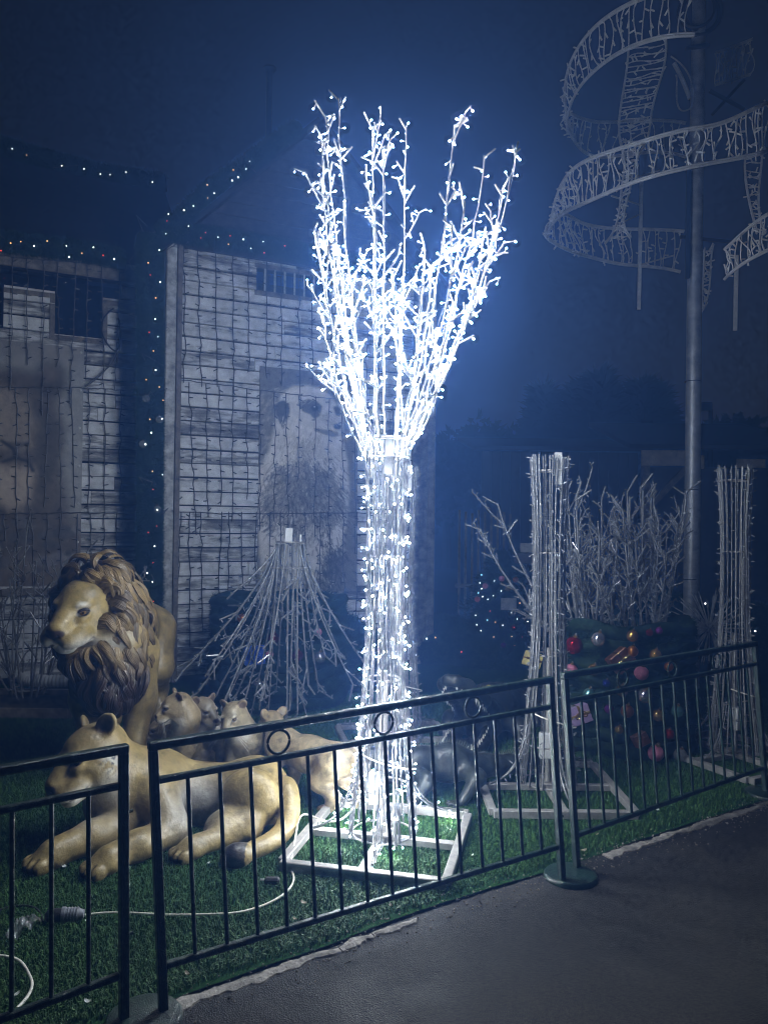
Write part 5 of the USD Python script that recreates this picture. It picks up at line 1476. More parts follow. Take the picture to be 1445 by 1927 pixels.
for px, py, m, lab in LEAF:
    c = ground(px, py)
    a = rr.random() * 3.1
    L = 0.010 + 0.010 * rr.random()
    u = np.linspace(-1, 1, 7)
    w = 0.45 * L * np.sqrt(1 - u ** 2) + 0.0005
    x = np.array([math.cos(a), math.sin(a), 0])
    y = np.array([-math.sin(a), math.cos(a), 0])
    zc = 0.014 + 0.006 * u ** 2
    v = np.stack([c + np.outer(u * L, x) + np.outer(w, y) + np.outer(zc + .004, [0, 0, 1]), c + np.outer(u * L, x) + np.outer(zc, [0, 0, 1]), c + np.outer(u * L, x) - np.outer(w, y) + np.outer(zc + .005, [0, 0, 1])], 1).reshape(-1, 3)
    f = [[i * 3 + j, (i + 1) * 3 + j, (i + 1) * 3 + j + 1] for i in range(6) for j in range(2)] + [[i * 3 + j, (i + 1) * 3 + j + 1, i * 3 + j + 1] for i in range(6) for j in range(2)]
    single('litter', (v, np.array(f)), m, lab, 'leaf' if m == 'dry_leaf' else 'scrap', smooth=True)
# a coil of ribbed pale pipe behind the big lion
c = at(112, 1268, 7.2)
rp = T('ribbed_pipe', 'pale ribbed pipe end lying by the hut behind the big lion', 'pipe', (c[0], c[1], 0))
arc = np.array([c + [0.33 * math.cos(t), 0.25 * math.sin(t), -0.02] for t in np.linspace(-2.6, -0.25, 26)])
s = np.linspace(0, 1, 104)
fine = np.stack([np.interp(s, np.linspace(0, 1, 26), arc[:, k]) for k in range(3)], 1)
rp.part('pipe', tube(fine, 0.055 + 0.006 * np.sin(np.arange(104) * 1.57), 12), 'tag_white', smooth=True)
rp.part('support', bevel_box(c + [-.3, .05, -c[2]], c + [.25, .2, -0.09], 0.01), 'dark_wood')

# ------------------------------------------------------------------ the crocodile and the iguana
def surface_net(F, origin, h):
    """Zero surface of the sampled field F (negative inside) as a closed triangle mesh."""
    s = F < 0
    nx, ny, nz = F.shape
    c = np.zeros((nx - 1, ny - 1, nz - 1), np.int8)
    for a, b, d in np.ndindex(2, 2, 2):
        c += s[a:nx - 1 + a, b:ny - 1 + b, d:nz - 1 + d]
    cells = np.argwhere((c > 0) & (c < 8))
    idx = -np.ones(c.shape, np.int64)
    idx[tuple(cells.T)] = np.arange(len(cells))
    acc, cnt = np.zeros((len(cells), 3)), np.zeros(len(cells))
    corners = [(a, b, d) for a, b, d in np.ndindex(2, 2, 2)]
    for p in corners:
        for ax in range(3):
            if p[ax]:
                continue
            q = list(p)
            q[ax] = 1
            f0, f1 = F[tuple((cells + p).T)], F[tuple((cells + q).T)]
            m = (f0 < 0) != (f1 < 0)
            t = np.where(m, f0 / np.where(m, f0 - f1, 1), 0)
            pt = np.tile(np.array(p, float), (len(cells), 1))
            pt[:, ax] = t
            acc[m] += pt[m]
            cnt[m] += 1
    V = (cells + acc / cnt[:, None]) * h + origin
    faces = []
    for ax in range(3):
        o = [0, 0, 0]
        o[ax] = 1
        sl0 = tuple(slice(1, n - 1) if k != ax else slice(0, n - 1) for k, n in enumerate(F.shape))
        sl1 = tuple(slice(1, n - 1) if k != ax else slice(1, n) for k, n in enumerate(F.shape))
        e = np.argwhere(s[sl0] != s[sl1])
        base = e.copy()
        for k in range(3):
            if k != ax:
                base[:, k] += 1
        inside = s[tuple(base.T)]
        u, v = (ax + 1) % 3, (ax + 2) % 3
        du, dv = np.eye(3, dtype=int)[u], np.eye(3, dtype=int)[v]
        q = np.stack([idx[tuple((base - du - dv).T)], idx[tuple((base - dv).T)], idx[tuple(base.T)], idx[tuple((base - du).T)]], 1)
        q[~inside] = q[~inside][:, ::-1]
        faces.append(q)
    q = np.vstack(faces)
    q = q[(q >= 0).all(1)]
    return V, np.vstack([q[:, [0, 1, 2]], q[:, [0, 2, 3]]])


class Sculpt:
    """Smoothly joined round cones and ellipsoids, carved and turned into one continuous mesh."""

    def __init__(self):
        self.ops = []

    def cone(self, a, b, ra, rb, k=0.03, sub=False):
        a, b = np.asarray(a, float), np.asarray(b, float)
        r = max(ra, rb)

        def f(P):
            d = b - a
            t = np.clip(((P - a) @ d) / (d @ d + 1e-12), 0, 1)
            return np.linalg.norm(P - a - t[..., None] * d, axis=-1) - (ra + (rb - ra) * t)
        self.ops.append((f, np.minimum(a, b) - r, np.maximum(a, b) + r, k, sub))

    def chain(self, pts, radii, k=0.03, sub=False):
        for i in range(len(pts) - 1):
            self.cone(pts[i], pts[i + 1], radii[i], radii[i + 1], k, sub)

    def ell(self, c, r, R=None, k=0.03, sub=False):
        c, r = np.asarray(c, float), np.asarray(r, float)
        R = np.eye(3) if R is None else np.asarray(R, float)      # columns: the ellipsoid's axes

        def f(P):
            q = ((P - c) @ R) / r
            n = np.linalg.norm(q, axis=-1)
            g = np.linalg.norm(q / r, axis=-1) + 1e-9
            return n * (n - 1) / g
        e = np.abs(R) @ r
        self.ops.append((f, c - e, c + e, k, sub))

    def field(self, lo, hi, h):
        n = np.ceil((hi - lo) / h).astype(int) + 1
        F = np.full(n, 1.0)
        ax = [lo[k] + h * np.arange(n[k]) for k in range(3)]
        for f, a, b, k, sub in self.ops:
            m = k + 4 * h
            i0 = np.maximum(((a - m - lo) / h).astype(int), 0)
            i1 = np.minimum(((b + m - lo) / h).astype(int) + 2, n)
            if (i1 <= i0).any():
                continue
            sl = tuple(slice(x, y) for x, y in zip(i0, i1))
            P = np.stack(np.meshgrid(*(ax[q][sl[q]] for q in range(3)), indexing='ij'), -1)
            d = f(P)
            o = F[sl]
            if sub:
                d = -d
                hh = np.maximum(k - np.abs(o - d), 0) / k
                F[sl] = np.maximum(o, d) + hh * hh * k * 0.25
            else:
                hh = np.maximum(k - np.abs(o - d), 0) / k
                F[sl] = np.minimum(o, d) - hh * hh * k * 0.25
        return F

    def at(self, P):
        o = np.full(P.shape[:-1], 1.0)
        for f, a, b, k, sub in self.ops:
            d = f(P)
            if sub:
                d = -d
                hh = np.maximum(k - np.abs(o - d), 0) / k
                o = np.maximum(o, d) + hh * hh * k * 0.25
            else:
                hh = np.maximum(k - np.abs(o - d), 0) / k
                o = np.minimum(o, d) - hh * hh * k * 0.25
        return o

    def mesh(self, h, smooth=2, floor=None):
        lo = np.min([o[1] for o in self.ops if not o[4]], 0) - 4 * h
        hi = np.max([o[2] for o in self.ops if not o[4]], 0) + 4 * h
        F = self.field(lo, hi, h)
        if floor is not None:
            z = lo[2] + h * np.arange(F.shape[2])
            F = np.maximum(F, (floor - z)[None, None, :])
        v, f = surface_net(F, lo, h)
        m = trimesh.Trimesh(v, f, process=False)
        cc = m.split(only_watertight=False)
        if len(cc) > 1:
            m = max(cc, key=lambda x: len(x.faces))
        if smooth:
            from scipy.sparse import coo_matrix, diags
            V, e, n = np.array(m.vertices), m.edges_unique, len(m.vertices)
            A = coo_matrix((np.ones(len(e) * 2), (np.r_[e[:, 0], e[:, 1]], np.r_[e[:, 1], e[:, 0]])), (n, n)).tocsr()
            A = diags(1 / np.maximum(np.asarray(A.sum(1)).ravel(), 1)) @ A
            for _ in range(smooth):
                V = V + 0.5 * (A @ V - V)
                V = V - 0.52 * (A @ V - V)
            return V, np.array(m.faces)
        return np.array(m.vertices), np.array(m.faces)


def frame(yaw, pitch=0.0, roll=0.0):
    """Columns: forward, left, up of something facing yaw (0 = +x, counter-clockwise), nose down by pitch."""
    cy, sy, cp, sp = math.cos(yaw), math.sin(yaw), math.cos(pitch), math.sin(pitch)
    f = np.array([cy * cp, sy * cp, -sp])
    l = np.array([-sy, cy, 0.0])
    u = np.cross(f, l)
    c, s = math.cos(roll), math.sin(roll)
    return np.stack([f, l * c + u * s, u * c - l * s], 1)


def head(S, c, R, L, kind='lioness', ears=True, earset=None):
    """A big cat's head of length L round c, with the frame R: skull, brow, cheeks, bridge, pads, chin, ears, carved sockets and mouth."""
    W = lambda p: c + R @ (np.asarray(p, float) * L)
    cub = kind == 'cub'
    E = lambda p, r, k=0.06, sub=False, RR=None: S.ell(W(p), np.asarray(r) * L, R if RR is None else RR, k * L, sub)
    C = lambda a, b, ra, rb, k=0.06, sub=False: S.cone(W(a), W(b), ra * L, rb * L, k * L, sub)
    w = 1.08 if kind == 'lion' else 1.0
    mz = {'cub': .86, 'lion': .94}.get(kind, 1.0)          # muzzle length
    wm = {'cub': 1.05, 'lion': 1.28}.get(kind, 1.14)       # muzzle width
    X = lambda x: x if x < 0.2 else 0.2 + (x - 0.2) * mz
    E((-0.04, 0, 0.06), (.34, .265 * w, .27), .1)
    E((.10, 0, .16), (.22, .20 * w, .16), .1)
    for s in (1, -1):
        E((.10, s * .185 * w, -.10), (.20, .105, .18), .1)
        E((X(.255), s * .135, .150), (.115, .085, .048), .05)
        E((X(.31), s * .165, .030), (.085, .055, .030), .03)
        E((X(.27), s * .155, -.015), (.12, .07, .07), .08)
        E((X(.50), s * .088 * wm, -.172), (.155, .100 * wm, .105), .035)
        E((X(.39), s * .125 * wm, -.16), (.14, .085 * wm, .11), .06)
    C((.18, 0, .125), (X(.56), 0, -.055), .135 * (.5 + .5 * wm), .088 * wm, .07)
    E((X(.60), 0, -.072), (.058, .084 * wm, .056), .025)
    C((.06, 0, -.22), (X(.42), 0, -.285), .15, .085, .07)
    E((X(.475), 0, -.292), (.092, .095 * wm, .070), .04)
    for s in (1, -1):
        E((X(.345), s * .185, .078), (.062, .046, .032), .022, True)
        C((X(.62), s * .035, -.078), (X(.655), s * .052, -.095), .016, .010, .012, True)
        S.chain([W((X(.665), 0, -.215)), W((X(.60), s * .078 * wm, -.248)), W((X(.46), s * .168 * wm, -.262)), W((X(.33), s * .205 * wm, -.222))], [.013 * L, .016 * L, .018 * L, .022 * L], .014 * L, True)
    C((X(.66), 0, -.12), (X(.675), 0, -.20), .010, .010, .012, True)
    if ears:
        for s in (1, -1):
            a = (.12 if not cub else .25) if earset is None else earset[0]
            spread = (.62 if not cub else .72)
            dirn = np.array([-.18 + (earset[1] if earset else 0), s * spread, 1.0 - a])
            dirn /= np.linalg.norm(dirn)
            fw = np.array([.85, s * .45, .0])
            fw -= (fw @ dirn) * dirn
            fw /= np.linalg.norm(fw)
            sd = np.cross(dirn, fw)
            RR = R @ np.stack([fw, sd, dirn], 1)
            base = np.array([-.06, s * .185, .225])
            e = base + dirn * .10
            es = 1.0 if not cub else 1.12
            S.ell(W(e), np.array([.052, .115, .145]) * L * es, RR, .05 * L)
            S.ell(W(e + fw * .052 + dirn * .015), np.array([.042, .078, .105]) * L * es, RR, .02 * L, True)
    return W


def head_paint(P, c, R, L, kind='lioness', base=(0.25, 0.18, 0.07)):
    """Paint of a head: pale muzzle and chin, dark nose, mouth line, eye rims and tear marks, tan elsewhere."""
    q = ((P - c) @ R) / L
    cub = kind == 'cub'
    mz = {'cub': .86, 'lion': .94}.get(kind, 1.0)
    wm = {'cub': 1.05, 'lion': 1.28}.get(kind, 1.14)
    X = lambda x: x if x < 0.2 else 0.2 + (x - 0.2) * mz
    col = np.tile(np.array(base, float), (len(P), 1))
    mixc = lambda m, t: col + (np.array(t) - col) * np.clip(m, 0, 1)[:, None]
    sm = lambda e0, e1, x: (lambda t: t * t * (3 - 2 * t))(np.clip((x - e0) / (e1 - e0), 0, 1))
    col = mixc(0.6 * sm(.10, .30, q[:, 2]) * sm(.3, -.1, q[:, 0]), (0.20, 0.145, 0.07))
    pale = np.array((0.57, 0.53, 0.46))
    d = np.sqrt(((q[:, 0] - X(.46)) / .24) ** 2 + (q[:, 1] / (.26 * wm)) ** 2 + ((q[:, 2] + .235) / .145) ** 2)
    col = mixc(sm(1.15, .75, d) * 0.9, pale)
    col = mixc(sm(-.15, -.30, q[:, 2]) * sm(-.2, .1, q[:, 0]) * .7, pale)
    for s in (1, -1):
        e = np.array([X(.335), s * .170, .075])
        dd = np.sqrt((((q - e) / [.09, .05, .045]) ** 2).sum(1))
        up = np.sqrt((((q - (e + [-.01, 0, .06])) / [.10, .08, .05]) ** 2).sum(1))
        col = mixc(sm(1.2, .7, up) * .55, (0.58, 0.52, 0.42))
        col = mixc(sm(1.25, .85, dd) * .95, (0.022, 0.017, 0.014))
        t = np.linalg.norm(q[:, None] - np.linspace([X(.40), s * .13, .055], [X(.47), s * .10, -.01], 8)[None], axis=2).min(1)
        col = mixc(sm(.03, .012, t) * .8, (0.03, 0.022, 0.018))
        m = np.linalg.norm(q[:, None] - np.vstack([np.linspace([X(.66), 0, -.215], [X(.60), s * .080 * wm, -.248], 6), np.linspace([X(.60), s * .080 * wm, -.248], [X(.46), s * .170 * wm, -.262], 8), np.linspace([X(.46), s * .170 * wm, -.262], [X(.33), s * .21 * wm, -.222], 8)])[None], axis=2).min(1)
        col = mixc(sm(.036, .018, m) * .97, (0.02, 0.015, 0.014))
        for ww in range(3):
            t = np.linalg.norm(q[:, None] - np.linspace([X(.60), s * .14, -.14 - .032 * ww], [X(.44), s * .19, -.15 - .034 * ww], 14)[None], axis=2).min(1)
            col = mixc(sm(.011, .005, t) * .55, (0.16, 0.12, 0.09))
        base_e = np.array([-.06, s * .185, .225])
        ear = sm(.17, .24, q[:, 2]) * sm(.14, .2, np.abs(q[:, 1])) * (q[:, 1] * s > 0)
        fwd = ((q - base_e) @ np.array([.85, s * .45, 0]))
        col = mixc(ear * sm(-.03, -.06, fwd) * .75, (0.05, 0.04, 0.03))
        col = mixc(ear * sm(-.005, .015, fwd) * sm(.05, .02, np.abs(fwd - .02)) * .75, (0.09, 0.06, 0.05))
    n = np.sqrt((((q - [X(.63), 0, -.072]) / [.070, .092 * wm, .060]) ** 2).sum(1))
    col = mixc(sm(1.12, .9, n), (0.045, 0.028, 0.024))
    t = np.linalg.norm(q[:, None] - np.linspace([X(.66), 0, -.12], [X(.675), 0, -.21], 6)[None], axis=2).min(1)
    col = mixc(sm(.026, .012, t), (0.03, 0.02, 0.018))
    return col


def eyes(th, c, R, L, kind='lioness', iris=(0.30, 0.17, 0.05)):
    mz = {'cub': .86, 'lion': .94}.get(kind, 1.0)
    X = .2 + (.335 - .2) * mz
    for s in (1, -1):
        o = np.array([X - .030, s * .152, .075]) * L
        es = 1.2 if kind == 'lion' else 1.0
        sp = trimesh.creation.icosphere(3)
        v = np.array(sp.vertices) * es
        g = np.array([.86, s * .50, -0.02])
        g /= np.linalg.norm(g)
        a = v @ g / es
        col = np.where((a > .965)[:, None], (0.01, 0.01, 0.01), np.where((a > .80)[:, None], iris, (0.12, 0.10, 0.085)))
        th.part('eye', (c + (v * .046 * L + o) @ R.T, np.array(sp.faces)), 'eye_gloss', smooth=True, col=col)
        hx = np.cross([0, 0, 1.0], g)
        hx /= np.linalg.norm(hx)
        ux = np.cross(g, hx)
        for up in (1, -1):
            t = np.linspace(-1, 1, 13)
            a_ = np.stack([t * .060, up * (.030 if up > 0 else .026) * (1 - t ** 2) - .010 * t * s * -1], 1)
            bul = np.sqrt(np.maximum(.051 ** 2 - (a_[:, 0] * .72) ** 2 - a_[:, 1] ** 2, 1e-5))
            pts = o / L + (a_[:, :1] * hx + a_[:, 1:] * ux + bul[:, None] * g) * es
            th.part('eyelid', tube(c + (pts * L) @ R.T, np.maximum(.0035, (.017 if up > 0 else .012) * (1 - .6 * t ** 2)) * L, 7), 'lid', smooth=60)


painted('statue', rough=0.40, bump=0.5, bscale=48.0, mott=0.42, mscale=11.0, spec=0.5)
painted('mane_paint', rough=0.27, bump=0.3, bscale=160.0, mott=0.3, mscale=20.0, spec=0.85)
painted('eye_gloss', rough=0.08, bump=0.0, mott=0.02, spec=0.8)
plain('lid', (0.022, 0.016, 0.013), 0.4)
plain('whisker', (0.5, 0.48, 0.44), 0.4)
TAN = np.array([0.255, 0.185, 0.072])


def paw(S, c, R, s, k=None):
    """A cat's paw resting on the ground, toes forward, four toes."""
    W = lambda p: c + R @ (np.asarray(p, float) * s)
    S.ell(W((0, 0, .32)), np.array([.62, .48, .34]) * s, R, .15 * s)
    for j, y in enumerate((-.36, -.13, .13, .36)):
        x = .50 if j in (1, 2) else .40
        S.ell(W((x, y, .24)), np.array([.30, .135, .24]) * s, R, .04 * s)


def paw_paint(P, col, c, R, s):
    q = ((P - c) @ R) / s
    m = (q[:, 0] > .60) & (np.abs(q[:, 1]) < .6) & (q[:, 2] < .28) & (q[:, 0] < 1.0)
    col[m] = (0.05, 0.035, 0.028)
    g = np.abs(np.abs(q[:, 1]) - .245) < .03
    g0 = (np.abs(q[:, 1]) < .03) | g
    m = g0 & (q[:, 0] > .30) & (q[:, 0] < .95) & (q[:, 2] < .5) & (np.abs(q[:, 1]) < .55)
    col[m] *= 0.4
    return col


# ------------------------------------------------------------------ the lying lioness
LROLL = math.radians(13)


def lioness():
    S = Sculpt()
    G = lambda px, py, z=0.0: ground(px, py, z)
    hc = at(182, 1418, 3.98)
    HR = frame(math.radians(-90 - 36), math.radians(18), LROLL)
    L = 0.455
    chest = at(235, 1500, 4.12)
    sh = at(290, 1475, 4.25)
    mid = at(375, 1500, 4.36)
    hip = at(480, 1487, 4.34)
    rump = at(515, 1510, 4.34)
    S.cone(hc - HR[:, 0] * .05 - HR[:, 2] * .06, sh + [0.0, 0, -.01], .125, .165, .08)
    S.cone(hc - [-.03, 0, .10], chest + [-.0, 0, -.05], .11, .165, .08)
    S.cone(chest + [0, 0, -.06], sh + [0, 0, -.02], .175, .185, .08)
    S.cone(sh + [0, 0, -.01], mid + [0, 0, -.005], .185, .170, .08)
    S.cone(mid + [0, 0, -.005], hip + [0, 0, -.012], .170, .180, .08)
    S.cone(hip, rump + [0.02, 0, -.03], .168, .13, .08)
    # belly on the turf
    S.ell(mid * [1, 1, 0] + [0, -.01, .13], (.34, .19, .13), frame(math.atan2(*(hip - sh)[[1, 0]])), .06)
    pw = []
    # near foreleg (image right paw)
    p1, e1 = G(178, 1652), G(320, 1597)
    d = p1 - e1
    R1 = frame(math.atan2(d[1], d[0]))
    s1 = at(285, 1490, 4.10)
    S.chain([s1, e1 + [0.0, 0.05, .085]], [.135, .085], .05)
    S.chain([e1 + [0.0, 0.04, .075], e1 * .55 + p1 * .45 + [0, 0, .075], p1 - R1[:, 0] * .07 + [0, 0, .062]], [.082, .070, .066], .04)
    paw(S, p1 - R1[:, 0] * .05, R1, .145)
    pw.append((p1 - R1[:, 0] * .05, R1, .145))
    # far foreleg
    p2 = G(72, 1642)
    e2 = np.array([p2[0] + .34, p2[1] + .42, 0])
    d = p2 - e2
    R2 = frame(math.atan2(d[1], d[0]))
    S.chain([chest + [-.08, .02, -.03], e2 + [0, 0, .10]], [.14, .085], .05)
    S.chain([e2 + [0, 0, .085], e2 * .5 + p2 * .5 + [0, 0, .085], p2 - R2[:, 0] * .07 + [0, 0, .065]], [.084, .076, .070], .04)
    paw(S, p2 - R2[:, 0] * .05, R2, .150)
    pw.append((p2 - R2[:, 0] * .05, R2, .150))
    # near haunch and hind leg lying forward
    hq = at(468, 1510, 4.10)
    R3p = G(342, 1622)
    heel = G(455, 1582)
    S.ell(hq + [0.0, .04, .0], (.165, .11, .165), frame(0), .05)
    S.ell(at(425, 1560, 4.03), (.10, .08, .09), frame(0), .05)
    d = R3p - heel
    R3 = frame(math.atan2(d[1], d[0]))
    S.chain([at(420, 1565, 4.0), heel + [.02, 0.02, .065], heel + [0, 0, .055]], [.095, .072, .06], .05)
    S.chain([heel + [.0, 0, .052], R3p - R3[:, 0] * .05 + [0, 0, .055]], [.058, .054], .04)
    paw(S, R3p - R3[:, 0] * .045, R3, .135)
    pw.append((R3p - R3[:, 0] * .045, R3, .135))
    # far hind paw peeping by the tail
    fp_ = G(468, 1590)
    S.ell(fp_ + [0.0, 0.05, .05], (.05, .07, .05), frame(0), .03)
    # tail
    tl = spline([rump + [0.05, 0, .02], at(541, 1490, 4.22), at(545, 1530, 4.12), G(530, 1568, .055), G(495, 1592, .045), G(462, 1606, .045)], 14)
    S.chain(list(tl), list(np.linspace(.058, .036, 14)), .03)
    tuft = spline([G(466, 1604, .045), G(442, 1612, .05), G(422, 1618, .035)], 6)
    S.chain(list(tuft), [.036, .046, .055, .055, .045, .02], .02)
    head(S, hc, HR, L, 'lioness', earset=(.30, -.38))
    S.chain([hc + HR @ (np.array(q) * L) for q in ((.66, 0, -.245), (.50, .06, -.258), (.40, .12, -.25))], [.022 * L, .026 * L, .03 * L], .012 * L, True)
    v, f = S.mesh(0.0068, 3, floor=0.001)
    col = np.tile(TAN, (len(v), 1))
    n = meshkit.fbm(v * 6, 4)[:, None]
    col *= 0.85 + 0.35 * n
    sm = lambda a, b, x: np.clip((x - a) / (b - a), 0, 1)
    # pale grey belly flank
    m = np.exp(-(((v - at(365, 1520, 4.14)) / [.17, .25, .12]) ** 2).sum(1) * 1.1)
    col += (np.array([.30, .285, .26]) - col) * np.clip(m * 1.5, 0, .9)[:, None]
    m = np.exp(-(((v - (chest + [-.02, -.15, -.12])) / [.16, .2, .16]) ** 2).sum(1))
    col += (np.array([.25, .20, .13]) - col) * (m * .5)[:, None]
    for c, R, s in pw:
        col = paw_paint(v, col, c, R, s)
    dt = np.linalg.norm(v[:, None] - tuft[None, 1:], axis=2).min(1)
    m = sm(.085, .06, dt) * (v[:, 0] < tuft[0, 0] + .004)
    col += (np.array([.035, .032, .034]) - col) * m[:, None]
    hd = np.linalg.norm(v - (hc + HR[:, 0] * .10), axis=1)
    w = sm(.33, .22, hd)[:, None]
    hp = head_paint(v, hc, HR, L)
    q = ((v - hc) @ HR) / L
    cheek = np.exp(-(((q - [.04, .25, -.10]) / [.12, .12, .17]) ** 2).sum(1))
    flake = cheek ** 1.5 * np.clip((meshkit.fbm(v * 30, 3, 5) - .36) * 8, 0, 1)
    hp += (np.array([.60, .57, .50]) - hp) * np.clip(flake * 1.3, 0, .95)[:, None]
    crack = cheek * (np.abs(meshkit.fbm(v * 34, 2, 9) - .5) < .025)
    hp += (np.array([.05, .045, .04]) - hp) * np.clip(crack * 1.4, 0, 1)[:, None]
    col = col * (1 - w) + hp * w
    th = T('lioness_statue', 'life-like lioness statue lying on the turf behind the barrier, with flaking cheek paint', 'lion statue', (chest[0], chest[1], 0))
    th.part('body', (v, f), 'statue', smooth=True, col=col)
    eyes(th, hc, HR, L, iris=(.05, .04, .03))
    return th


lioness()


# ------------------------------------------------------------------ the standing lion with its mane
def lion():
    hc = at(166, 1142, 4.90)
    L = 0.57
    yaw = math.radians(-90 - 14)
    HR = frame(yaw, math.radians(15), math.radians(-3))
    th = T('lion_statue', 'big male lion statue with a full dark mane standing behind the lioness', 'lion statue', (hc[0] + .1, hc[1] + .1, 0))
    S = Sculpt()
    by = math.radians(-90 + 13)                       # heading of the body: towards the camera, a little right
    BR = frame(by)
    fl, fr_ = ground(168, 1462), ground(250, 1466)
    cen = (fl + fr_) / 2
    B = lambda f, l, z: cen + BR[:, 0] * f + BR[:, 1] * l + np.array([0, 0, z])
    S.cone(B(-.02, 0, .86), B(-.75, .03, .84), .215, .19, .1)
    S.cone(B(-.75, .03, .84), B(-1.20, .05, .86), .19, .185, .1)
    S.cone(B(.0, 0, .92), hc - HR[:, 0] * .12 - HR[:, 2] * .08, .23, .19, .1)
    for s, foot_ in ((-1, fl), (1, fr_)):
        S.chain([B(-.06, s * .13, .80), B(-.08, s * .165, .50), foot_ + BR[:, 0] * -.06 + [0, 0, .22], foot_ + BR[:, 0] * -.03 + [0, 0, .08]], [.165, .105, .074, .070], .06)
        paw(S, foot_ + BR[:, 0] * .03, BR, .125)
        h0 = B(-1.22, s * .12 + .05, .80)
        S.chain([h0, B(-1.05, s * .17 + .05, .52), B(-1.33, s * .17 + .05, .30), B(-1.22, s * .17 + .05, .08)], [.185, .115, .065, .06], .06)
        paw(S, B(-1.12, s * .17 + .05, 0), BR, .12)
    tl = spline([B(-1.38, .05, .88), B(-1.55, .10, .70), B(-1.6, .18, .45), B(-1.55, .25, .28)], 8)
    S.chain(list(tl), [.05] * 5 + [.045, .055, .03], .03)
    head(S, hc, HR, L, 'lion', ears=False)
    v, f = S.mesh(0.0072, 3, floor=0.001)
    col = np.tile(np.array([.25, .18, .068]), (len(v), 1)) * (0.82 + 0.4 * meshkit.fbm(v * 5, 4)[:, None])
    hd = np.linalg.norm(v - (hc + HR[:, 0] * .12), axis=1)
    w = np.clip((.42 - hd) / .1, 0, 1)[:, None]
    hp = head_paint(v, hc, HR, L, 'lion', base=(0.28, 0.20, 0.068))
    q = ((v - hc) @ HR) / L
    chip = np.exp(-(((q - [.30, .15, .165]) / [.05, .035, .022]) ** 2).sum(1)) * (meshkit.fbm(v * 60, 2, 4) > .38)
    hp += (np.array([.8, .78, .72]) - hp) * np.clip(chip * 1.6, 0, 1)[:, None]
    th.part('body', (v, f), 'statue', smooth=True, col=col * (1 - w) + hp * w)
    eyes(th, hc, HR, L, 'lion', iris=(.26, .16, .07))
    # the mane: a solid core and flowing locks laid over it
    Mn = Sculpt()
    H = lambda p: hc + HR @ (np.asarray(p, float) * L)
    Mn.ell(H((-.26, 0, .03)), np.array([.21, .38, .44]) * L, HR, .1)
    Mn.ell(H((-.22, 0, -.28)), np.array([.22, .35, .37]) * L, HR, .1)
    Mn.ell(H((-.10, 0, -.48)), np.array([.21, .26, .27]) * L, HR, .1)
    Mn.ell(B(.02, -.01, .80), (.17, .19, .27), BR, .1)
    Mn.ell(B(.05, -.02, .66), (.12, .145, .19), BR, .1)
    Mn.ell(B(-.10, .0, .98), (.17, .20, .21), BR, .1)
    mv, mf = Mn.mesh(0.016, 2)
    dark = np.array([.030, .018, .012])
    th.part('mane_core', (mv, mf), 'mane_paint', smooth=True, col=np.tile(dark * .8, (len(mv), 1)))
    rr = np.random.default_rng(301)
    # roots on the core, flow: outward from the face, then down
    K = 520
    tri = mv[mf]
    area = np.linalg.norm(np.cross(tri[:, 1] - tri[:, 0], tri[:, 2] - tri[:, 0]), axis=1)
    pick = rr.choice(len(mf), K * 2, p=area / area.sum())
    P = tri[pick].mean(1)
    q = ((P - hc) @ HR) / L
    inface = (np.sqrt((q[:, 1] / .31) ** 2 + ((q[:, 2] + .02) / .36) ** 2) < 1.0) & (q[:, 0] > -.15)
    P = P[~inface][:K]
    # a ring of roots round the face first
    ra = np.linspace(-math.pi * .5, math.pi * 1.5, 74, endpoint=False)
    ring_ = np.array([H((.03 + .03 * rr.normal() + .03 * max(0, math.sin(a)), .305 * math.cos(a) * (1 + .05 * rr.normal()), .0 + (.275 if math.sin(a) > 0 else .335) * math.sin(a) * (1 + .06 * rr.normal()))) for a in ra])
    ring2 = np.array([H((.22 - .10 * abs(math.cos(a)), .25 * math.cos(a), -.30 + .07 * math.sin(a))) for a in np.linspace(-2.9, -.24, 26)])
    ring3 = np.array([H((rr.uniform(.20, .40), y, -.345 - .02 * rr.random())) for y in np.linspace(-.15, .15, 16)])
    P = np.vstack([ring_, ring2, ring3, P])
    first = np.arange(len(P)) < len(ring_) + len(ring2) + len(ring3)
    N = len(P)
    steps = 13
    Ls = np.where(first, rr.uniform(.20, .30, N), rr.uniform(.20, .34, N))
    ph, am = meshkit.noise(P * 9.0, 3) * 9.0 + rr.normal(0, .35, N), rr.uniform(.35, .70, N)
    cur, C, Nn = P.copy(), [], []
    off0 = np.where(first, .035, .012) + rr.uniform(0, .03, N)
    for k in range(steps):
        t = k / (steps - 1)
        eps = .01
        g = np.stack([Mn.at(cur + np.eye(3)[a] * eps) - Mn.at(cur - np.eye(3)[a] * eps) for a in range(3)], 1)
        g /= np.linalg.norm(g, axis=1, keepdims=True) + 1e-9
        d = Mn.at(cur)
        lift = off0 + .040 * math.sin(math.pi * min(1, t * 1.1)) * np.where(first, 1.2, .8)
        cur = cur - g * (d - lift)[:, None] * np.where(first & (k < 3), .45, .8)[:, None]
        C.append(cur.copy())
        Nn.append(g)
        q = ((cur - hc) @ HR) / L
        rad = HR @ np.stack([np.full(N, -.75), q[:, 1] * 1.6, (q[:, 2] + .02) * 1.6])
        rad = rad.T
        rad /= np.linalg.norm(rad, axis=1, keepdims=True)
        far = np.clip((np.sqrt(q[:, 1] ** 2 + q[:, 2] ** 2) - .30) / .35 + t * .5, 0, 1)[:, None]
        down = np.array([0, 0, -1.0]) + BR[:, 0] * -.12
        fl_ = rad * (1 - far * .85) + down * (far * 1.0)
        fl_ -= (fl_ * g).sum(1, keepdims=True) * g
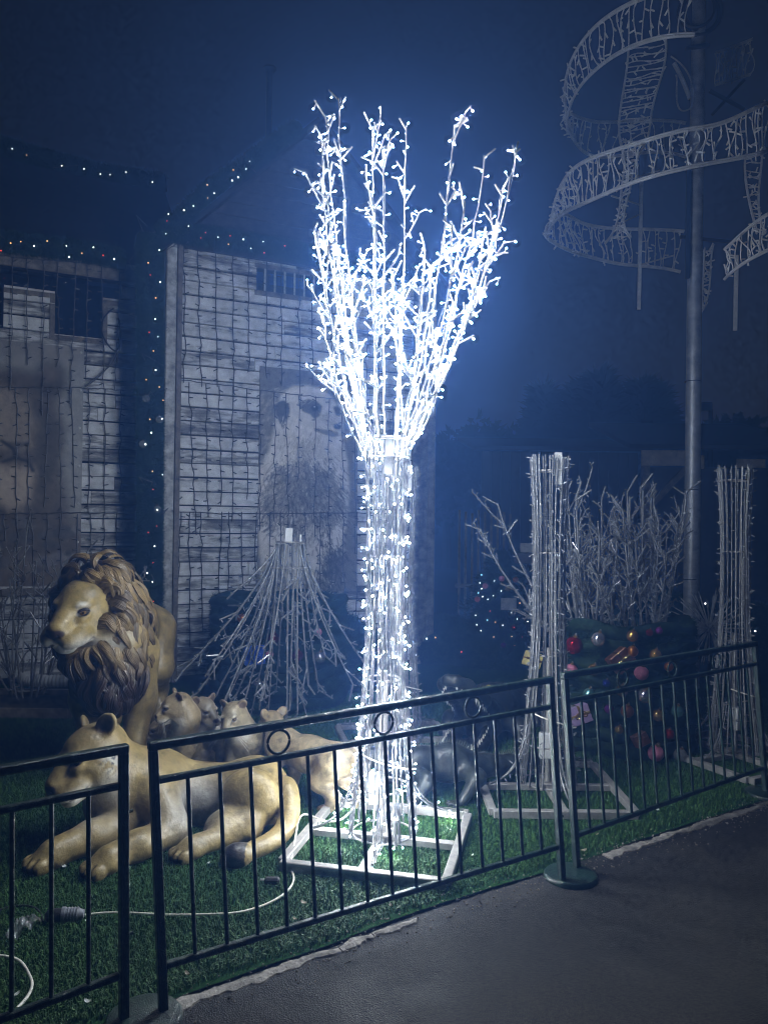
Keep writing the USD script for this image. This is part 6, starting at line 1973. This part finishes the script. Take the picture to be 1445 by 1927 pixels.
        fl_ /= np.linalg.norm(fl_, axis=1, keepdims=True) + 1e-9
        side = np.cross(g, fl_)
        fl_ = fl_ + side * (am * np.sin(ph + t * 6.2))[:, None]
        fl_ /= np.linalg.norm(fl_, axis=1, keepdims=True)
        cur = cur + fl_ * (Ls / steps)[:, None]
    C, Nn = np.stack(C, 1), np.stack(Nn, 1)
    Vs, Fs, Cs, n0 = [], [], [], 0
    gold, brown = np.array([.235, .155, .05]), np.array([.15, .088, .042])
    prof = np.array([.55, .8, 1, 1.05, 1.05, 1.0, .95, .88, .8, .7, .55, .38, .12])
    for i in range(N):
        c = C[i]
        w = (rr.uniform(.015, .027) if not first[i] else rr.uniform(.018, .027))
        tq = np.gradient(c, axis=0)
        tq /= np.linalg.norm(tq, axis=1, keepdims=True) + 1e-9
        sd = np.cross(Nn[i], tq)
        sd /= np.linalg.norm(sd, axis=1, keepdims=True) + 1e-9
        ql = ((c - hc) @ HR) / L
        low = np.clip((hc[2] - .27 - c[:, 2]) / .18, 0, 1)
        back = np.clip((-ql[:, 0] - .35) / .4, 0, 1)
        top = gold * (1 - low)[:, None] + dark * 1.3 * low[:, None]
        top = top * (1 - back * .25)[:, None]
        tone = rr.choice([.45, .75, .95, 1.1, 1.25])
        for sdx in (-.9, -.6, -.3, 0.0, .3, .6, .9):        # seven strands make one lock
            ax = c + sd * (w * sdx * prof)[:, None] + Nn[i] * (w * (.34 - .42 * abs(sdx)) * prof)[:, None]
            r = w * rr.uniform(.20, .33) * prof
            m = 5
            ang = np.arange(m) * 2 * np.pi / m
            v_ = ax[:, None] + r[:, None, None] * (np.cos(ang)[None, :, None] * sd[:, None] + .95 * np.sin(ang)[None, :, None] * Nn[i][:, None])
            ii, jj = np.meshgrid(np.arange(steps - 1), np.arange(m), indexing='ij')
            qd = np.stack([ii * m + jj, (ii + 1) * m + jj, (ii + 1) * m + (jj + 1) % m, ii * m + (jj + 1) % m], -1).reshape(-1, 4)
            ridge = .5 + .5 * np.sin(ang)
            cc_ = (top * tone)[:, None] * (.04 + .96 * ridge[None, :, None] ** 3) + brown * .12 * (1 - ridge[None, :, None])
            Vs.append(v_.reshape(-1, 3))
            Fs.append(np.vstack([qd[:, [0, 2, 1]], qd[:, [0, 3, 2]]]) + n0)
            Cs.append(np.broadcast_to(cc_, v_.shape).reshape(-1, 3))
            n0 += steps * m
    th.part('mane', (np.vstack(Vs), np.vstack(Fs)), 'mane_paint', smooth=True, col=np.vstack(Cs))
    return th


lion()


# ------------------------------------------------------------------ the cubs
def cub(label, base, byaw, hc, hyaw, hpitch, pose='sit', L=0.24, hroll=0.0, tone=(0.23, 0.175, 0.095), bend=0.0):
    S = Sculpt()
    HR = frame(hyaw, hpitch, hroll)
    BR = frame(byaw)
    b = np.array([base[0], base[1], 0.0])
    B = lambda f, l, z: b + BR[:, 0] * f + BR[:, 1] * l + np.array([0, 0, z])
    pw = []
    if pose == 'sit':
        nk = hc - HR[:, 0] * .06 - np.array([0, 0, .09])
        S.cone(B(-.20, 0, .12), B(.02, 0, .28), .125, .105, .07)
        S.cone(B(.02, 0, .28), nk, .105, .085, .06)
        S.cone(nk, hc - HR[:, 0] * .02, .085, .08, .05)
        for s in (-1, 1):
            S.chain([B(.05, s * .065, .24), B(.08, s * .07, .12), B(.09, s * .07, .035)], [.062, .040, .036], .03)
            paw(S, B(.115, s * .07, 0), BR, .062)
            pw.append((B(.115, s * .07, 0), BR, .062))
            S.ell(B(-.16, s * .10, .10), (.13, .06, .10), BR, .04)
            paw(S, B(-.02, s * .13, 0), BR, .058)
        tl = spline([B(-.30, .02, .05), B(-.36, .12, .03), B(-.28, .22, .028), B(-.12, .26, .028)], 8)
        S.chain(list(tl), [.03, .026, .024, .022, .022, .022, .024, .014], .02)
    elif pose == 'lie':
        S.cone(B(-.30, 0, .10), B(0, 0, .11), .11, .11, .06)
        S.cone(B(0, 0, .12), hc - HR[:, 0] * .03, .10, .085, .05)
        for s in (-1, 1):
            S.chain([B(.0, s * .08, .08), B(.14, s * .09, .04)], [.05, .036], .03)
            paw(S, B(.2, s * .09, 0), BR, .058)
            S.ell(B(-.26, s * .09, .08), (.11, .05, .08), BR, .04)
    else:                                                   # walking away
        S.cone(B(.22, 0, .285), B(-.02, .0, .275), .100, .098, .07)
        S.cone(B(-.02, 0, .275), B(-.25, 0, .29), .098, .100, .07)
        S.cone(B(.22, 0, .30), hc - HR[:, 0] * .06 - [0, 0, .03], .095, .075, .06)
        for s, df, dh in ((1, .05, .02), (-1, -.02, -.06)):
            S.chain([B(.20, s * .065, .25), B(.19 + df, s * .07, .13), B(.21 + df, s * .07, .035)], [.07, .042, .036], .03)
            paw(S, B(.24 + df, s * .07, 0), BR, .06)
            pw.append((B(.24 + df, s * .07, 0), BR, .06))
            S.chain([B(-.24, s * .06, .27), B(-.19 + dh, s * .075, .17), B(-.30 + dh, s * .075, .10), B(-.27 + dh, s * .075, .035)], [.085, .062, .036, .034], .035)
            paw(S, B(-.23 + dh, s * .075, 0), BR, .06)
            pw.append((B(-.23 + dh, s * .075, 0), BR, .06))
        tl = spline([B(-.33, 0, .33), B(-.42, -.02, .27), B(-.50, -.03, .17), B(-.55, -.03, .10)], 8)
        S.chain(list(tl), [.036, .032, .028, .026, .025, .025, .03, .016], .02)
    head(S, hc, HR, L, 'cub')
    v, f = S.mesh(0.0056, 2, floor=0.001)
    col = np.tile(np.array(tone), (len(v), 1)) * (.78 + .45 * meshkit.fbm(v * 12, 4)[:, None])
    spots = meshkit.fbm(v * 26, 2, 6)
    col *= np.where(spots > .62, .72, 1.0)[:, None]
    for c, R, s in pw:
        col = paw_paint(v, col, c, R, s)
    hd = np.linalg.norm(v - (hc + HR[:, 0] * .05), axis=1)
    w = np.clip((.185 - hd) / .05, 0, 1)[:, None]
    col = col * (1 - w) + head_paint(v, hc, HR, L, 'cub', base=tone) * w
    th = T('lion_cub_statue', label, 'lion cub statue', b)
    th.part('body', (v, f), 'statue', smooth=True, col=col)
    eyes(th, hc, HR, L, 'cub', iris=(.32, .22, .08))
    if pose == 'sit':
        for s in (-1, 1):
            for k in range(4):
                a = hc + HR @ (np.array([.44, s * .13, -.16 - .02 * k]) * L)
                e = a + HR @ (np.array([.12, s * .42, -.22 - .12 * k + .1]) * L)
                th.part('whisker', tube(bez(a, (a + e) / 2 + [0, 0, .012], e, 5), .0007, 3), 'whisker')
    return th


D2 = math.radians
cub('lion cub statue beside the big lion, sitting and looking left', at(345, 1470, 4.98) * [1, 1, 0], D2(-90 - 30), at(333, 1330, 4.86), D2(-90 - 62), D2(14))
cub('middle lion cub statue of three sitting, looking right with pale staring eyes', at(392, 1468, 5.10) * [1, 1, 0], D2(-90 + 20), at(384, 1338, 4.98), D2(-90 + 48), D2(10), tone=(.20, .165, .11))
cub('lion cub statue with a pale face, sitting next to the walking cub', at(462, 1460, 4.92) * [1, 1, 0], D2(-90 - 10), at(440, 1348, 4.80), D2(-90 - 14), D2(16), hroll=.06, tone=(.22, .18, .11))
cub('lion cub statue lying low beside the big lion, only its muzzle showing', at(325, 1480, 5.25) * [1, 1, 0], D2(-90 - 60), at(308, 1376, 5.10), D2(-90 - 66), D2(4), pose='lie', tone=(.24, .185, .10))
cub('lion cub statue walking away with its back to the path, right of the lioness', ground(578, 1505), D2(180 - 38), at(512, 1362, 4.98), D2(180 - 55), D2(2), pose='walk', L=.245, tone=(.29, .225, .125))


# ------------------------------------------------------------------ iguana and crocodile
def iguana():
    S = Sculpt()
    yaw = math.atan2(-.25, -1.0)                            # head to the left, behind the glowing trunk
    R = frame(yaw)
    b = ground(845, 1492)
    B = lambda f, l, z: b * [1, 1, 0] + R[:, 0] * f + R[:, 1] * l + np.array([0, 0, z])
    S.chain([B(.42, 0, .24), B(.20, 0, .19), B(.0, 0, .19), B(-.15, 0, .16)], [.075, .10, .115, .085], .05)
    tl = spline([B(-.15, 0, .16), B(-.40, -.06, .13), B(-.75, -.20, .11), B(-1.1, -.42, .08)], 12)
    S.chain(list(tl), list(np.linspace(.075, .018, 12)), .03)
    S.chain([B(.42, 0, .25), B(.58, 0, .26)], [.07, .05], .03)
    for s in (1, -1):
        for x0 in (.26, -.06):
            S.chain([B(x0, s * .08, .17), B(x0 - .05, s * .20, .15), B(x0 + .05, s * .23, .035)], [.065, .050, .030], .03)
            for a in (-.6, -.2, .2, .6):
                S.cone(B(x0 + .05, s * .23, .02), B(x0 + .05 + .10 * math.cos(a), s * .23 + .10 * math.sin(a), .012), .018, .009, .01)
    v, f = S.mesh(.0085, 2, floor=0.001)
    col = np.tile(np.array([.022, .027, .024]), (len(v), 1)) * (.7 + .6 * meshkit.fbm(v * 18, 4)[:, None])
    col = np.where((np.abs(np.sin(v @ R[:, 0] * 34 + 3 * meshkit.fbm(v * 5, 2))) > .8)[:, None] & (v[:, 2:] > .10), col * .6, col)
    th = T('iguana_statue', 'grey iguana statue with a spiny crest on the turf right of the glowing tree', 'iguana statue', b)
    th.part('body', (v, f), 'statue', smooth=True, col=col)
    top = np.vstack([spline([B(.50, 0, .315), B(.20, 0, .285), B(0, 0, .30), B(-.15, 0, .24)], 46), tl[1:] + [0, 0, .07]])
    top = spline(top[::3], 90)
    sp = [tube([p, p + R[:, 0] * -.012 + [0, 0, h]], [.0045, .0008], 4) for p, h in zip(top, np.linspace(.050, .014, 90))]
    th.part('crest', join(sp), 'crest', kind='stuff')


plain('crest', (0.13, 0.145, 0.11), 0.6, var=0.2)


def crocodile():
    """Jaws agape towards the path: lower jaw on the turf, upper jaw raised, bulging eyes, teeth along both."""
    yaw = D2(-90 - 24)
    R = frame(yaw)
    b = ground(868, 1425) * [1, 1, 0]
    B = lambda f, l, z: b + R[:, 0] * f + R[:, 1] * l + np.array([0, 0, z])
    S = Sculpt()
    S.chain([B(-1.3, .1, .14), B(-.75, 0, .19), B(-.40, 0, .20)], [.13, .19, .16], .08)
    tl = spline([B(-1.3, .1, .14), B(-1.7, .25, .11), B(-2.1, .2, .08), B(-2.4, .05, .05)], 8)
    S.chain(list(tl), list(np.linspace(.12, .02, 8)), .05)
    for s in (1, -1):
        for x0 in (-.55, -1.15):
            S.chain([B(x0, s * .15, .16), B(x0 - .03, s * .28, .12), B(x0 + .08, s * .31, .03)], [.08, .06, .04], .04)
    # lower jaw
    for s in (1, -1):
        S.chain([B(-.36, s * .13, .14), B(-.10, s * .125, .08), B(.18, s * .085, .055), B(.26, s * .03, .05)], [.07, .045, .038, .036], .03)
    S.ell(B(-.05, 0, .05), (.28, .11, .03), R, .03)
    # upper jaw, raised
    U = lambda f, l, z: B(-.36 + f * .80, l, .28 + f * .42 + z)
    S.chain([B(-.42, 0, .22), U(0, 0, 0)], [.15, .13], .06)
    for s in (1, -1):
        S.chain([U(.0, s * .11, -.01), U(.30, s * .12, 0), U(.62, s * .085, 0), U(.74, s * .03, 0)], [.075, .05, .045, .042], .04)
        S.ell(U(.06, s * .085, .12), (.055, .045, .05), R, .02)
        S.ell(U(.70, s * .035, .035), (.03, .022, .02), R, .015)
    S.chain([U(0, 0, .02), U(.62, 0, .012)], [.10, .05], .05)
    v, f = S.mesh(.0095, 2, floor=0.001)
    col = np.tile(np.array([.018, .021, .017]), (len(v), 1)) * (.6 + .8 * meshkit.fbm(v * 22, 4)[:, None])
    th = T('crocodile_statue', 'dark crocodile statue with its toothed jaws wide open behind the barrier ring', 'crocodile statue', b)
    th.part('body', (v, f), 'statue', smooth=True, col=col)
    rr = np.random.default_rng(9)
    up, lo = [], []
    for s in (1, -1):
        cu = spline([U(.16, s * .135, -.035), U(.32, s * .135, -.04), U(.62, s * .10, -.035), U(.745, s * .04, -.035)], 13)
        cl = spline([B(-.26, s * .135, .135), B(-.10, s * .135, .115), B(.16, s * .10, .085), B(.27, s * .035, .08)], 14)
        for p in cu:
            h = rr.uniform(.030, .062)
            th.part('tooth', tube([p + [0, 0, .01], p + [0, 0, -h * .5], p + [0, 0, -h]], [.009, .0075, .001], 6), 'tooth', smooth=60)
        for p in cl:
            h = rr.uniform(.026, .05)
            th.part('tooth', tube([p - [0, 0, .01], p + [0, 0, h * .5], p + [0, 0, h]], [.009, .0075, .001], 6), 'tooth', smooth=60)
        sp = trimesh.creation.icosphere(2)
        th.part('eye', (np.array(sp.vertices) * .026 + U(.085, s * .115, .135), np.array(sp.faces)), 'eye_yellow', smooth=True)
    kn = []
    for k in range(16):
        for s in (-1, 1):
            p = B(-.45 - k * .07, s * .06, .36 - .012 * k * k * .05)
            kn.append(tube([p - [0, 0, .03], p + [0, 0, .03]], [.022, .003], 5))
    for k in range(60):
        p = U(.02 + .14 * rr.random(), rr.uniform(-.12, .12), .10 + .03 * rr.random())
        kn.append(tube([p - [0, 0, .02], p + [0, 0, .02]], [.012, .003], 5))
    th.part('scutes', join(kn), 'scute', kind='stuff')


plain('tooth', (0.70, 0.67, 0.58), 0.35, var=0.1)
plain('eye_yellow', (0.45, 0.35, 0.08), 0.15)
plain('scute', (0.04, 0.04, 0.036), 0.5, var=0.3)
iguana()
crocodile()
# ------------------------------------------------------------------ far things at the right
KY = 13.5
k1 = at(1215, 900, KY)
ks = T('kiosk', 'dark timber kiosk with cream boards under its roof, behind the pole', 'kiosk', (k1[0], KY, 0))
zt, zb = at(1240, 847, KY)[2], at(1240, 876, KY)[2]
xl, xr = at(1208, 860, KY)[0], at(1520, 860, KY)[0]
ks.part('front_wall', box((xl + .25, KY + 0.35, 0), (xr, KY + 0.5, zb)), 'far_wall')
ks.part('cream_fascia', box((xl, KY, zb), (at(1290, 860, KY)[0], KY + .06, zt)), 'cream_board')
ks.part('cream_fascia', box((at(1388, 860, KY)[0], KY, zb - .02), (at(1440, 860, KY)[0], KY + .06, zt - .14)), 'cream_board')
ks.part('post', beam((xl + .08, KY + .05, 0), (xl + .08, KY + .05, zb - .002), 0.12, 0.12, up=(0, 1, 0)), 'post_wood')
ks.part('brace', beam((xl + .14, KY + .05, zb - .75), (xl + .80, KY + .05, zb - .05), 0.10, 0.08, up=(0, 1, 0)), 'post_wood')
v = np.array([[xl - .3, KY - .25, zt], [xr, KY - .25, zt], [xr, KY + 2.5, zt + 0.75], [xl - .3, KY + 2.5, zt + 0.75]])
v = np.vstack([v, v + [0, 0, 0.08]])
ks.part('roof', (v, np.array([[0, 1, 2], [0, 2, 3], [4, 6, 5], [4, 7, 6], [0, 4, 5], [0, 5, 1], [1, 5, 6], [1, 6, 2], [2, 6, 7], [2, 7, 3], [3, 7, 4], [3, 4, 0]])), 'roof_felt')
ks.part('wall_lamp', bevel_box(at(1318, 870, KY - .05) - [.05, .05, .12], at(1318, 870, KY - .05) + [.05, .02, .12], 0.01), 'cream_board')
# a low dark shed left of it
sx0, sx1, SY = at(905, 950, 15.5)[0], at(1200, 950, 15.5)[0], 15.5
sh = T('shed', 'long low dark shed far back between the glowing tree and the pole', 'shed', ((sx0 + sx1) / 2, SY, 0))
zs = at(1000, 850, SY)[2]
for k in range(16):
    a, b = sx0 + (sx1 - sx0) * k / 16, sx0 + (sx1 - sx0) * (k + 1) / 16
    sh.part('board', box((a + .006, SY, 0), (b - .006, SY + .03 + .01 * (k % 2), zs)), 'far_wall')
v = np.array([[sx0 - .2, SY - .3, zs], [sx1 + .2, SY - .3, zs], [sx1 + .2, SY + 3, zs + 0.55], [sx0 - .2, SY + 3, zs + 0.55]])
v = np.vstack([v, v + [0, 0, 0.08]])
sh.part('roof', (v, np.array([[0, 1, 2], [0, 2, 3], [4, 6, 5], [4, 7, 6], [0, 4, 5], [0, 5, 1], [1, 5, 6], [1, 6, 2], [2, 6, 7], [2, 7, 3], [3, 7, 4], [3, 4, 0]])), 'roof_felt')
pf = T('picket_fence', 'faint thin picket fence beyond the glowing tree', 'picket fence', at(905, 1000, 12.0))
for k in range(9):
    b = at(862 + k * 12, 1040, 12.0)
    pf.part('picket', box((b[0], 12.0, 0), (b[0] + .035, 12.02, at(900, 960 + (k % 3) * 3, 12.0)[2])), 'post_wood')
pf.part('rail', box((at(858, 1000, 12)[0], 12.021, 0.7), (at(966, 1000, 12)[0], 12.05, 0.76)), 'post_wood')
c = at(993, 1031, 9.2)
pl = T('sign_plate', 'small grey sign plate half hidden behind the bare trunk', 'sign', c)
pl.part('plate', bevel_box(c + [-.09, 0, -.055], c + [.09, .01, .055], 0.004), 'tag_dim')
pl.part('lower_plate', bevel_box(c + [-.16, 0.002, -.19], c + [.12, .012, -.065], 0.004), 'far_wall')
pl.part('post', tube([(c[0], c[1] + .03, 0), (c[0], c[1] + .03, c[2] + .03)], 0.02, 8), 'dark_metal')

# trees on the skyline
def conifer(c, h, w, seed):
    rr = np.random.default_rng(seed)
    n = 420
    z = rr.random(n) ** 0.8
    a = rr.random(n) * 6.283
    rad = w * (1 - z) ** 0.75 * (0.55 + 0.45 * rr.random(n))
    p = c + np.stack([rad * np.cos(a), rad * np.sin(a), h * (0.12 + 0.88 * z)], 1)
    d = np.stack([np.cos(a), np.sin(a), 0.25 + 0 * a], 1)
    return tufts(p, d, 0.10 * h, seed, w=0.022 * h, per=4, spread=0.45), tube([c, c + [0, 0, h * 0.97]], [0.03 * h, 0.006 * h], 7)


def broadleaf(c, h, w, seed):
    rr = np.random.default_rng(seed)
    K = 9
    cs = c + np.stack([rr.normal(0, w * 0.42, K), rr.normal(0, w * 0.3, K), h * (0.45 + 0.4 * rr.random(K))], 1)
    n = 640
    k = rr.integers(0, K, n)
    d = rr.normal(size=(n, 3))
    d /= np.linalg.norm(d, axis=1, keepdims=True)
    p = cs[k] + d * (h * 0.2 * rr.random(n) ** 0.33)[:, None]
    limbs = [tube([c, c + [0, 0, h * 0.5]], [0.035 * h, 0.02 * h], 7)] + [tube([c + [0, 0, h * 0.35], q], [0.015 * h, 0.004 * h], 5) for q in cs]
    return tufts(p, d, 0.05 * h, seed, w=0.02 * h, per=4, spread=1.0), join(limbs)


FT = [(842, 800, 30, 'b', 3.0), (880, 796, 32, 'b', 3.0), (925, 792, 30, 'b', 2.8), (968, 782, 29, 'b', 2.6), (1024, 732, 28, 'c', 1.6), (1060, 752, 30, 'b', 2.2), (1092, 728, 27, 'c', 1.5), (1128, 708, 26, 'c', 1.7), (1160, 755, 30, 'b', 2.4), (1186, 745, 29, 'c', 1.4), (1208, 722, 27, 'c', 1.6), (1236, 735, 28, 'c', 1.5), (1262, 765, 30, 'b', 2.4), (1310, 790, 31, 'b', 2.6), (1350, 782, 30, 'b', 2.6), (1395, 776, 30, 'b', 2.6), (1440, 768, 29, 'b', 2.6), (1000, 775, 31, 'b', 2.4)]
FL = {'b': ['round bushy tree on the skyline, {}', 'broadleaf'], 'c': ['pointed conifer on the skyline, {}', 'conifer']}
where = ['leftmost, beside the glow', 'second beside the glow', 'third beside the glow', 'fourth from the glow', 'first pointed one from the left', 'between the first two conifers', 'second conifer, before the tallest', 'tallest of them', 'right of the tallest', 'small one between two taller', 'second tallest', 'just left of the pole', 'behind the pole', 'first right of the pole', 'second right of the pole', 'third right of the pole', 'at the right edge', 'left of the first conifer']
for k, (px, py, Y, kd, w) in enumerate(FT):
    top = at(px, py, Y)
    b = np.array([top[0], Y, 0.0])
    cr, tk = (conifer if kd == 'c' else broadleaf)(b, top[2], w, 200 + k)
    th = T('conifer_tree' if kd == 'c' else 'bushy_tree', FL[kd][0].format(where[k]), 'tree', b)
    th.part('trunk', tk, 'bark')
    th.part('crown', cr, 'far_foliage', kind='stuff')
# the wooded rise that closes the view
X, Yy = np.meshgrid(np.linspace(-47, 47, 61), np.linspace(30, 46, 20), indexing='ij')
Z = np.clip((Yy - 30) / 9, 0, 1) * 5.0 * (0.8 + 0.35 * meshkit.fbm(np.stack([X / 6, Yy / 6, 0 * X], -1), 3)) - 0.2
i, j = np.meshgrid(np.arange(60), np.arange(19), indexing='ij')
q = np.stack([i * 20 + j, (i + 1) * 20 + j, (i + 1) * 20 + j + 1, i * 20 + j + 1], -1).reshape(-1, 4)
single('hill', (np.stack([X, Yy, Z], -1).reshape(-1, 3), np.vstack([q[:, [0, 1, 2]], q[:, [0, 2, 3]]])), 'far_foliage', 'dark wooded rise closing the view behind the trees', 'hill', kind='structure', smooth=True)
c = at(1337, 770, 22)
fl2 = T('floodlight_mast', 'small dark floodlight mast on the skyline right of the pole', 'floodlight', (c[0], 22, 0))
fl2.part('mast', tube([(c[0], 22, 0), (c[0], 22, c[2])], 0.06, 8), 'dark_metal')
fl2.part('lamp_head', bevel_box(c + [-.28, -.1, -.05], c + [.02, .1, .2], 0.02), 'dark_metal')
# ------------------------------------------------------------------ the misty air
mat('haze', {'v': ('principled_volume', {'color': HAZE_COLOR, 'density': HAZE_DENSITY, 'anisotropy': HAZE_FORWARD})}, surface=None, volume='v.volume')
single('haze', box((-50, -14, -1.05), (50, 49, 9.5)), 'haze', 'pale bluish night mist hanging over the whole display', 'haze', kind='stuff')
